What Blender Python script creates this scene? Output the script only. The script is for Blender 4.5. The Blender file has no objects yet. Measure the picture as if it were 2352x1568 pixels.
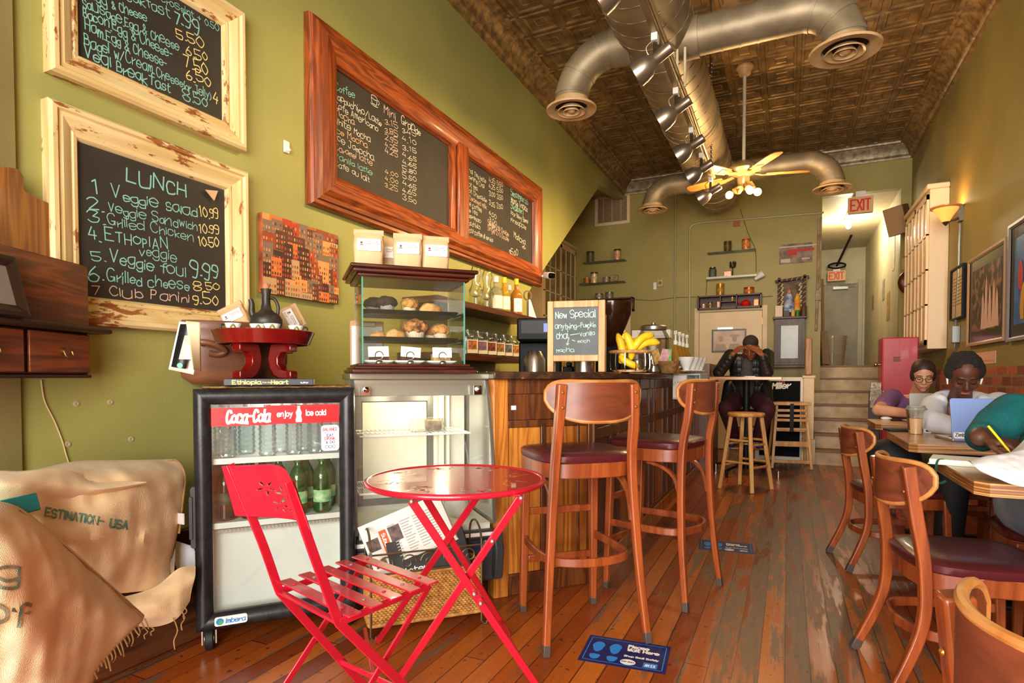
import bpy, math, random
from mathutils import Vector, Matrix
from mathutils.bvhtree import BVHTree
random.seed(7)
S = bpy.context.scene
COL = S.collection
PI = math.pi
R = math.radians
# ------------------------------------------------------------------ camera
FPX, EYE, VPX, HORIZON, PITCH = 1350.0, 1.04, 1810.0, 866.0, R(1.5)
YAW = math.atan((VPX-1176)/FPX)
CY = HORIZON + FPX*math.tan(PITCH)
cam_data = bpy.data.cameras.new('camera')
cam_data.sensor_width = 36.0
cam_data.lens = 36.0*FPX/2352
cam_data.shift_y = (CY-784)/2352
cam_data.clip_start = 0.02
cam = bpy.data.objects.new('camera', cam_data)
COL.objects.link(cam)
cam.location = (0, 0, EYE)
cam.rotation_euler = (PI/2-PITCH, 0, YAW)
S.camera = cam
# ------------------------------------------------------------------ view, world, window light, added side fill
S.view_settings.view_transform = 'Standard'
S.view_settings.look = 'None'
S.view_settings.gamma = 1.0
S.view_settings.exposure = 0.12
S.view_settings.use_curve_mapping = False
S.cycles.max_bounces = 8
S.cycles.diffuse_bounces = 4
S.cycles.glossy_bounces = 4
S.cycles.transmission_bounces = 8
S.cycles.transparent_max_bounces = 24
S.cycles.caustics_reflective = False
S.cycles.caustics_refractive = False
S.cycles.sample_clamp_indirect = 6.0
S.cycles.use_denoising = True
W = bpy.data.worlds.new('daylight')
S.world = W
W.use_nodes = True
W.node_tree.nodes['Background'].inputs[0].default_value = (0.95, 0.97, 1.0, 1)
W.node_tree.nodes['Background'].inputs[1].default_value = 1.6
def area(name, loc, rot, sx, sy, power, color):
    l = bpy.data.lights.new(name, 'AREA'); l.shape = 'RECTANGLE'; l.size = sx; l.size_y = sy
    l.energy = power; l.color = color
    o = bpy.data.objects.new(name, l); COL.objects.link(o); o.location = loc; o.rotation_euler = rot
    return o
area('shop_window_daylight', (-0.4, -3.1, 1.7), (R(90), 0, R(2)), 3.6, 3.0, 515, (1.0, 0.95, 0.87))
area('side_fill_light', (1.35, -2.3, 1.8), (R(90), 0, R(42)), 1.5, 2.6, 155, (1.0, 0.95, 0.88))  # added fill from the right, shining in through the open front
def point(name, loc, power, color, r=0.04):
    l = bpy.data.lights.new(name, 'POINT'); l.energy = power; l.color = color; l.shadow_soft_size = r
    o = bpy.data.objects.new(name, l); COL.objects.link(o); o.location = loc
    return o
def spot(name, loc, target, power, color, angle=70, blend=0.8, r=0.04):
    l = bpy.data.lights.new(name, 'SPOT'); l.energy = power; l.color = color; l.spot_size = R(angle)
    l.spot_blend = blend; l.shadow_soft_size = r
    o = bpy.data.objects.new(name, l); COL.objects.link(o); o.location = loc
    o.rotation_euler = (Vector(target)-Vector(loc)).to_track_quat('-Z', 'Y').to_euler()
    return o
# ------------------------------------------------------------------ measuring: rays through photo positions onto real planes
_sy, _cyw, _sp, _cp = math.sin(YAW), math.cos(YAW), math.sin(PITCH), math.cos(PITCH)
_f = Vector((-_sy*_cp, _cyw*_cp, -_sp)); _r = Vector((_cyw, _sy, 0)); _u = Vector((-_sy*_sp, _cyw*_sp, _cp))
_o = Vector((0, 0, EYE))
def ray(px, py): return _f + _r*((px-1176)/FPX) - _u*((py-CY)/FPX)
def onX(px, py, X): d = ray(px, py); return _o + d*(X/d.x)
def onY(px, py, Y): d = ray(px, py); return _o + d*(Y/d.y)
def onZ(px, py, Z=0.0): d = ray(px, py); return _o + d*((Z-EYE)/d.z)
def at(px, py, D): return _o + ray(px, py)*D
def lp(px, py, fr, y=0.0):
    """local (x, z) where the ray meets the upright plane at depth y of frame fr = ((x, y), degrees)"""
    (ox, oy), deg = fr; a = R(deg); n = Vector((math.sin(a), -math.cos(a), 0))
    q = Vector((ox, oy, 0)) - n*y
    d = ray(px, py); s = n.dot(q-_o)/n.dot(d); p = _o + d*s - Vector((ox, oy, 0))
    return p.x*math.cos(a)+p.y*math.sin(a), p.z
def loc3(p, fr):
    """world point into the local axes of frame fr"""
    (ox, oy), deg = fr; a = R(deg); x, y = p[0]-ox, p[1]-oy
    return Vector((x*math.cos(a)+y*math.sin(a), -x*math.sin(a)+y*math.cos(a), p[2]))
# ------------------------------------------------------------------ objects
def tag(o, label, cat, group=None, kind=None):
    if label: o['label'] = label
    if cat: o['category'] = cat
    if group: o['group'] = group
    if kind: o['kind'] = kind
    return o
def thing(name, label, cat, loc=(0, 0, 0), rotz=0.0, group=None):
    o = bpy.data.objects.new(name, None); COL.objects.link(o); o.empty_display_size = 0.05
    o.location = loc; o.rotation_euler = (0, 0, R(rotz))
    return tag(o, label, cat, group)
def fthing(name, label, cat, fr, z=0.0, y=0.0, group=None):
    (ox, oy), deg = fr; a = R(deg)
    return thing(name, label, cat, (ox-math.sin(a)*y, oy+math.cos(a)*y, z), deg, group)
def dup(root, loc=None, rotz=None, label=None, group=None, mats=None):
    r = root.copy(); COL.objects.link(r)
    if loc is not None: r.location = loc
    if rotz is not None: r.rotation_euler = (0, 0, R(rotz))
    if label: r['label'] = label
    if group: r['group'] = group
    for ch in list(root.children):
        c = ch.copy(); COL.objects.link(c); c.parent = r
        for g in list(ch.children):
            d = g.copy(); COL.objects.link(d); d.parent = c
    return r
class B:
    """collects shapes, then links them as one mesh object"""
    def __init__(s): s.v = []; s.f = []; s.m = Matrix()
    def at(s, loc=(0, 0, 0), rot=(0, 0, 0), sc=(1, 1, 1)):
        s.m = Matrix.LocRotScale(Vector(loc), __import__('mathutils').Euler(rot), Vector(sc)); return s
    def add(s, vs, fs):
        n = len(s.v); s.v += [tuple(s.m @ Vector(v)) for v in vs]; s.f += [tuple(i+n for i in f) for f in fs]; return s
    def box(s, x0, x1, y0, y1, z0, z1):
        return s.add([(x0,y0,z0),(x1,y0,z0),(x1,y1,z0),(x0,y1,z0),(x0,y0,z1),(x1,y0,z1),(x1,y1,z1),(x0,y1,z1)],
            [(0,3,2,1),(4,5,6,7),(0,1,5,4),(1,2,6,5),(2,3,7,6),(3,0,4,7)])
    def cyl(s, p, q, r0, r1=None, n=16, caps=True):
        r1 = r0 if r1 is None else r1
        p = Vector(p); q = Vector(q); d = (q-p).normalized()
        a = d.orthogonal().normalized(); b = d.cross(a); vs = []; fs = []
        for c, r in ((p, r0), (q, r1)):
            vs += [c + a*math.cos(2*PI*i/n)*r + b*math.sin(2*PI*i/n)*r for i in range(n)]
        fs = [(i, (i+1) % n, n+(i+1) % n, n+i) for i in range(n)]
        if caps: fs += [tuple(reversed(range(n))), tuple(range(n, 2*n))]
        return s.add(vs, fs)
    def lathe(s, prof, n=24, c=(0, 0, 0), caps=True):
        vs = []; fs = []; k = len(prof)
        for r, z in prof:
            r = max(r, 1e-5); vs += [(c[0]+math.cos(2*PI*i/n)*r, c[1]+math.sin(2*PI*i/n)*r, c[2]+z) for i in range(n)]
        for j in range(k-1): fs += [(j*n+i, j*n+(i+1) % n, (j+1)*n+(i+1) % n, (j+1)*n+i) for i in range(n)]
        if caps:
            if prof[0][0] > 1e-4: fs.append(tuple(reversed(range(n))))
            if prof[-1][0] > 1e-4: fs.append(tuple(range((k-1)*n, k*n)))
        return s.add(vs, fs)
    def sweep(s, pts, prof, up=(0, 0, 1), closed=False, scale=None):
        """prof = list of (side, up) offsets carried along pts"""
        pts = [Vector(p) for p in pts]; n = len(prof); k = len(pts); vs = []; fs = []; up = Vector(up); pu = None
        for i, p in enumerate(pts):
            a = pts[(i-1) % k] if (closed or i > 0) else p
            b = pts[(i+1) % k] if (closed or i < k-1) else p
            t = (b-a).normalized()
            u = up if pu is None else pu
            u = u - t*u.dot(t)
            if u.length < 1e-4: u = t.orthogonal()
            u.normalize(); sd = t.cross(u)
            if up.length > 1.5 or abs(t.dot(up.normalized())) > 0.95: pu = u
            elif pu is not None: pu = u
            f = scale[i] if scale else 1.0
            vs += [p + sd*(x*f) + u*(y*f) for x, y in prof]
        for j in range(k if closed else k-1):
            j2 = (j+1) % k
            fs += [(j*n+i, j*n+(i+1) % n, j2*n+(i+1) % n, j2*n+i) for i in range(n)]
        if not closed: fs += [tuple(reversed(range(n))), tuple(range((k-1)*n, k*n))]
        return s.add(vs, fs)
    def tube(s, pts, r, n=8, closed=False, scale=None):
        return s.sweep(pts, [(math.cos(2*PI*i/n)*r, math.sin(2*PI*i/n)*r) for i in range(n)], (0.02, 0.03, 2.0), closed, scale)
    def bar(s, pts, w, h, up=(0, 0, 1), closed=False, scale=None):
        return s.sweep(pts, [(-w/2, -h/2), (w/2, -h/2), (w/2, h/2), (-w/2, h/2)], up, closed, scale)
    def prism(s, poly, y0, y1):
        """poly in local (x, z), extruded along y"""
        n = len(poly); vs = [(x, y0, z) for x, z in poly]+[(x, y1, z) for x, z in poly]
        return s.add(vs, [tuple(range(n)), tuple(reversed(range(n, 2*n)))]+[(i, n+i, n+(i+1) % n, (i+1) % n) for i in range(n)])
    def slab(s, poly, z0, z1):
        n = len(poly); vs = [(x, y, z0) for x, y in poly]+[(x, y, z1) for x, y in poly]
        return s.add(vs, [tuple(reversed(range(n))), tuple(range(n, 2*n))]+[(i, (i+1) % n, n+(i+1) % n, n+i) for i in range(n)])
    def ell(s, c, r, n=16, m=10):
        if not hasattr(r, '__len__'): r = (r, r, r)
        vs = [(c[0], c[1], c[2]-r[2])]; fs = []
        for j in range(1, m):
            t = -PI/2+PI*j/m
            vs += [(c[0]+r[0]*math.cos(t)*math.cos(2*PI*i/n), c[1]+r[1]*math.cos(t)*math.sin(2*PI*i/n), c[2]+r[2]*math.sin(t)) for i in range(n)]
        vs.append((c[0], c[1], c[2]+r[2])); L = len(vs)-1
        fs += [(0, 1+(i+1) % n, 1+i) for i in range(n)]
        for j in range(m-2): fs += [(1+j*n+i, 1+j*n+(i+1) % n, 1+(j+1)*n+(i+1) % n, 1+(j+1)*n+i) for i in range(n)]
        fs += [(L, 1+(m-2)*n+i, 1+(m-2)*n+(i+1) % n) for i in range(n)]
        return s.add(vs, fs)
    def grid(s, fn, nu, nv, cu=False, cv=False):
        vs = [fn(i/(nu if cu else nu-1), j/(nv if cv else nv-1)) for j in range(nv) for i in range(nu)]
        fs = [(j*nu+i, j*nu+(i+1) % nu, ((j+1) % nv)*nu+(i+1) % nu, ((j+1) % nv)*nu+i)
              for j in range(nv if cv else nv-1) for i in range(nu if cu else nu-1)]
        return s.add(vs, fs)
    def cap(s, p, q, r0, r1, n=12):
        """tapered capsule"""
        s.cyl(p, q, r0, r1, n); s.ell(p, r0, n, 8); return s.ell(q, r1, n, 8)
    def ring(s, c, ro, ri, h, n=32, ax=2):
        prof = [(ri, -h/2), (ro, -h/2), (ro, h/2), (ri, h/2), (ri, -h/2)]
        return s.lathe(prof, n, c, caps=False)
def obj(name, b, mat, parent=None, label=None, bev=0.0, seg=2, smooth=True, sub=0, angle=38, solid=0.0, remesh=0.0, sm=0):
    me = bpy.data.meshes.new(name); me.from_pydata(b.v, [], b.f); me.update()
    import bmesh
    bm = bmesh.new(); bm.from_mesh(me); bmesh.ops.recalc_face_normals(bm, faces=bm.faces); bm.to_mesh(me); bm.free()
    o = bpy.data.objects.new(name, me); COL.objects.link(o)
    for m in (mat if isinstance(mat, (list, tuple)) else [mat]): me.materials.append(m)
    if smooth:
        me.polygons.foreach_set('use_smooth', [True]*len(me.polygons)); me.set_sharp_from_angle(angle=R(angle))
    if parent is not None: o.parent = parent
    if label: o['label'] = label
    if solid:
        m = o.modifiers.new('solid', 'SOLIDIFY'); m.thickness = solid; m.offset = 0
    if remesh:
        m = o.modifiers.new('remesh', 'REMESH'); m.mode = 'VOXEL'; m.voxel_size = remesh; m.use_smooth_shade = True
    if sm:
        m = o.modifiers.new('soft', 'SMOOTH'); m.factor = 0.5; m.iterations = sm
    if sub:
        m = o.modifiers.new('sub', 'SUBSURF'); m.levels = sub; m.render_levels = sub
    if bev:
        m = o.modifiers.new('bevel', 'BEVEL'); m.width = bev; m.segments = seg; m.limit_method = 'ANGLE'; m.angle_limit = R(40)
    return o
def struct(name, b, mat, parent=None, **k):
    o = obj(name, b, mat, parent, **k)
    if parent is None: o['kind'] = 'structure'
    return o
def one(name, b, mat, label, cat, loc=(0, 0, 0), rotz=0, group=None, kind=None, **k):
    o = obj(name, b, mat, **k); o.location = loc; o.rotation_euler = (0, 0, R(rotz)); return tag(o, label, cat, group, kind)
def arc(cx, cy, r, a0, a1, n, ry=None):
    ry = r if ry is None else ry
    return [(cx+r*math.cos(R(a0+(a1-a0)*i/n)), cy+ry*math.sin(R(a0+(a1-a0)*i/n))) for i in range(n+1)]
def rrect(x0, x1, z0, z1, r, n=4):
    return (arc(x1-r, z0+r, r, -90, 0, n)+arc(x1-r, z1-r, r, 0, 90, n)+arc(x0+r, z1-r, r, 90, 180, n)+arc(x0+r, z0+r, r, 180, 270, n))
def smoothp(pts, k=6, closed=False):
    pts = [Vector(p) for p in pts]; n = len(pts); out = []
    for i in range(n if closed else n-1):
        p0 = pts[(i-1) % n] if closed or i else pts[0]; p1 = pts[i]; p2 = pts[(i+1) % n]
        p3 = pts[(i+2) % n] if closed or i+2 < n else pts[-1]
        for j in range(k):
            t = j/k
            out.append(0.5*((2*p1)+(p2-p0)*t+(2*p0-5*p1+4*p2-p3)*t*t+(3*p1-p0-3*p2+p3)*t**3))
    if not closed: out.append(pts[-1])
    return out
# ------------------------------------------------------------------ materials
def lin(c):
    c = [x/255 for x in c]
    return tuple((x/12.92 if x <= .04045 else ((x+.055)/1.055)**2.4) for x in c)+(1,)
MATS = {}
def mat(name, rgb, rough=.5, metal=0., c2=None, ns=8., nd=4, stretch=(1, 1, 1), lo=.35, hi=.65, bump=0., bs=None, spec=.5, coat=0., emit=0., trans=0., alpha=1., ior=1.45, weave=0., sheen=0.):
    if name in MATS: return MATS[name]
    m = bpy.data.materials.new(name); m.use_nodes = True; MATS[name] = m
    nt = m.node_tree; N = nt.nodes; L = nt.links; p = N['Principled BSDF']
    p.inputs['Base Color'].default_value = lin(rgb); p.inputs['Roughness'].default_value = rough
    p.inputs['Metallic'].default_value = metal; p.inputs['Specular IOR Level'].default_value = spec
    p.inputs['Coat Weight'].default_value = coat; p.inputs['Transmission Weight'].default_value = trans
    p.inputs['Alpha'].default_value = alpha; p.inputs['IOR'].default_value = ior
    p.inputs['Sheen Weight'].default_value = sheen
    if emit: p.inputs['Emission Color'].default_value = lin(rgb); p.inputs['Emission Strength'].default_value = emit
    tc = mp = None
    if c2 or bump or weave:
        tc = N.new('ShaderNodeTexCoord'); mp = N.new('ShaderNodeMapping'); L.new(tc.outputs['Object'], mp.inputs[0])
        mp.inputs['Scale'].default_value = stretch
    if c2:
        n = N.new('ShaderNodeTexNoise'); n.inputs['Scale'].default_value = ns; n.inputs['Detail'].default_value = nd
        L.new(mp.outputs[0], n.inputs['Vector'])
        r = N.new('ShaderNodeMapRange'); r.inputs[1].default_value = lo; r.inputs[2].default_value = hi
        L.new(n.outputs[0], r.inputs[0])
        x = N.new('ShaderNodeMix'); x.data_type = 'RGBA'; x.inputs[6].default_value = lin(rgb); x.inputs[7].default_value = lin(c2)
        L.new(r.outputs[0], x.inputs[0]); L.new(x.outputs[2], p.inputs['Base Color'])
    if bump:
        n2 = N.new('ShaderNodeTexNoise'); n2.inputs['Scale'].default_value = bs or ns*4; n2.inputs['Detail'].default_value = 5
        L.new(mp.outputs[0], n2.inputs['Vector'])
        bp = N.new('ShaderNodeBump'); bp.inputs['Strength'].default_value = bump; bp.inputs['Distance'].default_value = .01
        L.new(n2.outputs[0], bp.inputs['Height']); L.new(bp.outputs[0], p.inputs['Normal'])
    if weave:
        hs = []
        for d in ('X', 'Y', 'Z'):
            w = N.new('ShaderNodeTexWave'); w.bands_direction = d; w.inputs['Scale'].default_value = weave; w.inputs['Distortion'].default_value = 1.5
            w.inputs['Detail Scale'].default_value = 3; L.new(tc.outputs['Object'], w.inputs['Vector']); hs.append(w)
        a = N.new('ShaderNodeMath'); a.operation = 'ADD'; L.new(hs[0].outputs[1], a.inputs[0]); L.new(hs[1].outputs[1], a.inputs[1])
        a2 = N.new('ShaderNodeMath'); a2.operation = 'ADD'; L.new(a.outputs[0], a2.inputs[0]); L.new(hs[2].outputs[1], a2.inputs[1])
        bp = N.new('ShaderNodeBump'); bp.inputs['Strength'].default_value = .35; bp.inputs['Distance'].default_value = .003
        L.new(a2.outputs[0], bp.inputs['Height']); L.new(bp.outputs[0], p.inputs['Normal'])
    return m
def wood(name, c1, c2, axis='Z', scale=6., rough=.4, coat=0., ring=14., c3=None, wear=None):
    """grain running along axis: stretched noise feeding a wave"""
    if name in MATS: return MATS[name]
    m = bpy.data.materials.new(name); m.use_nodes = True; MATS[name] = m
    nt = m.node_tree; N = nt.nodes; L = nt.links; p = N['Principled BSDF']
    p.inputs['Roughness'].default_value = rough; p.inputs['Coat Weight'].default_value = coat; p.inputs['Coat Roughness'].default_value = .12
    tc = N.new('ShaderNodeTexCoord'); mp = N.new('ShaderNodeMapping'); L.new(tc.outputs['Object'], mp.inputs[0])
    k = [1, 1, 1]; k['XYZ'.index(axis)] = .09
    mp.inputs['Scale'].default_value = k
    n = N.new('ShaderNodeTexNoise'); n.inputs['Scale'].default_value = scale; n.inputs['Detail'].default_value = 3; n.inputs['Distortion'].default_value = .6
    L.new(mp.outputs[0], n.inputs['Vector'])
    a = N.new('ShaderNodeMath'); a.operation = 'MULTIPLY'; a.inputs[1].default_value = ring; L.new(n.outputs[0], a.inputs[0])
    b = N.new('ShaderNodeMath'); b.operation = 'PINGPONG'; b.inputs[1].default_value = 1; L.new(a.outputs[0], b.inputs[0])
    n2 = N.new('ShaderNodeTexNoise'); n2.inputs['Scale'].default_value = scale*14; n2.inputs['Detail'].default_value = 4; L.new(mp.outputs[0], n2.inputs['Vector'])
    ad = N.new('ShaderNodeMath'); ad.operation = 'MULTIPLY_ADD'; ad.inputs[1].default_value = .6; L.new(b.outputs[0], ad.inputs[0]); 
    ms = N.new('ShaderNodeMath'); ms.operation = 'MULTIPLY'; ms.inputs[1].default_value = .6; L.new(n2.outputs[0], ms.inputs[0]); L.new(ms.outputs[0], ad.inputs[2])
    cr = N.new('ShaderNodeValToRGB'); cr.color_ramp.elements[0].position = .2; cr.color_ramp.elements[0].color = lin(c1)
    cr.color_ramp.elements[1].position = .85; cr.color_ramp.elements[1].color = lin(c2)
    L.new(ad.outputs[0], cr.inputs[0]); out = cr.outputs[0]
    if wear:
        n3 = N.new('ShaderNodeTexNoise'); n3.inputs['Scale'].default_value = wear[1]; n3.inputs['Detail'].default_value = 6; n3.inputs['Roughness'].default_value = .7
        mp3 = N.new('ShaderNodeMapping'); L.new(tc.outputs['Object'], mp3.inputs[0]); k3 = [1, 1, 1]; k3['XYZ'.index(axis)] = .3; mp3.inputs['Scale'].default_value = k3
        L.new(mp3.outputs[0], n3.inputs['Vector'])
        mr = N.new('ShaderNodeMapRange'); mr.inputs[1].default_value = wear[2]; mr.inputs[2].default_value = wear[2]+.03; L.new(n3.outputs[0], mr.inputs[0])
        x = N.new('ShaderNodeMix'); x.data_type = 'RGBA'; L.new(mr.outputs[0], x.inputs[0]); L.new(out, x.inputs[6]); x.inputs[7].default_value = lin(wear[0]); out = x.outputs[2]
    L.new(out, p.inputs['Base Color'])
    bp = N.new('ShaderNodeBump'); bp.inputs['Strength'].default_value = .12; bp.inputs['Distance'].default_value = .004
    L.new(ad.outputs[0], bp.inputs['Height']); L.new(bp.outputs[0], p.inputs['Normal'])
    return m
def glassy(name, tint=(1, 1, 1), refl=.06, op=.0, opc=(220, 230, 225)):
    """thin pane: clear with a little mirror and an optional milky film"""
    if name in MATS: return MATS[name]
    m = bpy.data.materials.new(name); m.use_nodes = True; MATS[name] = m
    nt = m.node_tree; N = nt.nodes; L = nt.links; N.clear()
    o = N.new('ShaderNodeOutputMaterial'); t = N.new('ShaderNodeBsdfTransparent'); t.inputs[0].default_value = (*tint, 1)
    g = N.new('ShaderNodeBsdfGlossy'); g.inputs['Roughness'].default_value = .02
    fr = N.new('ShaderNodeLayerWeight'); fr.inputs[0].default_value = .25
    mr = N.new('ShaderNodeMapRange'); mr.inputs[3].default_value = refl; mr.inputs[4].default_value = .8; L.new(fr.outputs['Fresnel'], mr.inputs[0])
    x = N.new('ShaderNodeMixShader'); L.new(mr.outputs[0], x.inputs[0]); L.new(t.outputs[0], x.inputs[1]); L.new(g.outputs[0], x.inputs[2]); last = x
    if op:
        d = N.new('ShaderNodeBsdfDiffuse'); d.inputs[0].default_value = lin(opc)
        y = N.new('ShaderNodeMixShader'); y.inputs[0].default_value = op; L.new(last.outputs[0], y.inputs[1]); L.new(d.outputs[0], y.inputs[2]); last = y
    L.new(last.outputs[0], o.inputs[0]); return m
# ------------------------------------------------------------------ pen strokes (handwriting and lettering)
GL = {'a':'~46 26 05 03 12 32 44|46 43 52','b':'08 02|~05 26 45 43 22 03','c':'~45 36 16 05 03 12 32 43','d':'48 42|~45 26 05 03 22 43',
'e':'~04 44 45 26 05 03 12 32 43','f':'~48 38 27 26 22|06 46','g':'~46 26 05 03 22 43|~46 41 30 10 01','h':'08 02|~04 26 36 45 42','i':'06 02|07 08',
'j':'~26 21 10 00|27 28','k':'08 02|46 04 42','l':'08 02','m':'06 02|~04 16 25 22|~24 36 45 42','n':'06 02|~04 26 36 45 42','o':'~26 05 03 22 43 45 26',
'p':'06 00|~05 26 45 43 22 03','q':'46 40|~45 26 05 03 22 43','r':'06 02|~04 25 36','s':'~45 36 16 05 14 34 43 32 12 03','t':'~18 13 22 32|06 36',
'u':'~06 03 12 32 43|46 42','v':'06 22 46','w':'06 12 25 32 46','x':'06 42|46 02','y':'06 23|46 10 00','z':'06 46 02 42',
'A':'02 28 42|14 34','B':'02 08|~08 28 37 36 25 05|~05 35 44 43 32 02','C':'~47 38 18 06 04 12 32 43','D':'02 08|~08 28 46 44 22 02','E':'48 08 02 42|05 35',
'F':'48 08 02|05 35','G':'~47 38 18 06 04 12 32 44|24 44 42','H':'08 02|48 42|05 45','I':'02 08','J':'~38 33 22 12 03|18 48','K':'08 02|48 05 42','L':'08 02 42',
'M':'02 08 25 48 42','N':'02 08 42 48','O':'~28 06 04 22 44 46 28','P':'02 08|~08 28 37 36 25 05','Q':'~28 06 04 22 44 46 28|33 51','R':'02 08|~08 28 37 36 25 05|25 42',
'S':'~47 38 18 07 06 15 35 44 43 32 12 03','T':'08 48|28 22','U':'~08 03 12 32 43 48','V':'08 22 48','W':'08 12 26 32 48','X':'08 42|48 02','Y':'08 25 48|25 22','Z':'08 48 02 42',
'0':'~28 06 04 22 44 46 28','1':'17 28 22','2':'~07 18 38 47 46 02|02 42','3':'~07 18 38 47 36 25|~25 44 43 32 12 03','4':'28 04 44|36 32','5':'48 08 05|~05 35 44 43 32 12 03',
'6':'~38 16 04 03 12 32 43 44 25 04','7':'08 48 12','8':'~25 06 07 18 38 47 46 25 04 03 12 32 43 44 25','9':'~45 25 06 07 18 38 47 45 32 12',
'.':'02 12','-':'05 35','/':'02 48','&':'~42 16 17 28 36 03 12 22 44','(':'~28 16 14 22',')':'~08 26 24 02','+':'05 45|27 23',"'":'08 07',',':'12 01','$':'~47 38 18 07 06 15 35 44 43 32 12 03|28 22'}
NARROW = {'i':1.6,'l':1.6,'I':1.6,'.':1.6,'j':3.4,'(':3,')':3,"'":1.4,',':2,'1':4,'t':4,'r':4.2,'f':4.6}
def strokes(text, jit=.0, slant=0.):
    out = []; x = 0.
    for ch in text:
        if ch == ' ': x += 3.4; continue
        dy = random.uniform(-jit, jit)*4; sc = 1+random.uniform(-jit, jit)
        for st in GL.get(ch, '').split('|'):
            sm = st.startswith('~'); q = [((int(t[0])*sc), (int(t[1])-2)*sc+dy) for t in st.strip('~').split()]
            q = [Vector((a+random.uniform(-jit, jit), b+random.uniform(-jit, jit), 0)) for a, b in q]
            if sm and len(q) > 2: q = smoothp(q, 4)
            out.append([(x+p.x+slant*p.y, p.y) for p in q])
        x += NARROW.get(ch, 5.4)*sc
    return out, max(x-1.2, .5)
def write(b, text, p, h, w=None, lw=None, ux=(1, 0, 0), uy=(0, 0, 1), jit=.18, slant=0., tilt=0., off=0.0):
    """adds text to builder b: lower left at p, cap height h, total width w"""
    st, tw = strokes(text, jit, slant); k = h/6.; kx = (w/tw) if w else k; lw = lw or h*.1
    ux = Vector(ux); uy = Vector(uy); n = ux.cross(uy).normalized(); p = Vector(p)+n*off
    if tilt: ux, uy = ux*math.cos(tilt)+uy*math.sin(tilt), uy*math.cos(tilt)-ux*math.sin(tilt)
    for s in st:
        q = [(a*kx, c*k) for a, c in s]
        for (x0, y0), (x1, y1) in zip(q, q[1:]):
            dx, dy = x1-x0, y1-y0; l = math.hypot(dx, dy)
            if l < 1e-6: continue
            e = lw*.35/l; x0_, y0_, x1_, y1_ = x0-dx*e, y0-dy*e, x1+dx*e, y1+dy*e
            nx, ny = -dy/l*lw/2, dx/l*lw/2; z = len(b.v) % 7*1e-6
            b.add([p+ux*(a)+uy*(c)+n*z for a, c in ((x0_+nx, y0_+ny), (x0_-nx, y0_-ny), (x1_-nx, y1_-ny), (x1_+nx, y1_+ny))], [(0, 1, 2, 3)])
    return b
def quad(b, p, w, h, ux=(1, 0, 0), uy=(0, 0, 1)):
    p = Vector(p); ux = Vector(ux); uy = Vector(uy)
    return b.add([p, p+ux*w, p+ux*w+uy*h, p+uy*h], [(0, 1, 2, 3)])
def poly(b, pts): return b.add(pts, [tuple(range(len(pts)))])
def drape(b, host, d, off=.0015):
    """drops the vertices of builder b onto mesh object host along direction d (same local axes)"""
    t = BVHTree.FromPolygons([v.co[:] for v in host.data.vertices], [tuple(p.vertices) for p in host.data.polygons]); d = Vector(d).normalized()
    for i, v in enumerate(b.v):
        h = t.ray_cast(Vector(v)-d*2, d)
        if h[0] is not None: b.v[i] = tuple(h[0]-d*off)
    return b
# ================================================================== ROOM
YB, XL, XR, ZC = 9.0, -2.32, 1.4, 4.03
paint = mat('olive_wall_paint', (160, 154, 86), .5, c2=(150, 146, 80), ns=2.2, bump=.06, bs=90, lo=.3, hi=.7)
paint_back = mat('olive_back_wall_paint', (160, 144, 78), .5, c2=(150, 136, 72), ns=2.5, bump=.08, bs=70)
paint_bay = mat('bay_wall_paint', (170, 158, 104), .55, c2=(160, 150, 98), ns=2, bump=.05, bs=90)
cream = mat('cream_paint', (226, 200, 156), .5, c2=(216, 189, 145), ns=5)
hall_paint = mat('hall_paint', (196, 186, 156), .6, c2=(182, 172, 142), ns=3)
tin = mat('bronze_tin', (150, 118, 72), .42, .35, c2=(104, 80, 48), ns=9, bump=.15, bs=45)
tin_pale = mat('worn_tin_moulding', (168, 152, 124), .45, .35, c2=(118, 100, 74), ns=14, bump=.3, bs=50)
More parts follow.
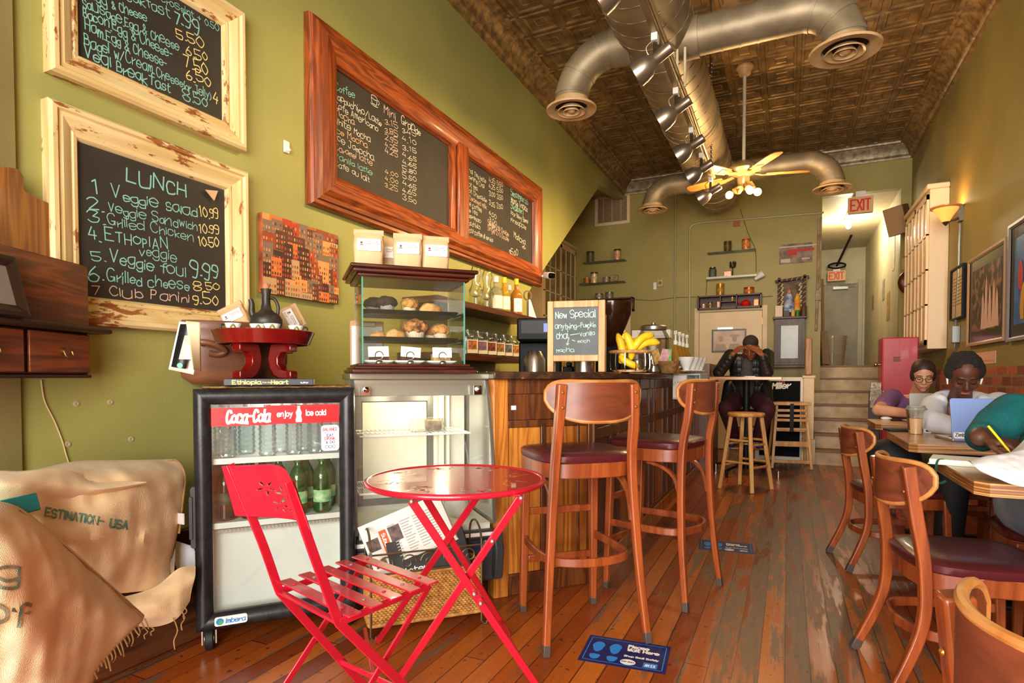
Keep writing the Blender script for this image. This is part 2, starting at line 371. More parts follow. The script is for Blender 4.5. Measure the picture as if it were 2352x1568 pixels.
def floor_material():
    m = bpy.data.materials.new('worn_plank_floor'); m.use_nodes = True; nt = m.node_tree; N = nt.nodes; L = nt.links; p = N['Principled BSDF']
    def nd(t, **k):
        n = N.new(t)
        for a, v in k.items(): setattr(n, a, v)
        return n
    def ma(op, a, b=None, c=None):
        n = nd('ShaderNodeMath', operation=op)
        for i, v in enumerate((a, b, c)):
            if v is None: continue
            if isinstance(v, (int, float)): n.inputs[i].default_value = v
            else: L.new(v, n.inputs[i])
        return n.outputs[0]
    def mix(f, a, b):
        n = nd('ShaderNodeMix', data_type='RGBA')
        for i, v in ((0, f), (6, a), (7, b)):
            if isinstance(v, (tuple, float)): n.inputs[i].default_value = v
            else: L.new(v, n.inputs[i])
        return n.outputs[2]
    g = nd('ShaderNodeNewGeometry'); sp = nd('ShaderNodeSeparateXYZ'); L.new(g.outputs['Position'], sp.inputs[0])
    x, y = sp.outputs[0], sp.outputs[1]
    u = ma('DIVIDE', x, .083); row = ma('FLOOR', u); fr = ma('FRACT', u)
    wn = nd('ShaderNodeTexWhiteNoise', noise_dimensions='1D'); L.new(row, wn.inputs['W'])
    v = ma('ADD', ma('DIVIDE', y, 2.3), ma('MULTIPLY', wn.outputs[0], 7)); seg = ma('FLOOR', v); fv = ma('FRACT', v)
    cid = nd('ShaderNodeCombineXYZ'); L.new(row, cid.inputs[0]); L.new(seg, cid.inputs[1])
    wn2 = nd('ShaderNodeTexWhiteNoise', noise_dimensions='2D'); L.new(cid.outputs[0], wn2.inputs['Vector'])
    cr = nd('ShaderNodeValToRGB'); L.new(wn2.outputs[0], cr.inputs[0]); e = cr.color_ramp.elements
    e[0].position = 0; e[0].color = lin((120, 50, 18)); e[1].position = 1; e[1].color = lin((206, 112, 38))
    k = cr.color_ramp.elements.new(.5); k.color = lin((164, 74, 24))
    gv = nd('ShaderNodeCombineXYZ'); L.new(ma('ADD', ma('MULTIPLY', x, 1.0), ma('MULTIPLY', wn2.outputs[0], 9)), gv.inputs[0]); L.new(ma('MULTIPLY', y, .05), gv.inputs[1])
    gn = nd('ShaderNodeTexNoise'); gn.inputs['Scale'].default_value = 110; gn.inputs['Detail'].default_value = 4; L.new(gv.outputs[0], gn.inputs['Vector'])
    col = mix(ma('MULTIPLY', gn.outputs[0], .55), cr.outputs[0], lin((96, 44, 18)))
    # bare grey wear down the aisle
    wv = nd('ShaderNodeCombineXYZ'); L.new(ma('ADD', x, ma('MULTIPLY', wn.outputs[0], 3)), wv.inputs[0]); L.new(ma('MULTIPLY', y, .10), wv.inputs[1])
    wnz = nd('ShaderNodeTexNoise'); wnz.inputs['Scale'].default_value = 13; wnz.inputs['Detail'].default_value = 8; wnz.inputs['Roughness'].default_value = .72; L.new(wv.outputs[0], wnz.inputs['Vector'])
    aisle = nd('ShaderNodeMapRange', interpolation_type='SMOOTHSTEP'); L.new(ma('ABSOLUTE', ma('SUBTRACT', x, ma('ADD', .12, ma('MULTIPLY', y, -.03)))), aisle.inputs[0])
    aisle.inputs[1].default_value = .75; aisle.inputs[2].default_value = .1; aisle.inputs[3].default_value = 0; aisle.inputs[4].default_value = 1
    far = nd('ShaderNodeMapRange', interpolation_type='SMOOTHSTEP'); L.new(y, far.inputs[0]); far.inputs[1].default_value = 1.2; far.inputs[2].default_value = 2.8
    am = ma('MULTIPLY', aisle.outputs[0], far.outputs[0])
    wm = nd('ShaderNodeMapRange'); L.new(ma('ADD', wnz.outputs[0], ma('MULTIPLY', am, .12)), wm.inputs[0]); wm.inputs[1].default_value = .575; wm.inputs[2].default_value = .63
    bare = mix(gn.outputs[0], lin((58, 44, 34)), lin((124, 100, 78)))
    col = mix(ma('MULTIPLY', wm.outputs[0], .88), col, bare)
    # small scuffs and specks
    sn = nd('ShaderNodeTexNoise'); sn.inputs['Scale'].default_value = 38; sn.inputs['Detail'].default_value = 6; L.new(g.outputs['Position'], sn.inputs['Vector'])
    sm = nd('ShaderNodeMapRange'); L.new(sn.outputs[0], sm.inputs[0]); sm.inputs[1].default_value = .64; sm.inputs[2].default_value = .68
    col = mix(ma('MULTIPLY', sm.outputs[0], .75), col, lin((44, 28, 18)))
    # joints
    ed = ma('MINIMUM', fr, ma('SUBTRACT', 1, fr)); jw = ma('ADD', .012, ma('MULTIPLY', wn.outputs[0], .03))
    j1 = ma('LESS_THAN', ed, jw); j2 = ma('LESS_THAN', ma('MINIMUM', fv, ma('SUBTRACT', 1, fv)), .0012); j = ma('MAXIMUM', j1, j2)
    col = mix(ma('MULTIPLY', j, .8), col, lin((34, 20, 12)))
    L.new(col, p.inputs['Base Color'])
    rg = nd('ShaderNodeMapRange'); L.new(ma('ADD', ma('MULTIPLY', wm.outputs[0], .5), ma('MULTIPLY', gn.outputs[0], .3)), rg.inputs[0]); rg.inputs[3].default_value = .24; rg.inputs[4].default_value = .55
    L.new(rg.outputs[0], p.inputs['Roughness'])
    bp = nd('ShaderNodeBump'); bp.inputs['Strength'].default_value = .25; bp.inputs['Distance'].default_value = .003
    L.new(ma('SUBTRACT', ma('MULTIPLY', gn.outputs[0], .3), ma('ADD', j, ma('MULTIPLY', wm.outputs[0], .4))), bp.inputs['Height']); L.new(bp.outputs[0], p.inputs['Normal'])
    return m
struct('floor', B().box(-3.5, 1.55, -1.6, 9.2, -.1, 0), floor_material(), smooth=False)
# pressed tin ceiling: flat ribs, raised frames, sunken centres
b = B(); T = .305
def tile(x0, y0):
    def rect(i, z): return [(x0+i, y0+i, z), (x0+T-i, y0+i, z), (x0+T-i, y0+T-i, z), (x0+i, y0+T-i, z)]
    rings = [rect(0, 0), rect(.016, 0), rect(.024, -.010), (rect(.040, -.010)), rect(.052, .002), rect(.098, .002), rect(.106, -.005), rect(.114, .001)]
    vs = [v for r in rings for v in r]; fs = []
    for k in range(len(rings)-1):
        for i in range(4): fs.append((k*4+i, k*4+(i+1) % 4, k*4+4+(i+1) % 4, k*4+4+i))
    k = (len(rings)-1)*4; fs.append((k, k+1, k+2, k+3)); b.add(vs, fs)
for i in range(13):
    for j in range(35): tile(-2.38+i*T, -1.6+j*T)
b.m.translation = (0, 0, ZC)
b.v = [(x, y, z+ZC) for x, y, z in b.v]; b.m = Matrix()
b.box(-3.5, 1.55, -1.6, 9.2, ZC+.02, ZC+.12)
struct('ceiling', b, tin, angle=20)
# walls
def yz(pts, x0, x1, bb):
    n = len(pts); vs = [(x0, y, z) for y, z in pts]+[(x1, y, z) for y, z in pts]
    return bb.add(vs, [tuple(range(n)), tuple(reversed(range(n, 2*n)))]+[(i, n+i, n+(i+1) % n, (i+1) % n) for i in range(n)])
struct('wall_left', yz([(1.07, 0), (5.3, 0), (5.3, 1.86), (7.72, 3.62), (9.0, 3.78), (9.0, ZC), (1.07, ZC)], XL-.12, XL, B()), paint, smooth=False)
b = B(); c, s_ = math.sin(R(25)), math.cos(R(25))
b.slab([(-2.3, 1.07), (-2.3+c*1.6, 1.07-s_*1.6), (-2.42+c*1.6, 1.0-s_*1.6), (-2.42, 1.02)], 0, ZC)
struct('wall_front', b, paint_bay, smooth=False)
b = B()
b.box(-3.45, -3.3, 4.6, 9.0, 0, ZC)
b.add([(-3.3, 5.3, 1.95), (-2.42, 5.3, 1.95), (-2.42, 7.72, 3.7), (-3.3, 7.72, 3.7), (-3.3, 9.0, 3.86), (-2.42, 9.0, 3.86)], [(0, 1, 2, 3), (3, 2, 5, 4)])
b.box(-3.3, -2.42, 4.6, 4.75, 0, 2.2)
struct('wall_recess', b, paint_back, smooth=False)
struct('wall_right', B().box(XR, XR+.12, -1.6, 9.0, 0, ZC), mat('olive_right_wall_paint', (150, 134, 72), .55, c2=(138, 124, 66), ns=2, bump=.06, bs=90), smooth=False)
D2a, D2b, HA, HB, HT, HZ = -3.05, -2.29, .39, 1.285, 3.47, 1.205
b = B()
b.box(-3.45, D2a, YB, YB+.12, 0, ZC); b.box(D2b, HA, YB, YB+.12, 0, ZC); b.box(HB, 1.52, YB, YB+.12, 0, ZC)
b.box(D2a, D2b, YB, YB+.12, 1.98, ZC); b.box(HA, HB, YB, YB+.12, HT, ZC)
struct('wall_back', b, paint_back, smooth=False)
b = B()
b.box(HA-.12, HA, YB+.12, 13, 0, HT+.1); struct('wall_hall_left', b, hall_paint, smooth=False)
struct('wall_hall_right', B().box(HB, HB+.12, YB+.12, 13, 0, HT+.1), hall_paint, smooth=False)
struct('wall_hall_end', B().box(HA-.12, HB+.12, 12.8, 12.92, 0, HT+.1), hall_paint, smooth=False)
struct('ceiling_hall', B().box(HA-.12, HB+.12, YB+.12, 13, HT, HT+.1), hall_paint, smooth=False)
struct('floor_hall', B().box(HA, HB, 9.62, 12.9, HZ-.1, HZ-.001), mat('hall_floor', (110, 84, 58), .5), smooth=False)
# side room behind the half open door
b = B(); b.box(-3.4, -1.9, 10.2, 10.3, 0, 2.3); b.box(-1.95, -1.85, 9.12, 10.2, 0, 2.3); b.box(-3.5, -3.4, 9.12, 10.3, 0, 2.3); b.box(-3.5, -1.85, 9.12, 10.3, 2.3, 2.36)
struct('wall_side_room', b, mat('yellow_room_paint', (238, 200, 66), .6), smooth=False)
point('side_room_lamp', (-2.5, 9.6, 2.1), 22, (1, .85, .5), .1)
# crown mouldings
prof = [(0, 0), (.02, 0), (.03, -.02), (.05, -.03), (.06, -.06), (.10, -.10), (.13, -.12), (.13, -.145), (.155, -.155), (.16, -.175), (.185, -.18), (.185, 0)]
def crown(name, a, bb, inward, m):
    """run along a->bb just under the ceiling; inward = unit vector to the room"""
    q = B(); vs = []; n = len(prof); iw = Vector(inward)
    for e in (a, bb):
        for d, z in prof: vs.append(Vector((e[0], e[1], ZC-.185-.01+(-z)))+iw*(.185-d)*0+iw*(.0))
    vs = []
    pr = [(0, -.2), (.02, -.2), (.025, -.175), (.045, -.165), (.05, -.15), (.06, -.115), (.085, -.075), (.115, -.05), (.12, -.04), (.15, -.035), (.155, -.015), (.185, -.01), (.185, .02), (0, .02)]
    n = len(pr)
    for e in (a, bb):
        for d, z in pr: vs.append(Vector((e[0], e[1], ZC+z))+iw*d)
    q.add(vs, [tuple(range(n)), tuple(reversed(range(n, 2*n)))]+[(i, (i+1) % n, n+(i+1) % n, n+i) for i in range(n)])
    struct(name, q, m, angle=50)
tin_trim = mat('bronze_crown_moulding', (176, 138, 82), .42, .3, c2=(112, 84, 48), ns=16, bump=.6, bs=38)
crown('trim_1', (XL, 1.0), (XL, 9.0), (1, 0, 0), tin_trim)
crown('trim_2', (XR, -1.5), (XR, 9.0), (-1, 0, 0), tin_trim)
crown('trim_3', (-3.3, YB), (XR, YB), (0, -1, 0), tin_pale)
# brick wainscot on the right wall
m = bpy.data.materials.new('old_brick'); m.use_nodes = True; N = m.node_tree.nodes; L = m.node_tree.links; p = N['Principled BSDF']
g = N.new('ShaderNodeNewGeometry'); sp = N.new('ShaderNodeSeparateXYZ'); L.new(g.outputs['Position'], sp.inputs[0]); cb = N.new('ShaderNodeCombineXYZ')
L.new(sp.outputs[1], cb.inputs[0]); L.new(sp.outputs[2], cb.inputs[1]); br = N.new('ShaderNodeTexBrick'); L.new(cb.outputs[0], br.inputs['Vector'])
br.inputs['Scale'].default_value = 1; br.inputs['Brick Width'].default_value = .21; br.inputs['Row Height'].default_value = .075; br.inputs['Mortar Size'].default_value = .008
br.inputs['Color1'].default_value = lin((176, 92, 56)); br.inputs['Color2'].default_value = lin((112, 58, 40)); br.inputs['Mortar'].default_value = lin((140, 112, 84)); br.inputs['Bias'].default_value = -.1
nz = N.new('ShaderNodeTexNoise'); nz.inputs['Scale'].default_value = 25; L.new(g.outputs['Position'], nz.inputs['Vector']); mx = N.new('ShaderNodeMix'); mx.data_type = 'RGBA'; mx.blend_type = 'OVERLAY'; mx.inputs[0].default_value = .5
L.new(br.outputs[0], mx.inputs[6]); L.new(nz.outputs[0], mx.inputs[7]); L.new(mx.outputs[2], p.inputs['Base Color']); p.inputs['Roughness'].default_value = .8
bp = N.new('ShaderNodeBump'); bp.inputs['Strength'].default_value = .8; bp.inputs['Distance'].default_value = .01; bp.invert = True; L.new(br.outputs[1], bp.inputs['Height']); L.new(bp.outputs[0], p.inputs['Normal'])
struct('wall_right_brick', B().box(XR-.03, XR, -1.6, 7.3, 0, 1.115), m, smooth=False)
# ledge under the sacks
dark_wood = wood('dark_ledge_wood', (44, 24, 14), (92, 50, 24), 'Y', 8, .45)
b = B(); b.box(XL, -2.115, .75, 1.72, 0, .255); b.box(XL, XL+.03, 1.07, 1.75, .255, .40)
struct('trim_4', b, dark_wood, bev=.006)
# stairs to the hall
tread = wood('worn_tread', (150, 112, 74), (110, 76, 46), 'X', 5, .55); riser = mat('painted_riser', (208, 180, 140), .55, c2=(176, 146, 108), ns=7, bump=.1, bs=40)
b = B(); t = B()
for i in range(7):
    y0 = 7.87+i*.25; z1 = HZ*(i+1)/7; xr = 1.1 if y0 < 9 else HB
    b.box(.30 if y0 < 9 else HA, xr, y0, 9.37 if i < 6 else 9.6, HZ*i/7, z1-.022)
    t.box(.29 if y0 < 9 else HA, xr, y0-.022, min(y0+.26, 9.65), z1-.024, z1)
st = struct('stairs', b, riser, smooth=False); struct('treads', t, tread, st, smooth=False, bev=.005)
b = B(); b.box(.15, .30, 7.83, 7.98, 0, .30); b.box(.168, .282, 7.845, 7.965, .30, 1.03); b.box(.155, .295, 7.835, 7.975, 1.03, 1.06)
b.box(.29, .36, 7.98, 9.0, 0, .02)
n_ = one('newel_post', b, cream, 'square cream newel post at the foot of the stairs', 'post', bev=.004)
b = B(); b.bar([(0, 0, 0), (0, .06, .45)], .075, .05, (0, 1, 0))
one('handrail', b, wood('rail_wood', (190, 140, 84), (150, 104, 58), 'Z', 6, .4), 'short wooden handrail end rising from the cream newel post', 'handrail', (.222, 7.9, 1.062), bev=.012)
# ------------------------------------------------------------------ doors
def door(name, x0, x1, zt, y, fw, m_fr, m_leaf, leaf=True, z0=0.0):
    f = B(); f.box(x0-fw, x0, y-.03, y, z0, zt+fw); f.box(x1, x1+fw, y-.03, y, z0, zt+fw); f.box(x0, x1, y-.03, y, zt, zt+fw)
    o = struct(name, f, m_fr, bev=.004, smooth=False)
    if leaf: struct('door_leaf', B().box(x0+.006, x1-.006, y-.022, y, z0+.01, zt-.008), m_leaf, o, smooth=False)
    return o
door_cream = mat('cream_door', (228, 202, 160), .45, c2=(220, 192, 148), ns=3)
d1 = door('door_1', -1.19, -.335, 1.985, YB-.001, .065, cream, door_cream)
b = B()
for z in (.3, 1.05, 1.78): b.box(-.343, -.327, YB-.045, YB-.02, z, z+.09)
struct('hinge', b, mat('old_brass', (120, 84, 46), .35, .9), d1)
struct('door_plate', B().box(-.935, -.72, YB-.03, YB-.02, 1.685, 1.76), mat('steel_plate', (190, 190, 190), .3, .8), d1, bev=.003)
d2 = door('door_2', D2a, D2b, 1.98, YB, .09, cream, cream, leaf=False)
b = B(); a = R(52); b.add([(-3.04, 9.1, .01), (-3.04+.72*math.cos(a), 9.1+.72*math.sin(a), .01), (-3.04+.72*math.cos(a), 9.1+.72*math.sin(a), 1.9), (-3.04, 9.1, 1.9)], [(0, 1, 2, 3)])
struct('door_leaf', b, mat('tan_door', (206, 160, 96), .5), d2, solid=.035)
grey_door = mat('grey_hall_door', (150, 142, 122), .5, c2=(134, 126, 106), ns=4)
d3 = door('door_3', .47, 1.17, 2.80, 12.8, .075, mat('hall_trim', (176, 168, 146), .5), grey_door, z0=HZ)
b = B(); b.box(.75, 1.0, 12.7, 12.775, 2.70, 2.75); b.bar([(.85, 12.7, 2.76), (1.1, 12.6, 2.77)], .02, .02); struct('door_closer', b, mat('steel_grey', (140, 140, 136), .4, .7), d3)
# ================================================================== CEILING FITTINGS
duct_m = mat('galvanised_duct', (160, 142, 112), .48, .4, c2=(128, 112, 86), ns=5, bump=.03, bs=30)
diff_m = mat('cream_diffuser', (206, 172, 122), .45, .0, c2=(178, 140, 94), ns=9)
dark_in = mat('duct_dark', (40, 30, 20), .7)
steel = mat('brushed_steel', (176, 168, 156), .3, .9); steel_dk = mat('dull_steel', (120, 112, 100), .35, .9); chrome = mat('chrome', (220, 220, 218), .08, 1.0)
black_m = mat('black_metal', (15, 15, 16), .5, spec=.25); white_m = mat('white_plastic', (232, 228, 218), .4)
DX, DZ, DR = -.84, 3.41, .25
sysd = thing('air_duct', 'long round spiral metal duct hanging under the pressed tin ceiling', 'duct', (DX, 0, DZ))
b = B(); pr = []
n = 40; Y0, Y1 = 1.2, 8.05
b.cyl((0, Y0, 0), (0, Y1, 0), DR, DR, n)
# spiral seam as a raised helix
pts = []; turns = int((Y1-Y0)/.16)
for i in range(turns*18):
    a = 2*PI*i/18; pts.append((math.cos(a)*(DR+.001), Y0+.16*i/18, math.sin(a)*(DR+.001)))
b.tube(pts, .0042, 4)
obj('main_pipe', b, duct_m, sysd)
for y in (2.9, 5.6, 7.6): obj('coupling_band', B().cyl((0, y-.02, 0), (0, y+.02, 0), DR+.008, DR+.008, 40), duct_m, sysd)
for y in (2.4, 4.9, 7.4):
    for x in (-.26, .26): obj('hanger_rod', B().cyl((x, y, 0), (x, y, ZC-DZ), .006, n=6), steel_dk, sysd)
def branch(y, xe, ze, r, drop, rd):
    """side pipe with an elbow turned down to a round diffuser; xe, ze local end"""
    sg = 1 if xe > 0 else -1
    zc = ze+drop; er = abs(drop)*.95
    pts = [(sg*.12, y, zc), (sg*(abs(xe)-er)*.5+sg*.06, y, zc)]
    pts += [(sg*(abs(xe)-er)+sg*er*math.sin(R(t)), y, zc-er+er*math.cos(R(t))) for t in range(0, 91, 9)] + [(xe, y, ze)]
    p = B(); p.tube(pts, r, 24)
    for q in (.30, .62, .86):
        k = min(len(pts)-2, 1+int(q*(len(pts)-2))); a, c = Vector(pts[k]), Vector(pts[k+1]); d = (c-a).normalized(); p.cyl(a-d*.012, a+d*.012, r+.005, r+.005, 24)
    x1 = sg*(DR+.03); p.cyl((sg*.15, y, zc), (x1, y, zc), r+.012, r+.012, 24)
    L_ = abs(xe)-er
    k = DR+.06
    while k < L_-.03: p.cyl((sg*k, y, zc), (sg*(k+.008), y, zc), r+.003, r+.003, 24); k += .11
    br = obj('branch_pipe', p, duct_m, sysd)
    d = B(); d.lathe([(r+.002, .03), (r+.01, .0), (rd*.72, -.005), (rd, -.03), (rd*.97, -.042), (rd*.66, -.03), (rd*.62, .0)], 36, (xe, y, ze), caps=False)
    for k, (ra, rb) in enumerate(((rd*.56, rd*.36), (rd*.33, rd*.2))): d.lathe([(ra, -.046-k*.004), (ra*.98, -.052-k*.004), (rb, -.02), (rb*1.06, -.016), (ra, -.046-k*.004)], 32, (xe, y, ze), caps=False)
    d.lathe([(rd*.17, -.02), (rd*.17, -.045), (rd*.1, -.056), (0, -.058)], 20, (xe, y, ze), caps=True)
    df = obj('diffuser', d, diff_m, sysd)
    e = B(); e.lathe([(0, -.004), (rd*.64, -.004)], 24, (xe, y, ze), caps=False); obj('throat', e, dark_in, df)
branch(4.13, .29-DX, 3.05-DZ, .118, .26, .20)
branch(4.02, -1.42-DX, 2.98-DZ, .118, .33, .18)
branch(7.1, .40-DX, 3.06-DZ, .118, .28, .19)
branch(7.3, -1.53-DX, 3.12-DZ, .118, .24, .18)
# track light
TX, TZ = -.69, 2.96
track = thing('track_light', 'ceiling hung track rail with six silver spotlights aimed at the menu boards', 'track light', (TX, 0, TZ))
b = B(); b.box(-.017, .017, 2.2, 6.1, -.02, 0); obj('rail', b, mat('track_rail', (150, 128, 92), .4, .6), track, bev=.003)
b = B(); b.tube([(.02, 2.2, .02), (.03, 4.4, .03), (.02, 6.05, .02)], .012, 8); obj('conduit', b, mat('conduit_tan', (170, 146, 106), .4, .5), track)
for dx in (0, .05): obj('hanger_rod', B().tube([(dx, 4.05, 0), (dx, 4.05, ZC-TZ)], .009, 8), mat('cream_rod', (206, 190, 156), .45), track)
b = B(); b.tube([(.01, 5.85, 0), (.01, 5.85, ZC-TZ)], .007, 6)
for i in range(26): b.ell((.01, 5.85, .02+i*.04), (.011, .011, .014), 6, 5)
obj('hanger_chain', b, steel_dk, track)
wire = mat('lamp_wire', (190, 170, 130), .5); bulbm = mat('warm_lamp_face', (255, 214, 140), .4, emit=6)
targets = [(-2.3, y+.22, 2.0) for y in (2.55, 3.34, 4.02, 4.70, 5.26, 5.92)]
for i, y in enumerate((2.62, 3.34, 4.02, 4.70, 5.26, 5.92)):
    p = Vector((-.0, y, -.155)); tgt = Vector(targets[i])-Vector((TX, 0, TZ)); d = (tgt-p); d.z = max(d.z, -abs(d.x)*.75); d.z = min(d.z, -abs(d.x)*.42); d.normalize()
    hd = B(); q = d.to_track_quat('Z', 'Y').to_matrix().to_4x4(); hd.m = Matrix.Translation(p) @ q
    hd.lathe([(0, -.105), (.03, -.105), (.034, -.1), (.034, -.01), (.03, .0), (.046, .02), (.062, .045), (.07, .08), (.073, .12), (.068, .118), (.058, .06), (.02, .03)], 24, caps=False)
    lamp = obj('spotlight', hd, mat('satin_silver', (158, 146, 128), .28, .85), track)
    f = B(); f.m = hd.m.copy(); f.lathe([(0, .098), (.05, .1)], 20, caps=False); obj('lamp_face', f, bulbm, lamp)
    s_ = B(); s_.box(-.018, .018, y-.03, y+.03, -.06, -.018); obj('adapter', s_, white_m, lamp, bev=.003)
    s_ = B(); s_.bar([(0, y, -.06), (0, y, -.155)], .012, .02); s_.tube(smoothp([(-.012, y-.02, -.06), (-.045, y-.02, -.09), (-.03, y, -.13), (.02, y, -.15)], 5), .004, 6); obj('bracket', s_, steel_dk, lamp)
    w = Vector((TX, 0, TZ))+p+d*.14
    spot('track_spot', w, Vector((TX, 0, TZ))+p+d*3+Vector((0, 0, 0)), 78, (1, .72, .36), 92, .9, .05)
# ceiling fan
fan = thing('ceiling_fan', 'five blade ceiling fan with glowing bare bulbs on a long rod', 'fan', (-.41, 6.13, 0), 0)
b = B(); b.lathe([(.0, ZC-.004), (.075, ZC-.004), (.08, ZC-.03), (.06, ZC-.06), (.052, ZC-.09), (.02, ZC-.105), (0, ZC-.105)], 24); obj('canopy', b, diff_m, fan)
b = B(); b.cyl((0, 0, 3.1), (0, 0, ZC-.1), .016, n=12); obj('rod', b, mat('cream_rod', (206, 190, 156), .45), fan)
b = B(); b.lathe([(.02, 3.13), (.05, 3.12), (.12, 3.08), (.15, 3.05), (.155, 3.03), (.14, 3.01), (.11, 3.0), (.07, 2.985), (.055, 2.97), (.055, 2.90), (.045, 2.885), (0, 2.88)], 32); obj('motor', b, mat('brass_fan', (188, 158, 104), .3, .55), fan)
fan_wood = wood('fan_blade_wood', (176, 116, 52), (216, 150, 70), 'X', 6, .4)
for k in range(5):
    a = R(72*k+14); d = B(); d.m = Matrix.Rotation(a, 4, 'Z') @ Matrix.Translation((0, 0, 2.985)) @ Matrix.Rotation(R(11), 4, 'X')
    pl = [(.2, -.052), (.30, -.062), (.50, -.068), (.565, -.06), (.59, -.035), (.595, 0), (.59, .035), (.565, .06), (.50, .068), (.30, .062), (.2, .052)]
    d.slab(pl, -.003, .003); bl = obj('blade', d, fan_wood, fan)
    e = B(); e.m = d.m.copy(); e.bar([(.1, 0, .006), (.17, 0, -.008), (.24, 0, -.006)], .045, .006); e.box(.22, .30, -.035, .035, -.01, -.004); obj('blade_iron', e, mat('brass_fan', (188, 158, 104), .3, .55), bl)
lit = mat('lit_bulb', (255, 196, 110), .3, emit=14); dim = glassy('dim_bulb_glass', (1, .9, .7), .1)
for k, (a, on) in enumerate(((200, 1), (300, 1), (345, 1), (255, 0))):
    a = R(a); d = Vector((math.cos(a), math.sin(a), -.75)).normalized(); p0 = Vector((0, 0, 2.9)); p1 = p0+d*.11; p2 = p0+d*.165
    e = B(); e.tube([p0, p0+d*.06], .012, 8); e.cyl(p0+d*.05, p1, .022, .03, 14); h = obj('bulb_holder', e, mat('brass_fan', (188, 158, 104), .3, .55), fan)
    e = B(); e.ell(p2, .036 if on else .028, 16, 10); obj('bulb', e, lit if on else mat('clear_bulb', (226, 170, 100), .15, trans=.6), h)
    if on: point('fan_bulb_light', Vector((-.41, 6.13, 0))+p2+d*.06, 26, (1, .66, .3), .04)
# ================================================================== LEFT WALL
from mathutils import noise
FLW = ((XL, 0), 90)
slate = mat('chalkboard_slate', (44, 38, 32), .62, c2=(56, 49, 42), ns=6, nd=6, lo=.3, hi=.8)
def chalk(name, c): return mat('chalk_'+name, c, .9)
C_T = chalk('teal', (134, 190, 174)); C_Y = chalk('yellow', (226, 204, 130)); C_W = chalk('white', (204, 198, 180)); C_P = chalk('pink', (206, 174, 154)); C_O = chalk('orange', (210, 176, 136))
peel = wood('peeling_cream_paint', (232, 208, 154), (212, 180, 118), 'Z', 5, .5, wear=((150, 88, 40), 15, .585))
peel_x = wood('peeling_cream_paint_x', (232, 208, 154), (212, 180, 118), 'X', 5, .5, wear=((150, 88, 40), 15, .575))
def moulding(b, x0, x1, z0, z1, prof, sides='lrtb'):
    """mitred frame; prof = [(inset, height)] from the outside in; front faces local -y"""
    def c(i, h): return [(x0+i, -h, z0+i), (x1-i, -h, z0+i), (x1-i, -h, z1-i), (x0+i, -h, z1-i)]
    for k, (ch) in enumerate('brtl'):
        if ch not in sides: continue
        vs = []; fs = []
        for i, h in prof: r = c(i, h); vs += [r[k], r[(k+1) % 4]]
        n = len(prof)
        fs = [(2*j, 2*j+1, 2*j+3, 2*j+2) for j in range(n-1)]
        b.add(vs, fs)
    return b
def lines(items, fr, y, parent, name, lw=.11, jit=.22):
    """handwriting measured on the photograph: (text, x0, y0, x1, y1, cap height), grouped by chalk colour"""
    out = {}
    for it in items:
        t, x0, y0, x1, y1, h = it[:6]; m = it[6] if len(it) > 6 else C_T
        a, za = lp(x0, y0, fr, y); c, zc = lp(x1, y1, fr, y); _, zt = lp(x0, y0-h, fr, y)
        b = out.setdefault(m.name, (B(), m))[0]; H = zt-za
        write(b, t, (a, y-.0015, za), H, math.hypot(c-a, zc-za), H*lw, tilt=math.atan2(zc-za, c-a), jit=jit)
    for k, (b, m) in out.items(): obj(name, b, m, parent, smooth=False)
PB = [(0, 0), (0, .042), (.010, .052), (.024, .052), (.03, .042), (.044, .045), (.066, .036), (.078, .026), (.084, .03), (.096, .027), (.102, .02), (.106, .012)]
def board(name, label, x0, x1, z0, z1):
    t = fthing(name, label, 'chalkboard', FLW)
    for nm, sides, m in (('frame_stile', 'l', peel), ('frame_stile', 'r', peel), ('frame_rail', 't', peel_x), ('frame_rail', 'b', peel_x)):
        obj(nm, moulding(B(), x0, x1, z0, z1, PB, sides), m, t, angle=25)
    obj('slate', B().box(x0+.09, x1-.09, -.012, 0, z0+.09, z1-.09), slate, t, smooth=False)
    return t
lunch = board('menu_chalkboard', 'lower chalkboard headed lunch in a peeling cream frame on the green wall', 1.155, 1.972, 1.228, 1.988)
lines([('LUNCH', 290, 413, 426, 457, 36), ('1', 204, 444, 232, 447, 32), ('Veggie Salad', 255, 452, 453, 498, 25), ('10.99', 457, 497, 502, 502, 22, C_Y), ('2.', 205, 481, 235, 483, 26),
 ('Veggie Sandwich', 249, 485, 453, 530, 21), ('10.99', 456, 533, 503, 538, 22, C_Y), ('3.', 204, 512, 240, 514, 24), ('Grilled Chicken', 247, 514, 445, 553, 20), ('10.50', 454, 562, 503, 566, 24, C_Y),
 ('4.', 204, 550, 230, 553, 26), ('ETHoPIAN', 241, 552, 386, 574, 25), ('veggie', 319, 584, 406, 600, 20), ('5.', 209, 594, 240, 597, 22), ('Veggie foul', 252, 600, 426, 635, 26), ('9.99', 437, 632, 500, 640, 32),
 ('6.', 204, 645, 236, 647, 30), ('Grilled cheese', 246, 645, 434, 667, 24), ('8.50', 445, 666, 503, 668, 20, C_Y), ('7', 212, 674, 230, 675, 24, C_P), ('Club Panini', 253, 679, 434, 695, 23, C_P), ('9.50', 443, 698, 501, 702, 23, C_Y)],
 FLW, -.012, lunch, 'chalk_writing', .1)
b = B(); x, z = lp(487, 440, FLW, -.03); b.prism([(x-.03, z+.0), (x+.03, z+.012), (x+.012, z-.035)], -.03, -.025); obj('paper_corner', b, mat('kraft_corner', (214, 170, 128), .7), lunch)
brk = board('menu_chalkboard', 'upper chalkboard listing egg sandwiches and bagels in a cream frame', 1.165, 1.965, 2.083, 2.712)
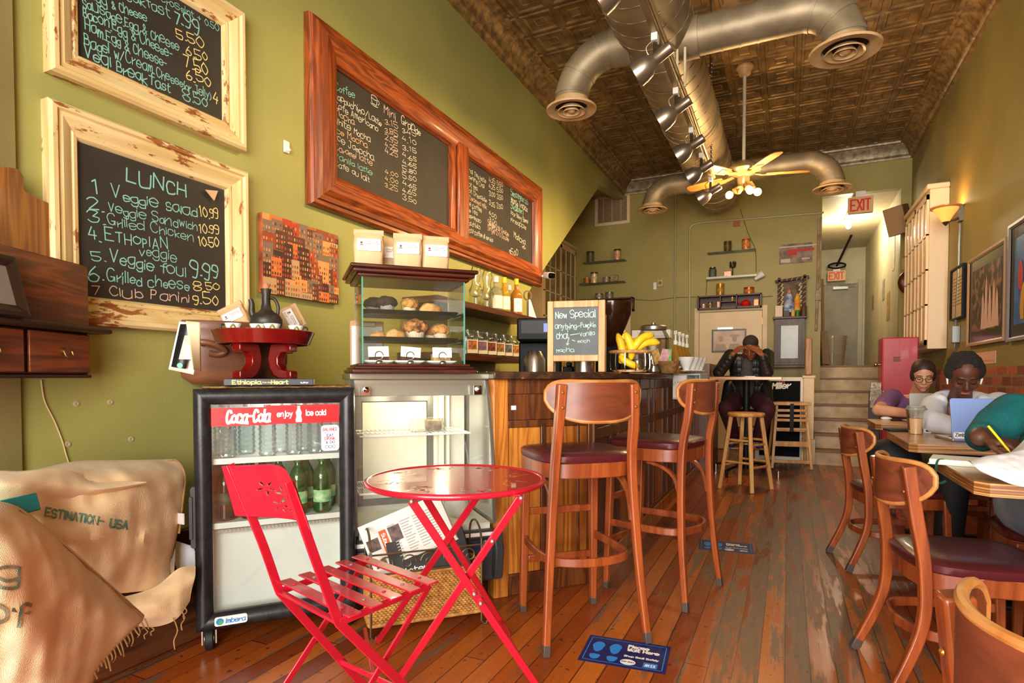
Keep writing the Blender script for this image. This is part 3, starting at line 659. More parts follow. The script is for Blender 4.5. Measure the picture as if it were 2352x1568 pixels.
lines([('Breakfast', 262, -14, 391, 41, 22), ('Crossint + 0.50', 370, 2, 503, 72, 16, C_T), ('Egg & Cheese', 205, -4, 337, 50, 22), ('7.99', 402, 52, 458, 82, 30), ('Sausage.Egg & Cheese', 190, 14, 411, 117, 22), ('5.50', 405, 86, 470, 112, 22, C_Y),
 ('Bacon.Egg & Cheese-', 191, 37, 398, 135, 23), ('6.50', 428, 126, 477, 143, 20, C_Y), ('Ham.Egg & Cheese-', 195, 68, 385, 158, 23), ('7.50', 425, 154, 478, 172, 24, C_Y), ('Bagel w/Cream Cheese(or Jelly)', 194, 101, 484, 229, 22),
 ('6.50', 428, 178, 484, 200, 22, C_Y), ('4', 488, 236, 500, 243, 22, C_Y), ('Vegi Breakfast', 194, 130, 390, 216, 26), ('8.50', 421, 230, 476, 248, 22)], FLW, -.012, brk, 'chalk_writing', .1)
# red oak double menu board
oak = wood('red_oak_frame', (166, 80, 32), (108, 46, 16), 'X', 9, .38, .15, ring=18); oak_z = wood('red_oak_frame_upright', (166, 80, 32), (108, 46, 16), 'Z', 9, .38, .15, ring=18)
X0, X1, Z0, Z1 = 2.372, 5.56, 1.955, 2.955
mx0, mx1 = lp(1037, 430, FLW, -.03)[0], lp(1071, 450, FLW, -.03)[0]
PO = [(0, 0), (0, .035), (.012, .05), (.03, .05), (.036, .062), (.06, .066), (.085, .085), (.15, .075), (.19, .05), (.2, .02)]
dbl = fthing('menu_chalkboard', 'large red oak double framed drinks menu board high on the left wall', 'chalkboard', FLW)
for nm, sd, m in (('frame_stile', 'l', oak_z), ('frame_stile', 'r', oak_z), ('frame_rail', 't', oak), ('frame_rail', 'b', oak)): obj(nm, moulding(B(), X0, X1, Z0, Z1, PO, sd), m, dbl, angle=25)
b = B(); xm = (mx0+mx1)/2; w = max(.13, (mx1-mx0)/2+.02); b.prism([(xm-w, Z0+.17), (xm+w, Z0+.17), (xm+w, Z1-.17), (xm-w, Z1-.17)], -.05, 0); b.prism([(xm-w*.6, Z0+.12), (xm+w*.6, Z0+.12), (xm+w*.6, Z1-.12), (xm-w*.6, Z1-.12)], -.075, -.05)
obj('frame_stile', b, oak_z, dbl, bev=.012)
obj('slate', B().box(X0+.17, X1-.17, -.015, 0, Z0+.17, Z1-.17), slate, dbl, smooth=False)
it = [('Coffee', 770, 206, 815, 227, 15, C_T), ('Cappuchino/Latte', 768, 224, 875, 290, 15, C_W), ('Cafe Americano', 769, 246, 868, 301, 14, C_W), ('Mocha', 770, 264, 813, 286, 15, C_P), ('White Mocha', 769, 283, 850, 327, 15, C_W), ('Ice Mocha', 770, 303, 843, 341, 14, C_O),
 ('Ice Jamocha', 772, 322, 858, 369, 14, C_W), ('Caramel latte', 769, 343, 855, 380, 13, C_P), ('Vanilla latte', 769, 363, 855, 402, 13, C_T), ('Cafe au lait', 770, 381, 848, 418, 13, C_W), ('Mini', 882, 260, 908, 275, 17, C_P), ('Grande', 921, 281, 965, 313, 17, C_W)]
for s_, y in zip(('3.15', '3.85', '2.95', '4.25', '4.25'), (283, 303, 319, 336, 350)): it.append((s_, 884, y, 914, y+13, 12, C_P))
for s_, y in zip(('4.00', '4.00', '3.25'), (397, 413, 430)): it.append((s_, 884, y, 914, y+12, 11, C_O))
for s_, y in zip(('3.45', '4.10', '3.15', '4.65', '4.65', '5.80', '5.50', '4.65', '4.65', '3.50'), (303, 323, 341, 360, 375, 390, 406, 423, 440, 456)): it.append((s_, 924, y, 956, y+12, 11, C_W))
for s_, x0, y0, x1, y1 in (('Chai Tea latte', 1073, 393, 1116, 421), ('Morning Chai', 1073, 408, 1112, 433), ('Hot tea', 1073, 424, 1096, 439), ('Hot Chocolate', 1073, 440, 1117, 465), ('Steamed Milk', 1073, 456, 1118, 480), ('Ice coffee', 1073, 470, 1106, 487), ('Ice Tea', 1073, 484, 1096, 494), ('Espresso', 1073, 498, 1104, 512), ('Macchiato', 1073, 514, 1103, 527), ('Decaf coffee all service', 1072, 531, 1132, 556), ('Single 2.50 Double', 1120, 515, 1168, 542), ('Single 2.75 Double', 1120, 527, 1168, 555)):
    it.append((s_, x0, y0, x1, y1, 10, C_P if 'S' == s_[0] else C_W))
for s_, y in (('4.25 5.50', 418), ('4.25 5.50', 432), ('3.00 3.50', 448), ('3.25 3.50', 470), ('6.00', 492), ('3.00', 506), ('4.00', 518)): it.append((s_, 1123, y, 1155 if ' ' in s_ else 1140, y+12, 10, C_P if y < 430 else C_W))
for s_, x0, y0, x1, y1 in (('Smoothies 5.5', 1173, 447, 1212, 470), ('Mango Tropics', 1174, 464, 1211, 485), ('Strawberry', 1173, 478, 1202, 494), ('Four Berry Blend', 1173, 492, 1212, 514), ('Pineapple', 1173, 508, 1208, 526), ('Matcha', 1180, 545, 1206, 562), ('$5.00', 1170, 583, 1190, 588), ('6', 1200, 570, 1206, 573)): it.append((s_, x0, y0, x1, y1, 13 if s_[0] in 'S$M' else 10, C_T if s_[0] == 'S' else C_W))
lines(it, FLW, -.016, dbl, 'chalk_writing', .1)
b = B(); cx, cz = lp(859, 236, FLW, -.016)
for pts in (arc(cx, cz+.03, .03, 0, 360, 14, .012), [(cx-.03, cz+.03), (cx-.02, cz-.01), (cx+.02, cz-.01), (cx+.03, cz+.03)], arc(cx+.035, cz+.015, .013, -90, 90, 6), arc(cx, cz-.012, .035, 180, 360, 8, .008)):
    for (a, c), (d, e) in zip(pts, pts[1:]): 
        l = math.hypot(d-a, e-c) or 1; nx, nz = -(e-c)/l*.002, (d-a)/l*.002
        b.add([(a+nx, -.018, c+nz), (a-nx, -.018, c-nz), (d-nx, -.018, e-nz), (d+nx, -.018, e+nz)], [(0, 1, 2, 3)])
obj('chalk_drawing', b, C_W, dbl, smooth=False)
# city canvas
cv = fthing('canvas_print', 'unframed canvas print of orange hillside city buildings above the counter fridge', 'picture', FLW)
x0, x1, z0, z1 = 2.06, 2.585, 1.448, 1.832
obj('canvas', B().box(x0, x1, -.03, 0, z0, z1), mat('canvas_dusk', (196, 102, 56), .6, c2=(120, 56, 34), ns=12), cv, bev=.003)
pal = [(150, 70, 38), (216, 112, 54), (96, 58, 40), (196, 150, 104), (70, 42, 34), (232, 150, 84), (128, 104, 84), (184, 62, 34)]
pb = B(); mi = []; rr = random.Random(3)
for row in range(7):
    zb = z0+(z1-z0)*(1-row/7.)-.075; x = x0; 
    while x < x1-.015:
        w = min(rr.uniform(.03, .085), x1-x); h = rr.uniform(.05, .12); k = rr.randrange(len(pal)); y = -.0305-row*.00025
        zb_ = max(zb, z0); zt_ = min(zb+h, z1)
        quad(pb, (x, y, zb_), w, zt_-zb_); mi.append(k)
        for i in range(int(w/.016)):
            for j in range(int((zt_-zb_)/.026)): quad(pb, (x+.004+i*.016, y-.0001, zb_+.006+j*.026), .008, .014); mi.append((k+3+i*j) % len(pal))
        x += w
o_ = obj('printed_scene', pb, [mat('print_%d' % k, c, .6) for k, c in enumerate(pal)], cv, smooth=False); o_.data.polygons.foreach_set('material_index', mi)
# small things fixed to the wall
def wp(px, py): return lp(px, py, FLW)
b = B(); x, z = wp(656, 338); b.box(x-.018, x+.018, -.012, 0, z-.03, z+.03); b.cyl((x, -.012, z-.012), (x, -.03, z-.02), .008)
o = one('wall_hook', b, white_m, 'small white hook fixed to the wall left of the oak menu board', 'hook', (XL, 0, 0), 90, bev=.004)
for i, (px, py, w) in enumerate(((175, 927, 'upper left one above the sacks'), (253, 923, 'upper right one above the sacks'), (155, 1020, 'lower left, beside the hanging cord'), (301, 1008, 'lower right one above the sacks'))):
    x, z = wp(px, py); b = B(); b.lathe([(0, .0), (.011, 0), (.0105, .003), (.005, .004), (.004, .001), (0, .001)], 14); b.v = [(x+vx, -vz-.0, z+vy) for vx, vy, vz in b.v]
    one('screw_washer', b, mat('pale_washer', (206, 190, 150), .4, .4), 'small pale screw washer in the green wall, '+w, 'screw', (XL, 0, 0), 90, group='screw washers in the wall')
b = B(); b.tube(smoothp([(wp(x, y)[0], -.006, wp(x, y)[1]) for x, y in ((92, 872), (100, 920), (122, 965), (140, 1010), (150, 1045), (160, 1075))], 5), .0025, 6)
one('twine', b, mat('twine', (206, 180, 130), .7), 'thin pale cord hanging down the green wall behind the sacks', 'cord', (XL, 0, 0), 90)
# wooden wall organiser on the bay wall
FO = ((-2.3, 1.07), 115)
pine = wood('honey_pine', (190, 122, 40), (140, 78, 22), 'Z', 7, .4, .1, ring=20); dk_oak = wood('dark_stained_oak', (146, 72, 24), (92, 42, 14), 'X', 8, .4, .1, ring=16); dk2 = wood('dark_ledge_oak', (70, 34, 16), (40, 20, 10), 'X', 8, .4)
org = fthing('wall_organiser', 'dark wooden wall organiser with scrolled pine back and small drawers', 'shelf', FO, y=0)
P_ = lambda px, py, y: lp(px, py, FO, y)
YF = -.17
b = B(); pts = [P_(x, y, -.03) for x, y in ((205, 800), (203, 600), (200, 560), (186, 530), (166, 505), (150, 490), (146, 476), (134, 468), (118, 472), (80, 458), (42, 436), (41, 405), (30, 388), (8, 384), (-60, 378), (-140, 390), (-140, 800))]
b.prism(pts, -.05, -.03); b.box(min(p[0] for p in pts), max(p[0] for p in pts), -.03, -.002, 1.15, 1.3); obj('scrolled_back', b, pine, org, bev=.004)
xr = P_(204, 700, YF)[0]; xl = -.78
zt = P_(204, 612, YF)[1]; zl = P_(205, 752, YF)[1]; zb = P_(205, 868, YF)[1]
b = B(); b.prism([(xl, zl), (xr, zl), (xr, zt), (xl, zt)], YF, YF+.02); b.box(xr-.02, xr, YF+.02, -.04, zl, zt); obj('letter_pocket', b, dk_oak, org, bev=.004)
b = B(); b.box(xl, xr+.035, YF-.06, -.02, zl-.022, zl); obj('ledge', b, dk2, org, bev=.008)
b = B(); b.box(xl, xr, YF+.005, -.02, zb+.012, zl-.022); b.box(xl, xr+.004, YF-.004, -.02, zb, zb+.012); obj('drawer_case', b, dk2, org, bev=.003)
dw = xr-P_(62, 820, YF)[0]
for xa in (xr-dw, xr-2*dw-.01, xr-3*dw-.02):
    d = obj('drawer', B().box(xa+.004, xa+dw-.006, YF-.006, YF+.004, zb+.018, zl-.028), dk_oak, org, bev=.003)
    h = B(); xc = xa+dw*.52; zc = (zb+zl)/2; h.cyl((xc, YF-.006, zc), (xc, YF-.02, zc), .012); h.tube(smoothp([(xc-.018, YF-.02, zc), (xc-.014, YF-.028, zc-.02), (xc+.014, YF-.028, zc-.02), (xc+.018, YF-.02, zc)], 4), .003, 6); obj('drawer_pull', h, mat('aged_brass', (150, 110, 60), .35, .9), d)
pf = fthing('picture_frame', 'dark narrow picture frame leaning on the wall organiser ledge', 'frame', FO, y=0)
b = B(); xe = P_(35, 700, YF-.03)[0]; moulding(b, xe-.32, xe, zl+.001, P_(20, 588, YF-.03)[1], [(0, 0), (0, .018), (.012, .022), (.03, .01), (.03, 0)]); b.v = [(x, y-.178-.05*(1-(z-zl)/.2), z) for x, y, z in b.v]
obj('frame', b, mat('dark_frame', (44, 26, 16), .35), pf); c_ = B(); z_ = zl+.02; c_.box(xe-.30, xe-.02, -.008, 0, z_, P_(20, 588, YF-.03)[1]-.02); c_.v = [(x, y-.178-.05*(1-(z-zl)/.2), z) for x, y, z in c_.v]; obj('print', c_, mat('frame_print', (150, 140, 130), .2), pf)
# ------------------------------------------------------------------ burlap sacks
burlap = mat('burlap', (238, 208, 164), .9, c2=(224, 190, 142), ns=9, weave=115, sheen=.2)
burlap_dk = mat('burlap_seam', (176, 136, 86), .9, c2=(150, 110, 66), ns=30, weave=115)
def crom(p, t):
    n = len(p)-1; f = min(t*n, n-1e-6); i = int(f); t = f-i
    a, b_, c, d = p[max(i-1, 0)], p[i], p[i+1], p[min(i+2, n)]
    return 0.5*((2*b_)+(c-a)*t+(2*a-5*b_+4*c-d)*t*t+(3*b_-a-3*c+d)*t**3)
def pillow(rows, thick, nu=44, nv=34, wr=.012, seed=0., zmin=None, fr=9, puff=0.):
    """closed sack from control rows (photo x, y, distance): a front, and a back set further away"""
    R_ = [[at(*p) for p in r] for r in rows]; b = B()
    def pt(u, v, back):
        p = crom([crom(r, u) for r in R_], v); d = (p-_o); l = d.length; d = d/l
        e = min(1, 4*u*(1-u)*1.0)**.6*min(1, 4*v*(1-v))**.6
        q = p*3; w = (noise.noise(Vector((q.x*fr*.4+seed, q.y*fr*.4, q.z*fr)))*.6+noise.noise(Vector((q.x*fr+seed, q.y*fr, q.z*2)))*.5)*wr
        o_ = (thick*e) if back else -w*(.3+.7*e)-puff*math.sin(PI*u)**.7*math.sin(PI*v)**.8
        p = p+d*o_
        if zmin is not None and p.z < zmin: p.z = zmin
        return p
    n = 2*nv-2
    def fn(u, w):
        k = round(w*n)
        return pt(u, k/(nv-1), False) if k < nv else pt(u, (n-k)/(nv-1), True)
    vs = [fn(i/(nu-1), k/n) for k in range(n) for i in range(nu)]
    b.add(vs, [(k*nu+i, k*nu+i+1, ((k+1) % n)*nu+i+1, ((k+1) % n)*nu+i) for k in range(n) for i in range(nu-1)])
    b.f += [tuple(k*nu for k in range(n)), tuple(k*nu+nu-1 for k in reversed(range(n)))]
    return b
def lettering(host, text, a, c, h, lw=.16, off=.005, jit=.05, m=None, name='printed_lettering', parent=None, arcf=0.):
    """stencil text laid onto a curved surface, from a to c across the photograph"""
    b = B(); write(b, text, (0, 0, 0), h, math.hypot(c[0]-a[0], c[1]-a[1]), h*lw, jit=jit)
    t = BVHTree.FromPolygons([host.matrix_world @ v.co for v in host.data.vertices], [tuple(p.vertices) for p in host.data.polygons])
    L_ = math.hypot(c[0]-a[0], c[1]-a[1]); dx, dy = (c[0]-a[0])/L_, (c[1]-a[1])/L_; out = []; 
    for x, y, z in b.v:
        s_ = z + arcf*math.sin(PI*x/L_)*L_
        px, py = a[0]+dx*x+dy*s_, a[1]+dy*x-dx*s_
        d = ray(px, py).normalized(); hit = t.ray_cast(_o, d); out.append(tuple((hit[0] if hit[0] is not None else _o+d*2)-d*off))
    b.v = out; return obj(name, b, m, parent, smooth=False)
ink = mat('teal_ink', (70, 136, 130), .9, c2=(130, 140, 110), ns=60); ink2 = mat('grey_green_ink', (104, 128, 116), .9, c2=(150, 130, 96), ns=40)
b = pillow([[(-70, 1072, 1.66), (60, 1080, 1.78), (180, 1058, 1.95), (300, 1056, 2.1), (405, 1054, 2.27)], [(-70, 1105, 1.5), (60, 1115, 1.62), (180, 1095, 1.8), (310, 1085, 1.98), (426, 1085, 2.24)],
 [(-70, 1160, 1.50), (60, 1165, 1.63), (190, 1150, 1.80), (310, 1130, 1.95), (420, 1150, 2.2)], [(-70, 1230, 1.46), (60, 1230, 1.57), (180, 1225, 1.74), (300, 1225, 1.92), (408, 1225, 2.17)],
 [(-70, 1310, 1.5), (60, 1300, 1.6), (180, 1300, 1.77), (290, 1305, 1.93), (392, 1290, 2.14)], [(-70, 1390, 1.6), (60, 1380, 1.68), (180, 1372, 1.84), (280, 1362, 1.98), (398, 1350, 2.13)]], .2, wr=.05, seed=3, fr=7, puff=.05)
sk = one('burlap_sack', b, burlap, 'full burlap coffee sack lying on the ledge, stencilled destination USA', 'sack', group='burlap coffee sacks')
lettering(sk, 'ESTINATION- USA', (104, 1184), (292, 1216), 19, .2, m=ink, parent=sk)
b = B(); b.tube(smoothp([at(x, y, d-.01) for x, y, d in ((360, 1066, 2.2), (405, 1058, 2.26), (424, 1090, 2.235), (420, 1150, 2.2), (411, 1225, 2.17))], 6), .004, 6); obj('seam', b, burlap_dk, sk)
b = B(); p = at(410, 1190, 2.16); b.m = Matrix.Translation(p); b.box(-.005, .03, -.002, .002, -.02, .02); obj('paper_tag', b, mat('paper_white', (232, 230, 236), .7), sk)
# a heavy fold of sackcloth along its top
b = pillow([[(-70, 1075, 1.52), (40, 1082, 1.6), (140, 1076, 1.72), (230, 1100, 1.84), (335, 1106, 1.93)], [(-70, 1110, 1.46), (40, 1112, 1.54), (130, 1112, 1.66), (230, 1122, 1.79), (337, 1107, 1.93)], [(-70, 1150, 1.5), (40, 1152, 1.57), (120, 1150, 1.69), (220, 1140, 1.82), (335, 1109, 1.93)]], .07, nv=16, wr=.012, seed=8)
obj('folded_flap', b, burlap, sk)
b = pillow([[(240, 1378, 1.98), (300, 1366, 2.02), (360, 1345, 2.06), (410, 1305, 2.1), (449, 1300, 2.14)], [(262, 1400, 1.93), (310, 1392, 1.97), (365, 1378, 2.0), (410, 1345, 2.05), (448, 1325, 2.1)], [(290, 1415, 1.95), (330, 1418, 1.98), (372, 1408, 2.0), (410, 1388, 2.04), (440, 1355, 2.1)], [(300, 1436, 2.0), (345, 1440, 2.02), (385, 1432, 2.03), (412, 1415, 2.05), (436, 1380, 2.1)]], .05, nv=20, wr=.02, seed=5)
s2 = one('burlap_sack', b, burlap, 'empty crumpled burlap sack squashed under the full sack on the ledge', 'sack', group='burlap coffee sacks')
b = B()
for px, py, l in ((398, 1418, .11), (415, 1400, .07), (345, 1438, .03), (330, 1440, .04), (420, 1390, .05)):
    p = at(px, py, 2.02); b.tube(smoothp([p, p+Vector((.012, .006, -l*.4)), p+Vector((-.004, .004, -l*.75)), p+Vector((.006, 0, -l))], 4), .0022, 5)
obj('loose_thread', b, burlap_dk, s2)
b = pillow([[(-90, 1150, 1.36), (30, 1158, 1.46), (120, 1222, 1.58), (220, 1310, 1.72), (332, 1412, 1.88)], [(-90, 1180, 1.24), (25, 1190, 1.35), (115, 1255, 1.48), (210, 1335, 1.64), (328, 1425, 1.85)], [(-90, 1280, 1.2), (20, 1290, 1.29), (105, 1340, 1.4), (195, 1395, 1.56), (312, 1440, 1.81)], [(-90, 1390, 1.19), (10, 1400, 1.27), (90, 1440, 1.37), (170, 1478, 1.53), (270, 1482, 1.74)],
 [(-90, 1510, 1.22), (0, 1520, 1.3), (80, 1540, 1.39), (150, 1556, 1.5), (222, 1545, 1.66)], [(-90, 1640, 1.3), (0, 1650, 1.36), (80, 1650, 1.43), (140, 1640, 1.5), (200, 1605, 1.6)]], .18, wr=.045, seed=12, zmin=.03, fr=7, puff=.04)
s3 = one('burlap_sack', b, burlap, 'slumped burlap sack with faded stencil spilling over the ledge front', 'sack', group='burlap coffee sacks')
lettering(s3, 'ig', (-30, 1330), (46, 1335), 46, .16, m=ink2, parent=s3); lettering(s3, 'of', (-30, 1425), (56, 1440), 56, .16, m=ink2, parent=s3)
b = B()
for i in range(16):
    u = i/15; px, py = 332-u*120, 1420+u*110; p = at(px, py, 1.84-u*.2); l = random.uniform(.02, .05); b.tube(smoothp([p, p+Vector((.012, .0, -l*.5)), p+Vector((random.uniform(-.015, .02), .004, -l))], 4), .0022, 5)
obj('frayed_edge', b, burlap_dk, s3)
b = B(); b.tube(smoothp([at(x, y, d-.012) for x, y, d in ((40, 1172, 1.44), (118, 1232, 1.56), (218, 1318, 1.70), (326, 1414, 1.86))], 6), .004, 6); obj('seam', b, burlap_dk, s3)
b = B(); p = at(22, 1168, 1.49); b.m = Matrix.Translation(p) @ Matrix.Rotation(R(20), 4, 'Z') @ Matrix.Rotation(R(-15), 4, 'Y'); b.box(-.14, .035, -.05, .05, -.022, .024)
one('teal_box', b, mat('teal_card', (16, 118, 116), .5), 'teal box corner tucked between the two burlap sacks', 'box', bev=.003)
b = B(); b.grid(lambda u, v: at(385+60*u+20*v, 1235+70*v+20*u, 2.26+.03*u), 8, 8); one('paper_sheet', b, mat('paper_white', (232, 230, 236), .7), 'white paper sheet tucked behind the full sack beside the fridge', 'paper', solid=.001)
# ================================================================== COUNTER FRIDGE
FR = ((-1.985, 1.475), 50.3)
blk = mat('black_fridge_plastic', (26, 26, 27), .33, c2=(40, 40, 42), ns=30, bump=.05, bs=120); wht = mat('fridge_liner', (226, 230, 222), .45); clear = glassy('clear_glass', (.97, .99, .98), .05)
red_b = mat('banner_red', (216, 28, 34), .4); txw = mat('print_white', (240, 236, 230), .6); rubber = mat('black_rubber', (20, 20, 20), .6)
fg = fthing('drinks_fridge', 'black glass door drinks fridge on castors with a red banner', 'fridge', FR)
b = B(); b.box(.0, .572, .045, .36, .1, .12); b.box(.0, .572, .045, .36, .965, .992); b.box(.0, .03, .045, .36, .12, .965); b.box(.542, .572, .045, .36, .12, .965); b.box(.0, .572, .34, .36, .12, .965)
obj('cabinet', b, blk, fg, bev=.004)
b = B(); b.box(.03, .036, .046, .34, .12, .965); b.box(.536, .542, .046, .34, .12, .965); b.box(.03, .542, .332, .34, .12, .965); b.box(.03, .542, .046, .34, .955, .965); b.box(.03, .542, .09, .34, .12, .435); b.box(.045, .527, .085, .09, .445, .462); obj('liner', b, wht, fg, smooth=False)
b = B(); moulding(b, -.012, .574, .088, .996, [(0, -.04), (0, .008), (.006, .018), (.02, .024), (.038, .02), (.05, .008), (.058, .0), (.06, -.02)]); dr = obj('door_frame', b, blk, fg, angle=50)
obj('door_glass', B().box(.045, .517, .004, .008, .145, .938), clear, dr, smooth=False)
b = B(); b.prism(rrect(-.026, .0, .405, .635, .012), -.012, .03); b.prism(rrect(-.03, -.018, .44, .60, .006), -.02, .02); obj('door_handle', b, mat('handle_grey', (52, 53, 56), .4), fg, bev=.004)
for z, nm in ((.725, 'shelf'), (.478, 'shelf')):
    b = B(); b.box(.04, .532, .03, .33, z-.008, z); b.box(.04, .532, .026, .034, z-.018, z+.004); obj('shelf', b, wht, fg, smooth=False)
b = B(); b.box(.04, .53, .06, .085, .437, .45)
for i in range(34): b.box(.05+i*.014, .056+i*.014, .056, .06, .438, .449)
obj('air_grille', b, mat('grille_grey', (176, 172, 160), .5), fg, smooth=False)
for x, y in ((.03, .03), (.54, .03), (.03, .32), (.54, .32)):
    c = B(); c.cyl((x-.015, y, .045), (x+.015, y, .045), .043, n=20); w = obj('castor', c, rubber, fg, bev=.005)
    c = B(); c.cyl((x-.017, y, .045), (x+.017, y, .045), .022, n=16); c.prism([(x-.026, .03), (x-.021, .03), (x-.021, .1), (x-.026, .1)], y-.022, y+.022); c.prism([(x+.021, .03), (x+.026, .03), (x+.026, .1), (x+.021, .1)], y-.022, y+.022); c.box(x-.03, x+.03, y-.025, y+.025, .085, .1); obj('castor_fork', c, steel, w)
yb = .0025
def strip(name, x0, x1, z0, z1, m, par, y=yb, tiltz=0): 
    return obj(name, B().add([(x0, y, z0), (x1, y, z0+tiltz), (x1, y, z1+tiltz), (x0, y, z1)], [(0, 1, 2, 3)]), m, par, smooth=False)
bn = strip('banner', .045, .242, .854, .924, red_b, dr); bn2 = strip('banner', .236, .512, .857, .930, red_b, dr, yb-.0006)
b = B(); write(b, 'Coca-Cola', (.098, yb-.0012, .868), .044, .15, .0085, jit=.05, slant=.25)
b.bar([(.10, yb-.0012, .862), (.125, yb-.0012, .869), (.15, yb-.0012, .863), (.175, yb-.0012, .861)], .0006, .005)
obj('banner_lettering', b, txw, dr, smooth=False)
b = B(); write(b, 'enjoy', (.278, yb-.0016, .886), .021, .055, .004, jit=.02); write(b, 'ice cold', (.385, yb-.0016, .888), .021, .075, .004, jit=.02)
b.prism([(.357+sx*w, z) for sx in (1,) for w, z in ((.0105, .862), (.012, .872), (.0085, .885), (.0115, .9), (.005, .915), (.0055, .926))]+[(.357-w, z) for w, z in ((.0055, .926), (.005, .915), (.0115, .9), (.0085, .885), (.012, .872), (.0105, .862))], yb-.0018, yb-.0012); obj('banner_lettering', b, txw, dr, smooth=False)
sk_ = obj('round_sticker', B().prism(rrect(.442, .512, .742, .846, .014), yb-.0005, yb), mat('sticker_white', (236, 236, 238), .5), dr, smooth=False)
ir, ib = mat('ink_red', (196, 36, 52), .7), mat('ink_blue', (44, 62, 128), .7)
b = B(); b2 = B(); y_ = yb-.001
write(b, 'BALANCE', (.449, y_, .823), .0115, .056, .002, jit=.0); write(b, 'DRINK', (.456, y_, .786), .0105, .042, .002, jit=0); obj('sticker_print', b, ir, sk_, smooth=False)
write(b2, 'WHAT YOU', (.455, y_, .813), .006, .044, .0008, jit=0); write(b2, 'EAT', (.464, y_, .799), .0105, .026, .002, jit=0); write(b2, '& DO', (.46, y_, .772), .0095, .034, .0018, jit=0)
for k in range(3):
    q = arc(.463+k*.014, .758, .006, 0, 360, 14)
    for (a0, c0), (a1, c1) in zip(q, q[1:]): b2.bar([(a0, y_, c0), (a1, y_, c1)], .0006, .0016)
obj('sticker_print', b2, ib, sk_, smooth=False)
bd = obj('maker_badge', B().prism(rrect(.05, .162, .105, .139, .008), -.025, -.02), txw, dr, smooth=False)
b = B(); write(b, 'Imbera', (.088, -.0258, .114), .017, .066, .0032, jit=0, slant=.2); b.cyl((.068, -.026, .122), (.068, -.0252, .122), .013, n=20); obj('badge_print', b, mat('badge_blue', (52, 128, 196), .5), bd, smooth=False)
b = B(); b.cyl((.071, -.0265, .118), (.071, -.0258, .118), .008, n=16); obj('badge_print', b, mat('badge_green', (70, 168, 96), .5), bd, smooth=False)
strip('round_sticker', .475, .5, .165, .18, mat('badge_blue', (52, 128, 196), .5), dr)
point('fridge_fill_light', (-1.985+.28*math.cos(R(50.3))-.2*math.sin(R(50.3)), 1.475+.28*math.sin(R(50.3))+.2*math.cos(R(50.3)), .93), 1.0, (.92, 1, .95), .05)  # faint fill light added inside the fridge, no fitted lamp
# bottles inside
def flocal(x, y, z, fr=FR):
    (ox, oy), d = fr; a = R(d); return (ox+x*math.cos(a)-y*math.sin(a), oy+x*math.sin(a)+y*math.cos(a), z)
pet = glassy('clear_bottle', (.93, .95, .95), .12, .06); grn = glassy('green_bottle', (.22, .62, .34), .10, .30, (24, 110, 54)); brn = glassy('dark_green_bottle', (.10, .22, .14), .08, .4, (20, 44, 30))
def bottle(name, label, loc, H_, r, m, mcap, mlab, grp, lz=(.45, .7), ribs=True, neck=.3, cat='bottle'):
    t = thing(name, label, cat, loc, 50, grp); pr = [(0, 0), (r*.8, 0), (r, r*.25)]
    n = 13; z0, z1 = r*.3, H_*.66
    for i in range(n+1):
        z = z0+(z1-z0)*i/n; pr.append((r*(1-.10*(i % 2)*(1 if ribs else 0)), z))
    pr += [(r*.95, H_*.7), (r*.7, H_*.8), (r*neck*1.15, H_*.88), (r*neck, H_*.92), (r*neck, H_*.955)]
    obj('glass_body' if not ribs else 'plastic_body', B().lathe(pr, 20), m, t); c = B(); c.cyl((0, 0, H_*.945), (0, 0, H_), r*neck*1.3, n=14); obj('cap', c, mcap, t)
    if mlab: c = B(); c.lathe([(r*1.01, H_*lz[0]), (r*1.015, H_*lz[1])], 20, caps=False); obj('label_band', c, mlab, t)
    return t
lab_b = mat('blue_label', (60, 92, 150), .5, c2=(220, 224, 230), ns=40); lab_g = mat('green_label', (70, 168, 84), .5, c2=(200, 220, 180), ns=30)
wb = None
for i, (x, y) in enumerate(((.10, .085), (.245, .08), (.345, .085), (.43, .10), (.17, .19), (.30, .2), (.395, .2), (.08, .21), (.48, .2))):
    l = flocal(x, y, .7255)
    lab_ = 'clear water bottle on the upper fridge shelf behind the red banner'
    if wb is None: wb = bottle('water_bottle', lab_, l, .205, .034, pet, mat('white_cap', (230, 230, 230), .4), lab_b, 'water bottles on the upper fridge shelf', (.62, .74))
    else: dup(wb, l)
gb = None
for i, (x, y) in enumerate(((.36, .09), (.455, .09), (.29, .16), (.40, .19), (.49, .2))):
    l = flocal(x, y, .4785)
    if gb is None: gb = bottle('green_bottle', 'green glass soda bottle standing on the middle fridge shelf', l, .225, .036, grn, mat('green_cap', (40, 120, 60), .4), lab_g, 'green bottles on the middle fridge shelf', (.2, .42), False, .36)
    else: dup(gb, l)
db = None
for i, (x, y) in enumerate(((.09, .1), (.18, .1), (.14, .22), (.23, .24))):
    l = flocal(x, y, .4785)
    if db is None: db = bottle('cola_bottle', 'dark green bottle at the shaded handle side of the middle fridge shelf', l, .22, .038, brn, mat('black_cap', (24, 24, 24), .4), mat('dark_label', (40, 80, 50), .5, c2=(20, 30, 24), ns=30), 'dark bottles on the middle fridge shelf', (.3, .5), False, .36)
    else: dup(db, l)
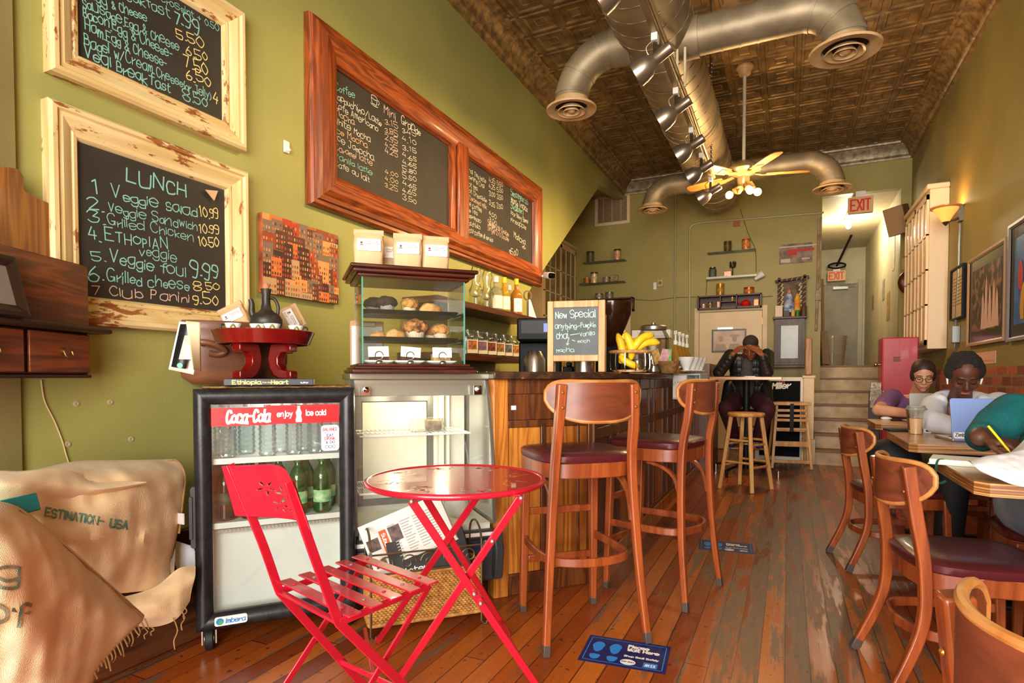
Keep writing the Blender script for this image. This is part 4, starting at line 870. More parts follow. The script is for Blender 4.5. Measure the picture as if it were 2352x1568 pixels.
# ------------------------------------------------------------------ things on the fridge
TOP = .997
mat_m = mat('woven_straw', (160, 118, 64), .9, c2=(120, 84, 40), ns=60, bump=.5, bs=150)
b = B(); b.grid(lambda u, v: (.02+.55*u+.008*math.sin(v*30), .035+.31*v+.006*math.sin(u*40), .004+.003*math.sin(u*60)*math.sin(v*50)), 40, 24)
one('straw_mat', b, mat_m, 'woven straw mat lying on top of the black fridge', 'mat', flocal(0, 0, TOP), 50.3, solid=.006)
bk = thing('book', 'thick hardcover book lying flat on the fridge, its spine titled in yellow', 'book', flocal(.09, .005, TOP+.011), 50.3)
obj('cover', B().box(0, .325, 0, .26, 0, .026), mat('book_cover', (70, 72, 80), .4), bk, bev=.003); obj('pages', B().box(.003, .328, .008, .255, .003, .023), mat('pages', (222, 214, 196), .8), bk, smooth=False)
b = B(); write(b, 'Ethiopia', (.03, -.0008, .006), .014, .10, .0035, jit=0); write(b, 'from the', (.135, -.0008, .009), .006, .03, .001, jit=0); write(b, 'Heart', (.168, -.0008, .006), .014, .06, .0035, jit=0); obj('spine_title', b, C_Y, bk, smooth=False)
b = B(); write(b, 'Author', (.275, -.0008, .008), .006, .03, .0012, jit=0); obj('spine_title', b, txw, bk, smooth=False)
lac = mat('red_lacquer', (120, 16, 14), .16, coat=.6, c2=(92, 12, 10), ns=4)
T0 = TOP+.038
ct = thing('coffee_table_tray', 'round red lacquered coffee ceremony tray on curved legs standing on the book', 'tray', flocal(.24, .16, T0), 50.3)
b = B(); b.lathe([(0, .150), (.165, .150), (.17, .138), (.178, .138), (.2, .190), (.194, .193), (.186, .181), (0, .181)], 48); obj('tray', b, lac, ct)
for k in range(4):
    a = R(45+90*k); m = Matrix.Rotation(a, 4, 'Z'); lg = B(); lg.m = m
    pts = [(.15, 0), (.15, .03), (.105, .035), (.085, .06), (.085, .085), (.10, .104), (.15, .108), (.15, .14), (.05, .14), (.045, .125), (.035, .08), (.045, .04), (.065, .012), (.09, 0)]
    lg.prism(pts, -.021, .021); obj('leg', lg, lac, ct, bev=.004)
TT = T0+.1815
clay = mat('black_clay', (40, 34, 28), .42, c2=(62, 52, 42), ns=10, bump=.12, bs=40)
jb = thing('coffee_pot', 'black clay coffee pot with long neck standing on the red tray', 'pot', flocal(.25, .19, TT), 50.3)
b = B(); b.lathe([(0, 0), (.034, 0), (.05, .015), (.063, .045), (.064, .062), (.055, .08), (.034, .094), (.022, .105), (.017, .13), (.0165, .165), (.022, .19), (.019, .19), (.012, .165)], 32); obj('pot_body', b, clay, jb)
b = B(); b.tube(smoothp([(-.045, 0, .07), (-.055, 0, .09), (-.055, 0, .125), (-.06, 0, .145)], 5), .012, 12, scale=[1.3-.6*i/15 for i in range(16)]); obj('spout', b, clay, jb)
b = B(); b.tube(smoothp([(.016, 0, .155), (.032, 0, .15), (.045, 0, .125), (.046, 0, .1), (.042, 0, .08)], 5), .007, 10); obj('handle', b, clay, jb)
b = B(); b.lathe([(.012, .188), (.014, .2), (.006, .215), (0, .217)], 16); obj('stopper', b, mat('cob_stopper', (184, 120, 86), .8), jb)
cupw = mat('white_china', (236, 234, 226), .2, coat=.3)
cg, cr_, cy_ = mat('china_green', (40, 104, 36), .3), mat('china_red', (150, 30, 26), .3), mat('china_gold', (214, 160, 40), .3)
def cup(label, x, y, hd):
    t = thing('coffee_cup', label, 'cup', flocal(x, y, TT), 50.3, 'painted cups on the red tray')
    obj('bowl', B().lathe([(0, 0), (.017, 0), (.018, .004), (.026, .015), (.032, .036), (.0305, .036), (.022, .012), (0, .008)], 28), cupw, t)
    for m, r_, dz in ((cg, 0.0008, .0), (cy_, .001, -.004), (cr_, .0012, -.008)):
        q = B(); N_ = 40; pts = []
        for i in range(N_+1):
            a = 2*PI*i/N_; tz = abs((i % 10)/5-1); z = .008+.024*tz+dz*.7; z = max(.003, min(.036, z)); rr_ = (.018+(.032-.018)*min(1, max(0, (z-.004)/.032))**.8)+r_; pts.append(Vector((math.cos(a)*rr_, math.sin(a)*rr_, z)))
        q.bar(pts, .0012, .003); obj('zigzag_band', q, m, t, smooth=False)
    q = B(); a = R(hd); q.tube(smoothp([(math.cos(a)*.028, math.sin(a)*.028, .03), (math.cos(a)*.043, math.sin(a)*.043, .028), (math.cos(a)*.042, math.sin(a)*.042, .014), (math.cos(a)*.022, math.sin(a)*.022, .01)], 5), .0035, 8); obj('handle', q, clay, t)
cup('painted white coffee cup at the tray rim nearest the wall organiser, handle outward', .125, .105, 190)
cup('painted white coffee cup half hidden beside the black coffee pot', .215, .10, 90)
cup('painted white coffee cup in front of the black coffee pot', .265, .065, 90)
cup('painted white coffee cup at the tray rim nearest the glass pastry case', .36, .12, -10)
# carved wooden vessel behind
teak = wood('carved_teak', (138, 84, 52), (104, 60, 36), 'X', 5, .45, .1, ring=9)
vs_ = thing('carved_vessel', 'carved brown wooden vessel with an ear shaped handle behind the red tray', 'vessel', flocal(.13, .395, TOP+.013), 64)
b = B(); b.lathe([(0, 0), (.75, 0), (.93, .03), (1.0, .1), (1.0, .2), (.985, .225), (1.0, .23), (1.0, .262), (.97, .268), (0, .268)], 48); b.v = [(x*.225, y*.085, z) for x, y, z in b.v]; obj('vessel_body', b, teak, vs_)
b = B(); b.tube(smoothp([(-.14, -.072, .17), (-.15, -.09, .175), (-.1, -.10, .165), (-.06, -.095, .14), (-.085, -.085, .125), (-.12, -.08, .13)], 5), .013, 10); obj('ear_handle', b, teak, vs_)
# coffee bags
kraft = mat('kraft_paper', (208, 172, 130), .75, c2=(196, 160, 116), ns=12, bump=.15, bs=30); lab_w = mat('paper_label', (240, 236, 230), .6); lab_t = mat('label_print', (120, 60, 52), .7)
def bag_parts(t, w=.125, d=.075, h=.165):
    b = B(); nz = 12; n = 20; sec = []
    for j in range(nz+1):
        v = j/nz; f = 1 if v < .62 else 1-.9*((v-.62)/.38)**1.0; f = max(f, .09); ww = w/2*(1-.03*math.sin(v*9)); dd = d/2*f
        ring_ = []
        for i in range(n):
            a = 2*PI*i/n; c, s_ = math.cos(a), math.sin(a); x = ww*math.copysign(abs(c)**.35, c); y = dd*math.copysign(abs(s_)**.45, s_)
            x += .004*noise.noise(Vector((x*30, y*30, v*6))); y += .005*noise.noise(Vector((x*25+5, y*30, v*7)))*f
            ring_.append((x, y, h*v))
        sec += ring_
    fs = [(j*n+i, j*n+(i+1) % n, (j+1)*n+(i+1) % n, (j+1)*n+i) for j in range(nz) for i in range(n)]
    b.add(sec, fs+[tuple(reversed(range(n))), tuple(range(nz*n, nz*n+n))])
    o = obj('paper_bag', b, kraft, t, angle=60); b = B(); b.box(-w/2-.001, w/2+.001, -.012, .008, h-.028, h-.001); obj('folded_top', b, kraft, t, bev=.003)
    b = B(); b.prism(rrect(-.048, .05, .068, .118, .003), -d/2-.004, -d/2-.002); l = obj('label', b, lab_w, t, smooth=False)
    b = B(); y = -d/2-.0046
    write(b, 'Ethiopian', (-.01, y, .103), .006, .05, .001, jit=.0); write(b, 'Organic Coffee', (-.01, y, .095), .004, .052, .0008, jit=0); write(b, 'medium roast', (-.042, y, .078), .003, .03, .0005, jit=0); write(b, 'whole bean', (-.042, y, .073), .003, .026, .0005, jit=0); write(b, '1 lb', (.012, y, .082), .003, .012, .0005, jit=0)
    b.cyl((-.03, y, .101), (-.03, y-.0004, .101), .005, n=12); b.prism([(-.038, .09), (-.022, .09), (-.025, .094), (-.035, .094)], y-.0004, y); obj('label_print', b, lab_t, l, smooth=False)
    return t
bg = bag_parts(thing('coffee_bag', 'labelled kraft coffee bag leaning tilted on the carved vessel, before the lunch board', 'bag', flocal(.165, .37, TOP+.235), 30, 'kraft coffee bags'))
bg.rotation_euler = (R(-8), R(-28), R(34))
q = dup(bg, flocal(.285, .375, TOP+.27), 60, 'labelled kraft coffee bag standing behind the black coffee pot', 'kraft coffee bags'); bg.scale = (.85,)*3; q.scale = (.85,)*3; q.rotation_euler = (R(-6), R(62), R(56)); q.location = flocal(.285, .375, TOP+.27)
mg = fthing('magazine', 'glossy magazine with a curled page hanging beside the carved vessel', 'magazine', FR)
def mp(px, py, d): return loc3(at(px, py, d), FR)
b = B(); b.grid(lambda u, v: tuple(mp(412+48*u-25*v*(1-u*.2)+u*v*5, 738+4*u+110*v+8*v*u, 2.12+.03*math.sin(u*2)))
, 8, 8); obj('page', b, mat('magazine_white', (232, 226, 210), .4), mg, solid=.004)
b = B(); b.grid(lambda u, v: tuple(mp(414+34*u-21*v, 744+98*v+5*u*v, 2.112+.02*math.sin(u*2))), 6, 6); obj('printed_photo', b, mat('magazine_black', (26, 26, 26), .35), mg)
b = B(); b.grid(lambda u, v: tuple(mp(424+30*u-14*v, 770+55*v, 2.108+.02*math.sin(u*2))), 6, 6); obj('printed_photo', b, mat('magazine_plate', (196, 182, 160), .35, c2=(236, 232, 222), ns=25), mg)
b = B(); b.grid(lambda u, v: tuple(mp(427+33*u+16*v*(1-u)+8*v*u*.2, 737+3*u+112*v, 2.10-.05*(1-u)*v+.02*u)), 8, 10); obj('curled_page', b, mat('magazine_cream', (236, 214, 172), .5), mg, solid=.002)
b = B(); p = mp(413, 839, 2.10); b.cyl(p+Vector((0, -.002, 0)), p+Vector((0, 0, 0)), .009, n=16); obj('green_dot', b, mat('mint_dot', (110, 200, 160), .5), mg)
# ================================================================== GLASS PASTRY CASE AND CHILLED CASE
UC = ((-1.60, 2.0), 46); CA = ((-1.64, 1.94), 46)
mahog = wood('dark_mahogany', (84, 36, 22), (54, 20, 12), 'X', 8, .3, .25); gl = glassy('pastry_glass', (.99, .998, .994), .03); gedge = mat('glass_edge', (90, 170, 150), .15, trans=.3); black_tray = mat('black_tray', (24, 22, 22), .35)
def u3(x, y, z, fr=UC): return flocal(x, y, z, fr)
pc = fthing('pastry_case', 'countertop glass pastry case with dark mahogany roof and base', 'display case', UC)
def rings(b, rs):
    for z0, z1, o_ in rs: b.box(-.035-o_, .414+o_, -o_, .30+o_, z0, z1)
    return b
obj('roof', rings(B(), ((1.463, 1.478, .018), (1.478, 1.495, .038), (1.495, 1.511, .05))), mahog, pc, bev=.006)
obj('base', rings(B(), ((1.058, 1.074, .045), (1.074, 1.086, .034), (1.086, 1.098, .02))), mahog, pc, bev=.005)
for nm, bx in (('front_glass', (-.035, .414, 0, .004)), ('back_glass', (-.035, .414, .296, .3))): obj(nm, B().box(*bx, 1.098, 1.463), gl, pc, smooth=False)
for x in (-.035, .41): obj('side_glass', B().box(x, x+.004, .004, .296, 1.098, 1.463), gl, pc, smooth=False)
b = B()
for x, y in ((-.036, -.001), (.409, -.001)): b.box(x, x+.006, y, y+.005, 1.098, 1.463)
obj('glass_edge', b, gedge, pc, smooth=False)
tz = (1.198, 1.315)
for k, z in enumerate(tz):
    t = B(); t.slab([(x, y) for x, y in rrect(-.015, .39, .04, .26, .03)], z, z+.013); n_ = rrect(-.015, .39, .04, .26, .03); n2 = rrect(-.03, .402, .027, .273, .035)
    t.add([(x, y, z) for x, y in n_]+[(x, y, z+.017) for x, y in n2], [(i, (i+1) % len(n_), len(n_)+(i+1) % len(n_), len(n_)+i) for i in range(len(n_))])
    one('serving_tray', t, black_tray, ('lower' if k == 0 else 'upper')+' black tray of pastries inside the glass pastry case', 'tray', u3(0, 0, 0), 46, solid=0)
    r_ = B()
    for x in (-.030, .404): r_.box(x-.001 if x > 0 else x, x+.001 if x < 0 else x+.0, .03, .27, z-.004, z)
    obj('tray_rail', r_, gedge, pc, smooth=False)
choc = mat('chocolate_crumb', (58, 42, 36), .85, c2=(38, 27, 23), ns=30, bump=.8, bs=60); gold = mat('golden_crumb', (214, 158, 88), .8, c2=(176, 112, 52), ns=28, bump=.8, bs=60); paperc = mat('muffin_paper', (206, 190, 160), .7); paperg = mat('grey_muffin_paper', (150, 140, 132), .7); scone_m = mat('scone_crust', (226, 182, 116), .8, c2=(190, 130, 66), ns=18, bump=.5, bs=40); straw = mat('blueberry_crumb', (196, 132, 72), .85, c2=(84, 44, 30), ns=30, lo=.45, hi=.6, bump=.9, bs=50)
def muffin(label, x, y, z, m, mp_, r=.034, fr=UC, grp='muffins in the pastry case'):
    t = thing('muffin', label, 'muffin', u3(x, y, z, fr), 46, grp); b = B(); n = 40; vs = []
    for zz, rr_ in ((0, r*.72), (r*1.05, r*.98)):
        vs += [(math.cos(2*PI*i/n)*rr_*(1+.03*(i % 2)), math.sin(2*PI*i/n)*rr_*(1+.03*(i % 2)), zz) for i in range(n)]
    b.add(vs, [(i, (i+1) % n, n+(i+1) % n, n+i) for i in range(n)]+[tuple(reversed(range(n)))]); obj('paper_case', b, mp_, t, angle=10)
    b = B(); b.ell((0, 0, r*1.15), (r*1.2, r*1.2, r*.78), 28, 18); b.v = [(vx*(1+.22*noise.noise(Vector((vx, vy, vz))*55+Vector((x*90, 0, 0)))), vy*(1+.22*noise.noise(Vector((vx, vy, vz))*55)), vz+.007*noise.noise(Vector((vx, vy, vz))*70+Vector((9, x*50, 0)))) for vx, vy, vz in b.v]; obj('crumb_top', b, m, t); return t
def scone(label, x, y, z, m, r=.045, h=.034, name='scone'):
    b = B(); b.ell((0, 0, h*.35), (r, r*.85, h), 28, 16); b.v = [(vx*(1+.16*noise.noise(Vector((vx*40, vy*40, x*70)))), vy*(1+.16*noise.noise(Vector((vx*40+7, vy*40, x*70)))), max(0, vz+.008*noise.noise(Vector((vx, vy, vz))*60))) for vx, vy, vz in b.v]
    return one(name, b, m, label, 'pastry', u3(x, y, z), 46, 'scones in the pastry case')
t2, t1 = tz[1]+.0135, tz[0]+.0135
muffin('dark chocolate muffin on the upper tray, nearest the case side', .035, .16, t2, choc, paperg, .036); muffin('dark chocolate muffin on the upper tray, in front of its twin', .085, .09, t2, choc, paperg, .036)
muffin('golden crumb muffin on the upper tray beside the chocolate ones', .185, .1, t2, gold, paperc, .034); scone('pale sugared scone alone at the upper tray end', .28, .1, t2, scone_m, .05, .034)
scone('flat golden scone at the near end of the lower tray', .045, .1, t1, scone_m, .042, .022); scone('pale domed scone on the lower tray, second in its row', .12, .09, t1, scone_m, .046, .03); muffin('huge blueberry crumble muffin in the middle of the lower tray', .215, .12, t1, straw, paperc, .048); muffin('brown muffin at the back of the lower tray', .30, .17, t1, mat('bran_crumb', (150, 96, 56), .85, bump=.8, bs=50), paperc, .034); muffin('golden muffin with pleated paper at the front of the lower tray', .325, .085, t1, gold, paperc, .036)
plate_m = mat('white_plate', (226, 226, 222), .25); cake_y = mat('yellow_cake', (226, 196, 132), .85, c2=(206, 168, 98), ns=40, bump=.4, bs=60); cake_c = mat('brown_cake', (110, 70, 44), .85, c2=(80, 46, 28), ns=40, bump=.4, bs=60)
ring_m = chrome
for k, (x, lab_, ck, tx) in enumerate(((.04, 'nearest the case side', cake_c, 'Peanut butter'), (.175, 'in the middle', cake_c, 'Walnut bar'), (.32, 'at the far end', cake_y, 'Lemon loaf'))):
    b = B(); b.slab(rrect(-.05, .05, .03, .16, .012), 0, .003); b.add([(px_, py_, .002) for px_, py_ in rrect(-.05, .05, .03, .16, .012)]+[(px_, py_, .014) for px_, py_ in rrect(-.068, .068, .015, .175, .016)], [(i, (i+1) % 20, 20+(i+1) % 20, 20+i) for i in range(20)])
    one('cake_plate', b, plate_m, 'white rectangular cake plate %s of the pastry case floor' % lab_, 'plate', u3(x, .01, 1.0985), 46, 'cake plates on the pastry case floor', solid=.003)
    b = B(); b.prism([(-.04, 0), (.04, 0), (.038, .042), (-.038, .045)], .06, .13); one('cake_slice', b, ck, 'slice of loaf cake on the plate %s of the case floor' % lab_, 'cake', u3(x+.01, .015, 1.103), 46, 'cake slices on the case floor', bev=.004)
    h = thing('card_holder', 'chrome ring card holder %s with a handwritten white price card' % lab_, 'card holder', u3(x, .035, 1.0985), 46, 'price card holders in the pastry case')
    b = B(); b.ell((0, 0, .002), (.021, .021, .018), 20, 10); b.v = [(vx, vy, max(vz, 0)) for vx, vy, vz in b.v]; obj('weight', b, chrome, h)
    b = B(); b.tube([(math.cos(R(t*15))*.017, 0, .036+math.sin(R(t*15))*.017) for t in range(24)], .0016, 6, closed=True); obj('ring_clip', b, chrome, h)
    b = B(); b.box(-.044, .044, -.0004, .0004, .03, .075); c_ = obj('price_card', b, lab_w, h, smooth=False); c_.rotation_euler = (R(-6), R((-2, 4, 0)[k]), 0)
    b = B(); write(b, tx, (-.036, -.0012, .058), .009, .06, .0007, jit=.15); obj('card_writing', b, mat('pencil_grey', (170, 166, 158), .8), c_, smooth=False)
cb = thing('clipboard', 'brown clipboard leaning behind the pastry case, seen through the glass', 'clipboard', u3(.03, .36, 1.06), 46)
b = B(); b.prism(rrect(-.08, .08, 0, .25, .01), 0, .004); o_ = obj('backing', b, mat('hardboard', (188, 140, 100), .6), cb); b = B(); b.box(-.072, .072, -.002, 0, .01, .225); obj('paper', b, lab_w, cb, smooth=False); b = B(); b.box(-.04, .04, -.008, 0, .222, .245); obj('clip', b, steel, cb, bev=.003)
# bags on the roof
for x, y, r_, l in ((.005, .075, 0, 'kraft coffee bag at the near end of the pastry case roof'), (.105, .20, 6, 'kraft coffee bag mostly hidden behind the middle bag on the case roof'), (.175, .08, -3, 'kraft coffee bag standing tallest in the middle of the case roof'), (.30, .09, 3, 'kraft coffee bag at the far end of the pastry case roof'), (.26, .215, -6, 'kraft coffee bag behind, between the middle and far bags on the roof')):
    q = dup(bg, u3(x, y, 1.5118), 46-8+r_, l); q.scale = (1, 1, 1); q.rotation_euler = (0, 0, R(38+r_))
# chilled case below
gs = mat('grey_steel_trim', (112, 112, 108), .35, .6); dkg = mat('dark_grey_plastic', (62, 64, 68), .4); inn = mat('case_liner', (226, 226, 214), .4); navy = mat('navy_strip', (34, 44, 92), .4)
cc = fthing('chilled_case', 'curved glass chilled display case holding one boxed cake', 'display case', CA)
W_ = .628
prof_g = [(.135, 1.03), (.118, 1.0), (.085, .9), (.055, .78), (.032, .65), (.018, .52), (.012, .37)]
b = B(); b.box(0, W_, .02, .5, .10, .30); b.box(0, W_, .0, .5, .30, .345); obj('base_cabinet', b, dkg, cc, bev=.012)
b = B(); b.box(.004, W_-.004, -.006, 0, .318, .336); obj('white_strip', b, txw, cc, bev=.003)
b = B(); b.box(.02, W_-.02, .012, .02, .255, .285); obj('navy_strip', b, navy, cc, smooth=False); b = B(); b.box(.04, W_-.1, .012, .02, .11, .24); obj('front_panel', b, mat('pale_panel', (196, 196, 190), .5), cc, bev=.006)
b = B(); b.sweep([(W_+.012, .0, .33), (W_+.02, .0, .25), (W_+.014, .005, .12)], [(-.03, -.03), (.012, -.02), (.02, .02), (.0, .35), (-.03, .35)], (0, 1, 0)); obj('corner_bumper', b, dkg, cc, bev=.006)
b = B(); b.box(.02, W_-.02, .03, .46, .345, .372); b.box(.02, W_-.02, .45, .462, .372, 1.0); b.box(.02, W_-.02, .16, .46, .985, 1.0); obj('liner', b, inn, cc, smooth=False)
b = B(); moulding(b, .05, .44, .40, .95, [(0, 0), (0, .008), (.03, .008), (.035, 0)]); b.v = [(x, y+.45, z) for x, y, z in b.v]; obj('rear_door_frame', b, gs, cc); b = B(); b.box(.085, .405, .444, .448, .435, .915); obj('rear_door', b, mat('rear_door_panel', (232, 232, 216), .3), cc, smooth=False)
b = B(); b.box(.46, .485, .40, .45, .372, .985); b.box(.5, .515, .40, .45, .372, .985); obj('shelf_upright', b, inn, cc, smooth=False)
def curve_sheet(x0, x1, k=0): 
    b = B(); n = len(prof_g); b.add([(x, y, z) for y, z in prof_g for x in (x0, x1)], [(2*i, 2*i+1, 2*i+3, 2*i+2) for i in range(n-1)]); return b
obj('curved_glass', curve_sheet(.012, W_-.012), glassy('case_glass', (.97, .985, .965), .05, .05, (236, 240, 232)), cc, angle=60)
b = B()
for x in (.0, W_-.012):
    b.bar([(x+.006, y-.002, z) for y, z in prof_g], .012, .012, (0, 1, 0))
obj('glass_edge_trim', b, gs, cc)
for x in (.002, W_-.006):
    pts = [(y, z) for y, z in prof_g]+[(.46, .37), (.46, 1.03)]; n = len(pts); s_ = B(); s_.add([(x, y, z) for y, z in pts], [tuple(range(n))]); obj('side_glass', s_, glassy('case_side_glass', (.9, .92, .9), .05, .25, (190, 192, 180)), cc, smooth=False)
b = B(); b.box(-.006, W_+.006, .11, .5, 1.03, 1.057); b.box(.0, W_, .125, .14, .955, 1.03); b.box(.03, W_-.05, .14, .2, .965, .985); obj('top_panel', b, mat('brushed_top', (170, 166, 150), .25, .6), cc, bev=.004)
for x in (.06, W_-.06): b = B(); b.box(x-.018, x+.018, .085, .092, .96, 1.0); b.lathe([(0, 0), (.014, .002), (.013, .012), (0, .018)], 16); kk = b; kk.v = kk.v[:8]+[(x+vx, .085-vz, .985+vy) for vx, vy, vz in kk.v[8:]]; obj('glass_clamp', kk, chrome, cc)
for x in (.2, .43):
    b = B(); b.ell((x, .2, .965), (.022, .022, .01), 14, 8); obj('case_lamp', b, mat('case_lamp_glow', (255, 206, 130), .3, emit=8), cc); point('case_light', flocal(x, .22, .93, CA), 1.6, (1, .84, .6), .03)
wr_ = mat('white_wire', (236, 236, 230), .4)
def rack(z, x0, x1, y0, y1, nm):
    b = B(); b.tube([(x0, y0, z), (x1, y0, z), (x1, y1, z), (x0, y1, z)], .0045, 8, closed=True)
    for i in range(1, 24): x = x0+(x1-x0)*i/24; b.tube([(x, y0, z+.003), (x, y1, z+.003)], .002, 5)
    b.tube([(x0, (y0+y1)/2, z), (x1, (y0+y1)/2, z)], .004, 6); obj(nm, b, wr_, cc)
rack(.78, .035, .535, .10, .40, 'wire_rack'); rack(.53, .03, .26, .08, .40, 'wire_rack')
cake = thing('cake_box', 'clear plastic box with a slice of coffee cake on the wire rack', 'cake box', flocal(.30, .22, .785, CA), 46)
b = B(); b.slab(rrect(-.02, .14, -.04, .07, .01), 0, .004); b.add([(x, y, .004) for x, y in rrect(-.02, .14, -.04, .07, .01)]+[(x, y, .062) for x, y in rrect(-.008, .13, -.03, .06, .012)], [(i, (i+1) % 20, 20+(i+1) % 20, 20+i) for i in range(20)]+[tuple(range(20, 40))]); obj('clear_box', b, glassy('box_plastic', (.95, .95, .95), .1, .08), cake)
b = B(); b.box(.055, .125, -.025, .045, .005, .052); obj('cake_slice', b, mat('coffee_cake', (206, 166, 110), .8, c2=(96, 60, 36), ns=26, bump=.4, bs=60), cake, bev=.006)
b = B(); b.lathe([(0, 0), (.05, 0), (.06, .03), (.05, .12), (.035, .2), (.03, .22), (0, .23)], 24); one('white_vase', b, mat('white_ceramic', (226, 226, 220), .3), 'white tapered pitcher standing on the chilled case floor', 'pitcher', flocal(.5, .22, .3725, CA), 46)
# ------------------------------------------------------------------ wicker magazine basket
BK = ((-1.492, 1.846), 46)
wick = mat('wicker', (196, 142, 70), .7, c2=(150, 98, 40), ns=40)
mb = fthing('wicker_basket', 'wicker magazine basket with iron scrolls on the floor by the chilled case', 'basket', BK)
def wicker(x0, x1, y0, y1, z0, z1):
    b = B(); rows = 22; per = []
    pr = rrect(x0, x1, y0, y1, .015, 3); L_ = []
    N_ = 150; tot = sum(math.dist(pr[i], pr[(i+1) % len(pr)]) for i in range(len(pr)))
    pts = []; i = 0; acc = 0
    for k in range(N_):
        t = tot*k/N_; a_ = 0
        for j in range(len(pr)):
            d = math.dist(pr[j], pr[(j+1) % len(pr)])
            if a_+d >= t or j == len(pr)-1:
                f = (t-a_)/d if d else 0; p0, p1 = pr[j], pr[(j+1) % len(pr)]; x, y = p0[0]+(p1[0]-p0[0])*f, p0[1]+(p1[1]-p0[1])*f; nx, ny = (p1[1]-p0[1])/d, -(p1[0]-p0[0])/d; pts.append((x, y, nx, ny)); break
            a_ += d
    for r in range(rows):
        z = z0+(z1-z0)*(r+.5)/rows; sg = 1 if r % 2 else -1
        b.tube([(x+nx*.0028*sg*(1 if k % 2 else -1), y+ny*.0028*sg*(1 if k % 2 else -1), z) for k, (x, y, nx, ny) in enumerate(pts)], .0046, 5, closed=True)
    for k in range(0, N_, 2): x, y, _, _ = pts[k]; b.tube([(x, y, z0), (x, y, z1)], .002, 4)
    for z in (z0, z1): b.tube([(x, y, z) for x, y, _, _ in pts], .008, 8, closed=True)
    b.slab(pr, z0, z0+.006); return b
obj('woven_body', wicker(0, .47, 0, .16, .05, .245), wick, mb)
iron = mat('wrought_iron', (110, 92, 66), .45, .7)
b = B()
for x in (.005, .465):
    b.tube([(x, -.006, .01), (x, -.006, .36)], .004, 6); b.tube([(x, .166, .01), (x, .166, .36)], .004, 6)
    b.tube(smoothp([(x, -.006, .36), (x, .02, .40), (x, .08, .42), (x, .14, .40), (x, .166, .36)], 5), .005, 6); b.tube(smoothp([(x, -.006, .01), (x+.01, -.03, .004), (x+.02, -.03, .02)], 4), .004, 6)
for z in (.255, .335): b.tube([(0, -.006, z), (.47, -.006, z)], .004, 6)
def scroll(cx, cz, s, fl): return [(cx+fl*s*(1-t*.8)*math.cos(t*7.5), -.008, cz+s*(1-t*.8)*math.sin(t*7.5)) for t in [i/26 for i in range(27)]]
for k in range(5): b.tube(scroll(.07+k*.085, .295, .034, 1 if k % 2 else -1), .003, 6)
obj('iron_frame', b, iron, mb)
b = B()
for x in (.0, .47):
    b.tube(smoothp([(x, -.01, .33), (x, -.05, .36), (x, -.07, .33), (x, -.05, .30), (x, -.035, .32)], 5), .005, 6)
obj('ring_handle', b, mat('ring_nickel', (170, 160, 140), .3, .8), mb)
paper = mat('newsprint', (224, 220, 212), .8); ink_k = mat('newsprint_ink', (70, 66, 64), .8); tab_o = mat('newsprint_orange', (206, 88, 40), .7); drk = mat('dark_cover', (46, 44, 44), .5)
def news(name, label, x0, x1, y, z0, w, h, tilt, mcover, big=True):
    t = fthing(name, label, 'newspaper', BK, 0, 0, 'papers in the wicker basket')
    m = Matrix.Translation((x0, y, z0)) @ Matrix.Rotation(R(tilt), 4, 'Y') @ Matrix.Rotation(R(-24), 4, 'X')
    b = B(); b.m = m; b.box(0, w, 0, .004, 0, h)
    for k in range(1, 5): b.box(.004*k, w+.002*k, .004*k, .004*k+.003, -.003*k, h-.006*k)
    obj('folded_pages', b, mcover, t, bev=.001)
    return t, m
t, m = news('newspaper', 'topmost white newspaper with orange tab, tilted out of the wicker basket', .03, 0, .05, .245, .36, .2, -19, paper)
b = B(); b.m = m; 
for i in range(4):
    for j in range(12): b.add([(.11+i*.055, -.001, .02+j*.012), (.11+i*.055+.045*(.7+.3*((i*j) % 3)/2), -.001, .02+j*.012), (.11+i*.055+.045*(.7+.3*((i*j) % 3)/2), -.001, .0245+j*.012), (.11+i*.055, -.001, .0245+j*.012)], [(0, 1, 2, 3)])
obj('printed_columns', b, mat('newsprint_grey', (168, 162, 156), .8), t, smooth=False)
b = B(); b.m = m; quad(b, (.07, -.0014, .0), .03, .15); obj('orange_tab', b, tab_o, t, smooth=False)
b = B(); b.m = m; write(b, 'Suburbs!', (.078, -.002, .135), .014, .10, .003, (0, 0, -1), (1, 0, 0), jit=0); obj('tab_lettering', b, txw, t, smooth=False)
b = B(); b.m = m; quad(b, (.108, -.0016, .085), .05, .065); quad(b, (.01, -.0016, .08), .05, .05); quad(b, (.015, -.0016, .01), .045, .03); obj('printed_photo', b, mat('newsprint_photo', (120, 96, 84), .7, c2=(60, 56, 60), ns=40), t, smooth=False)
t, m = news('newspaper', 'dark covered magazine standing in the basket below the tilted newspaper', .10, 0, .015, .20, .33, .17, -8, drk)
b = B(); b.m = m; write(b, 'Inter', (.06, -.001, .03), .022, .09, .004, jit=.0); obj('cover_lettering', b, txw, t, smooth=False)
news('newspaper', 'white newspaper lowest in the basket behind the iron scrolls', .03, 0, .01, .15, .26, .15, -3, paper)
# ------------------------------------------------------------------ red bistro table
redm = mat('red_enamel', (188, 24, 46), .28, coat=.5, c2=(178, 22, 42), ns=5); rivet = mat('rivet', (190, 176, 168), .3, .8)
TCx, TCy = -.98, 1.655
tb = thing('bistro_table', 'round red metal folding bistro table with pierced floral top', 'table', (TCx, TCy, 0), 0)
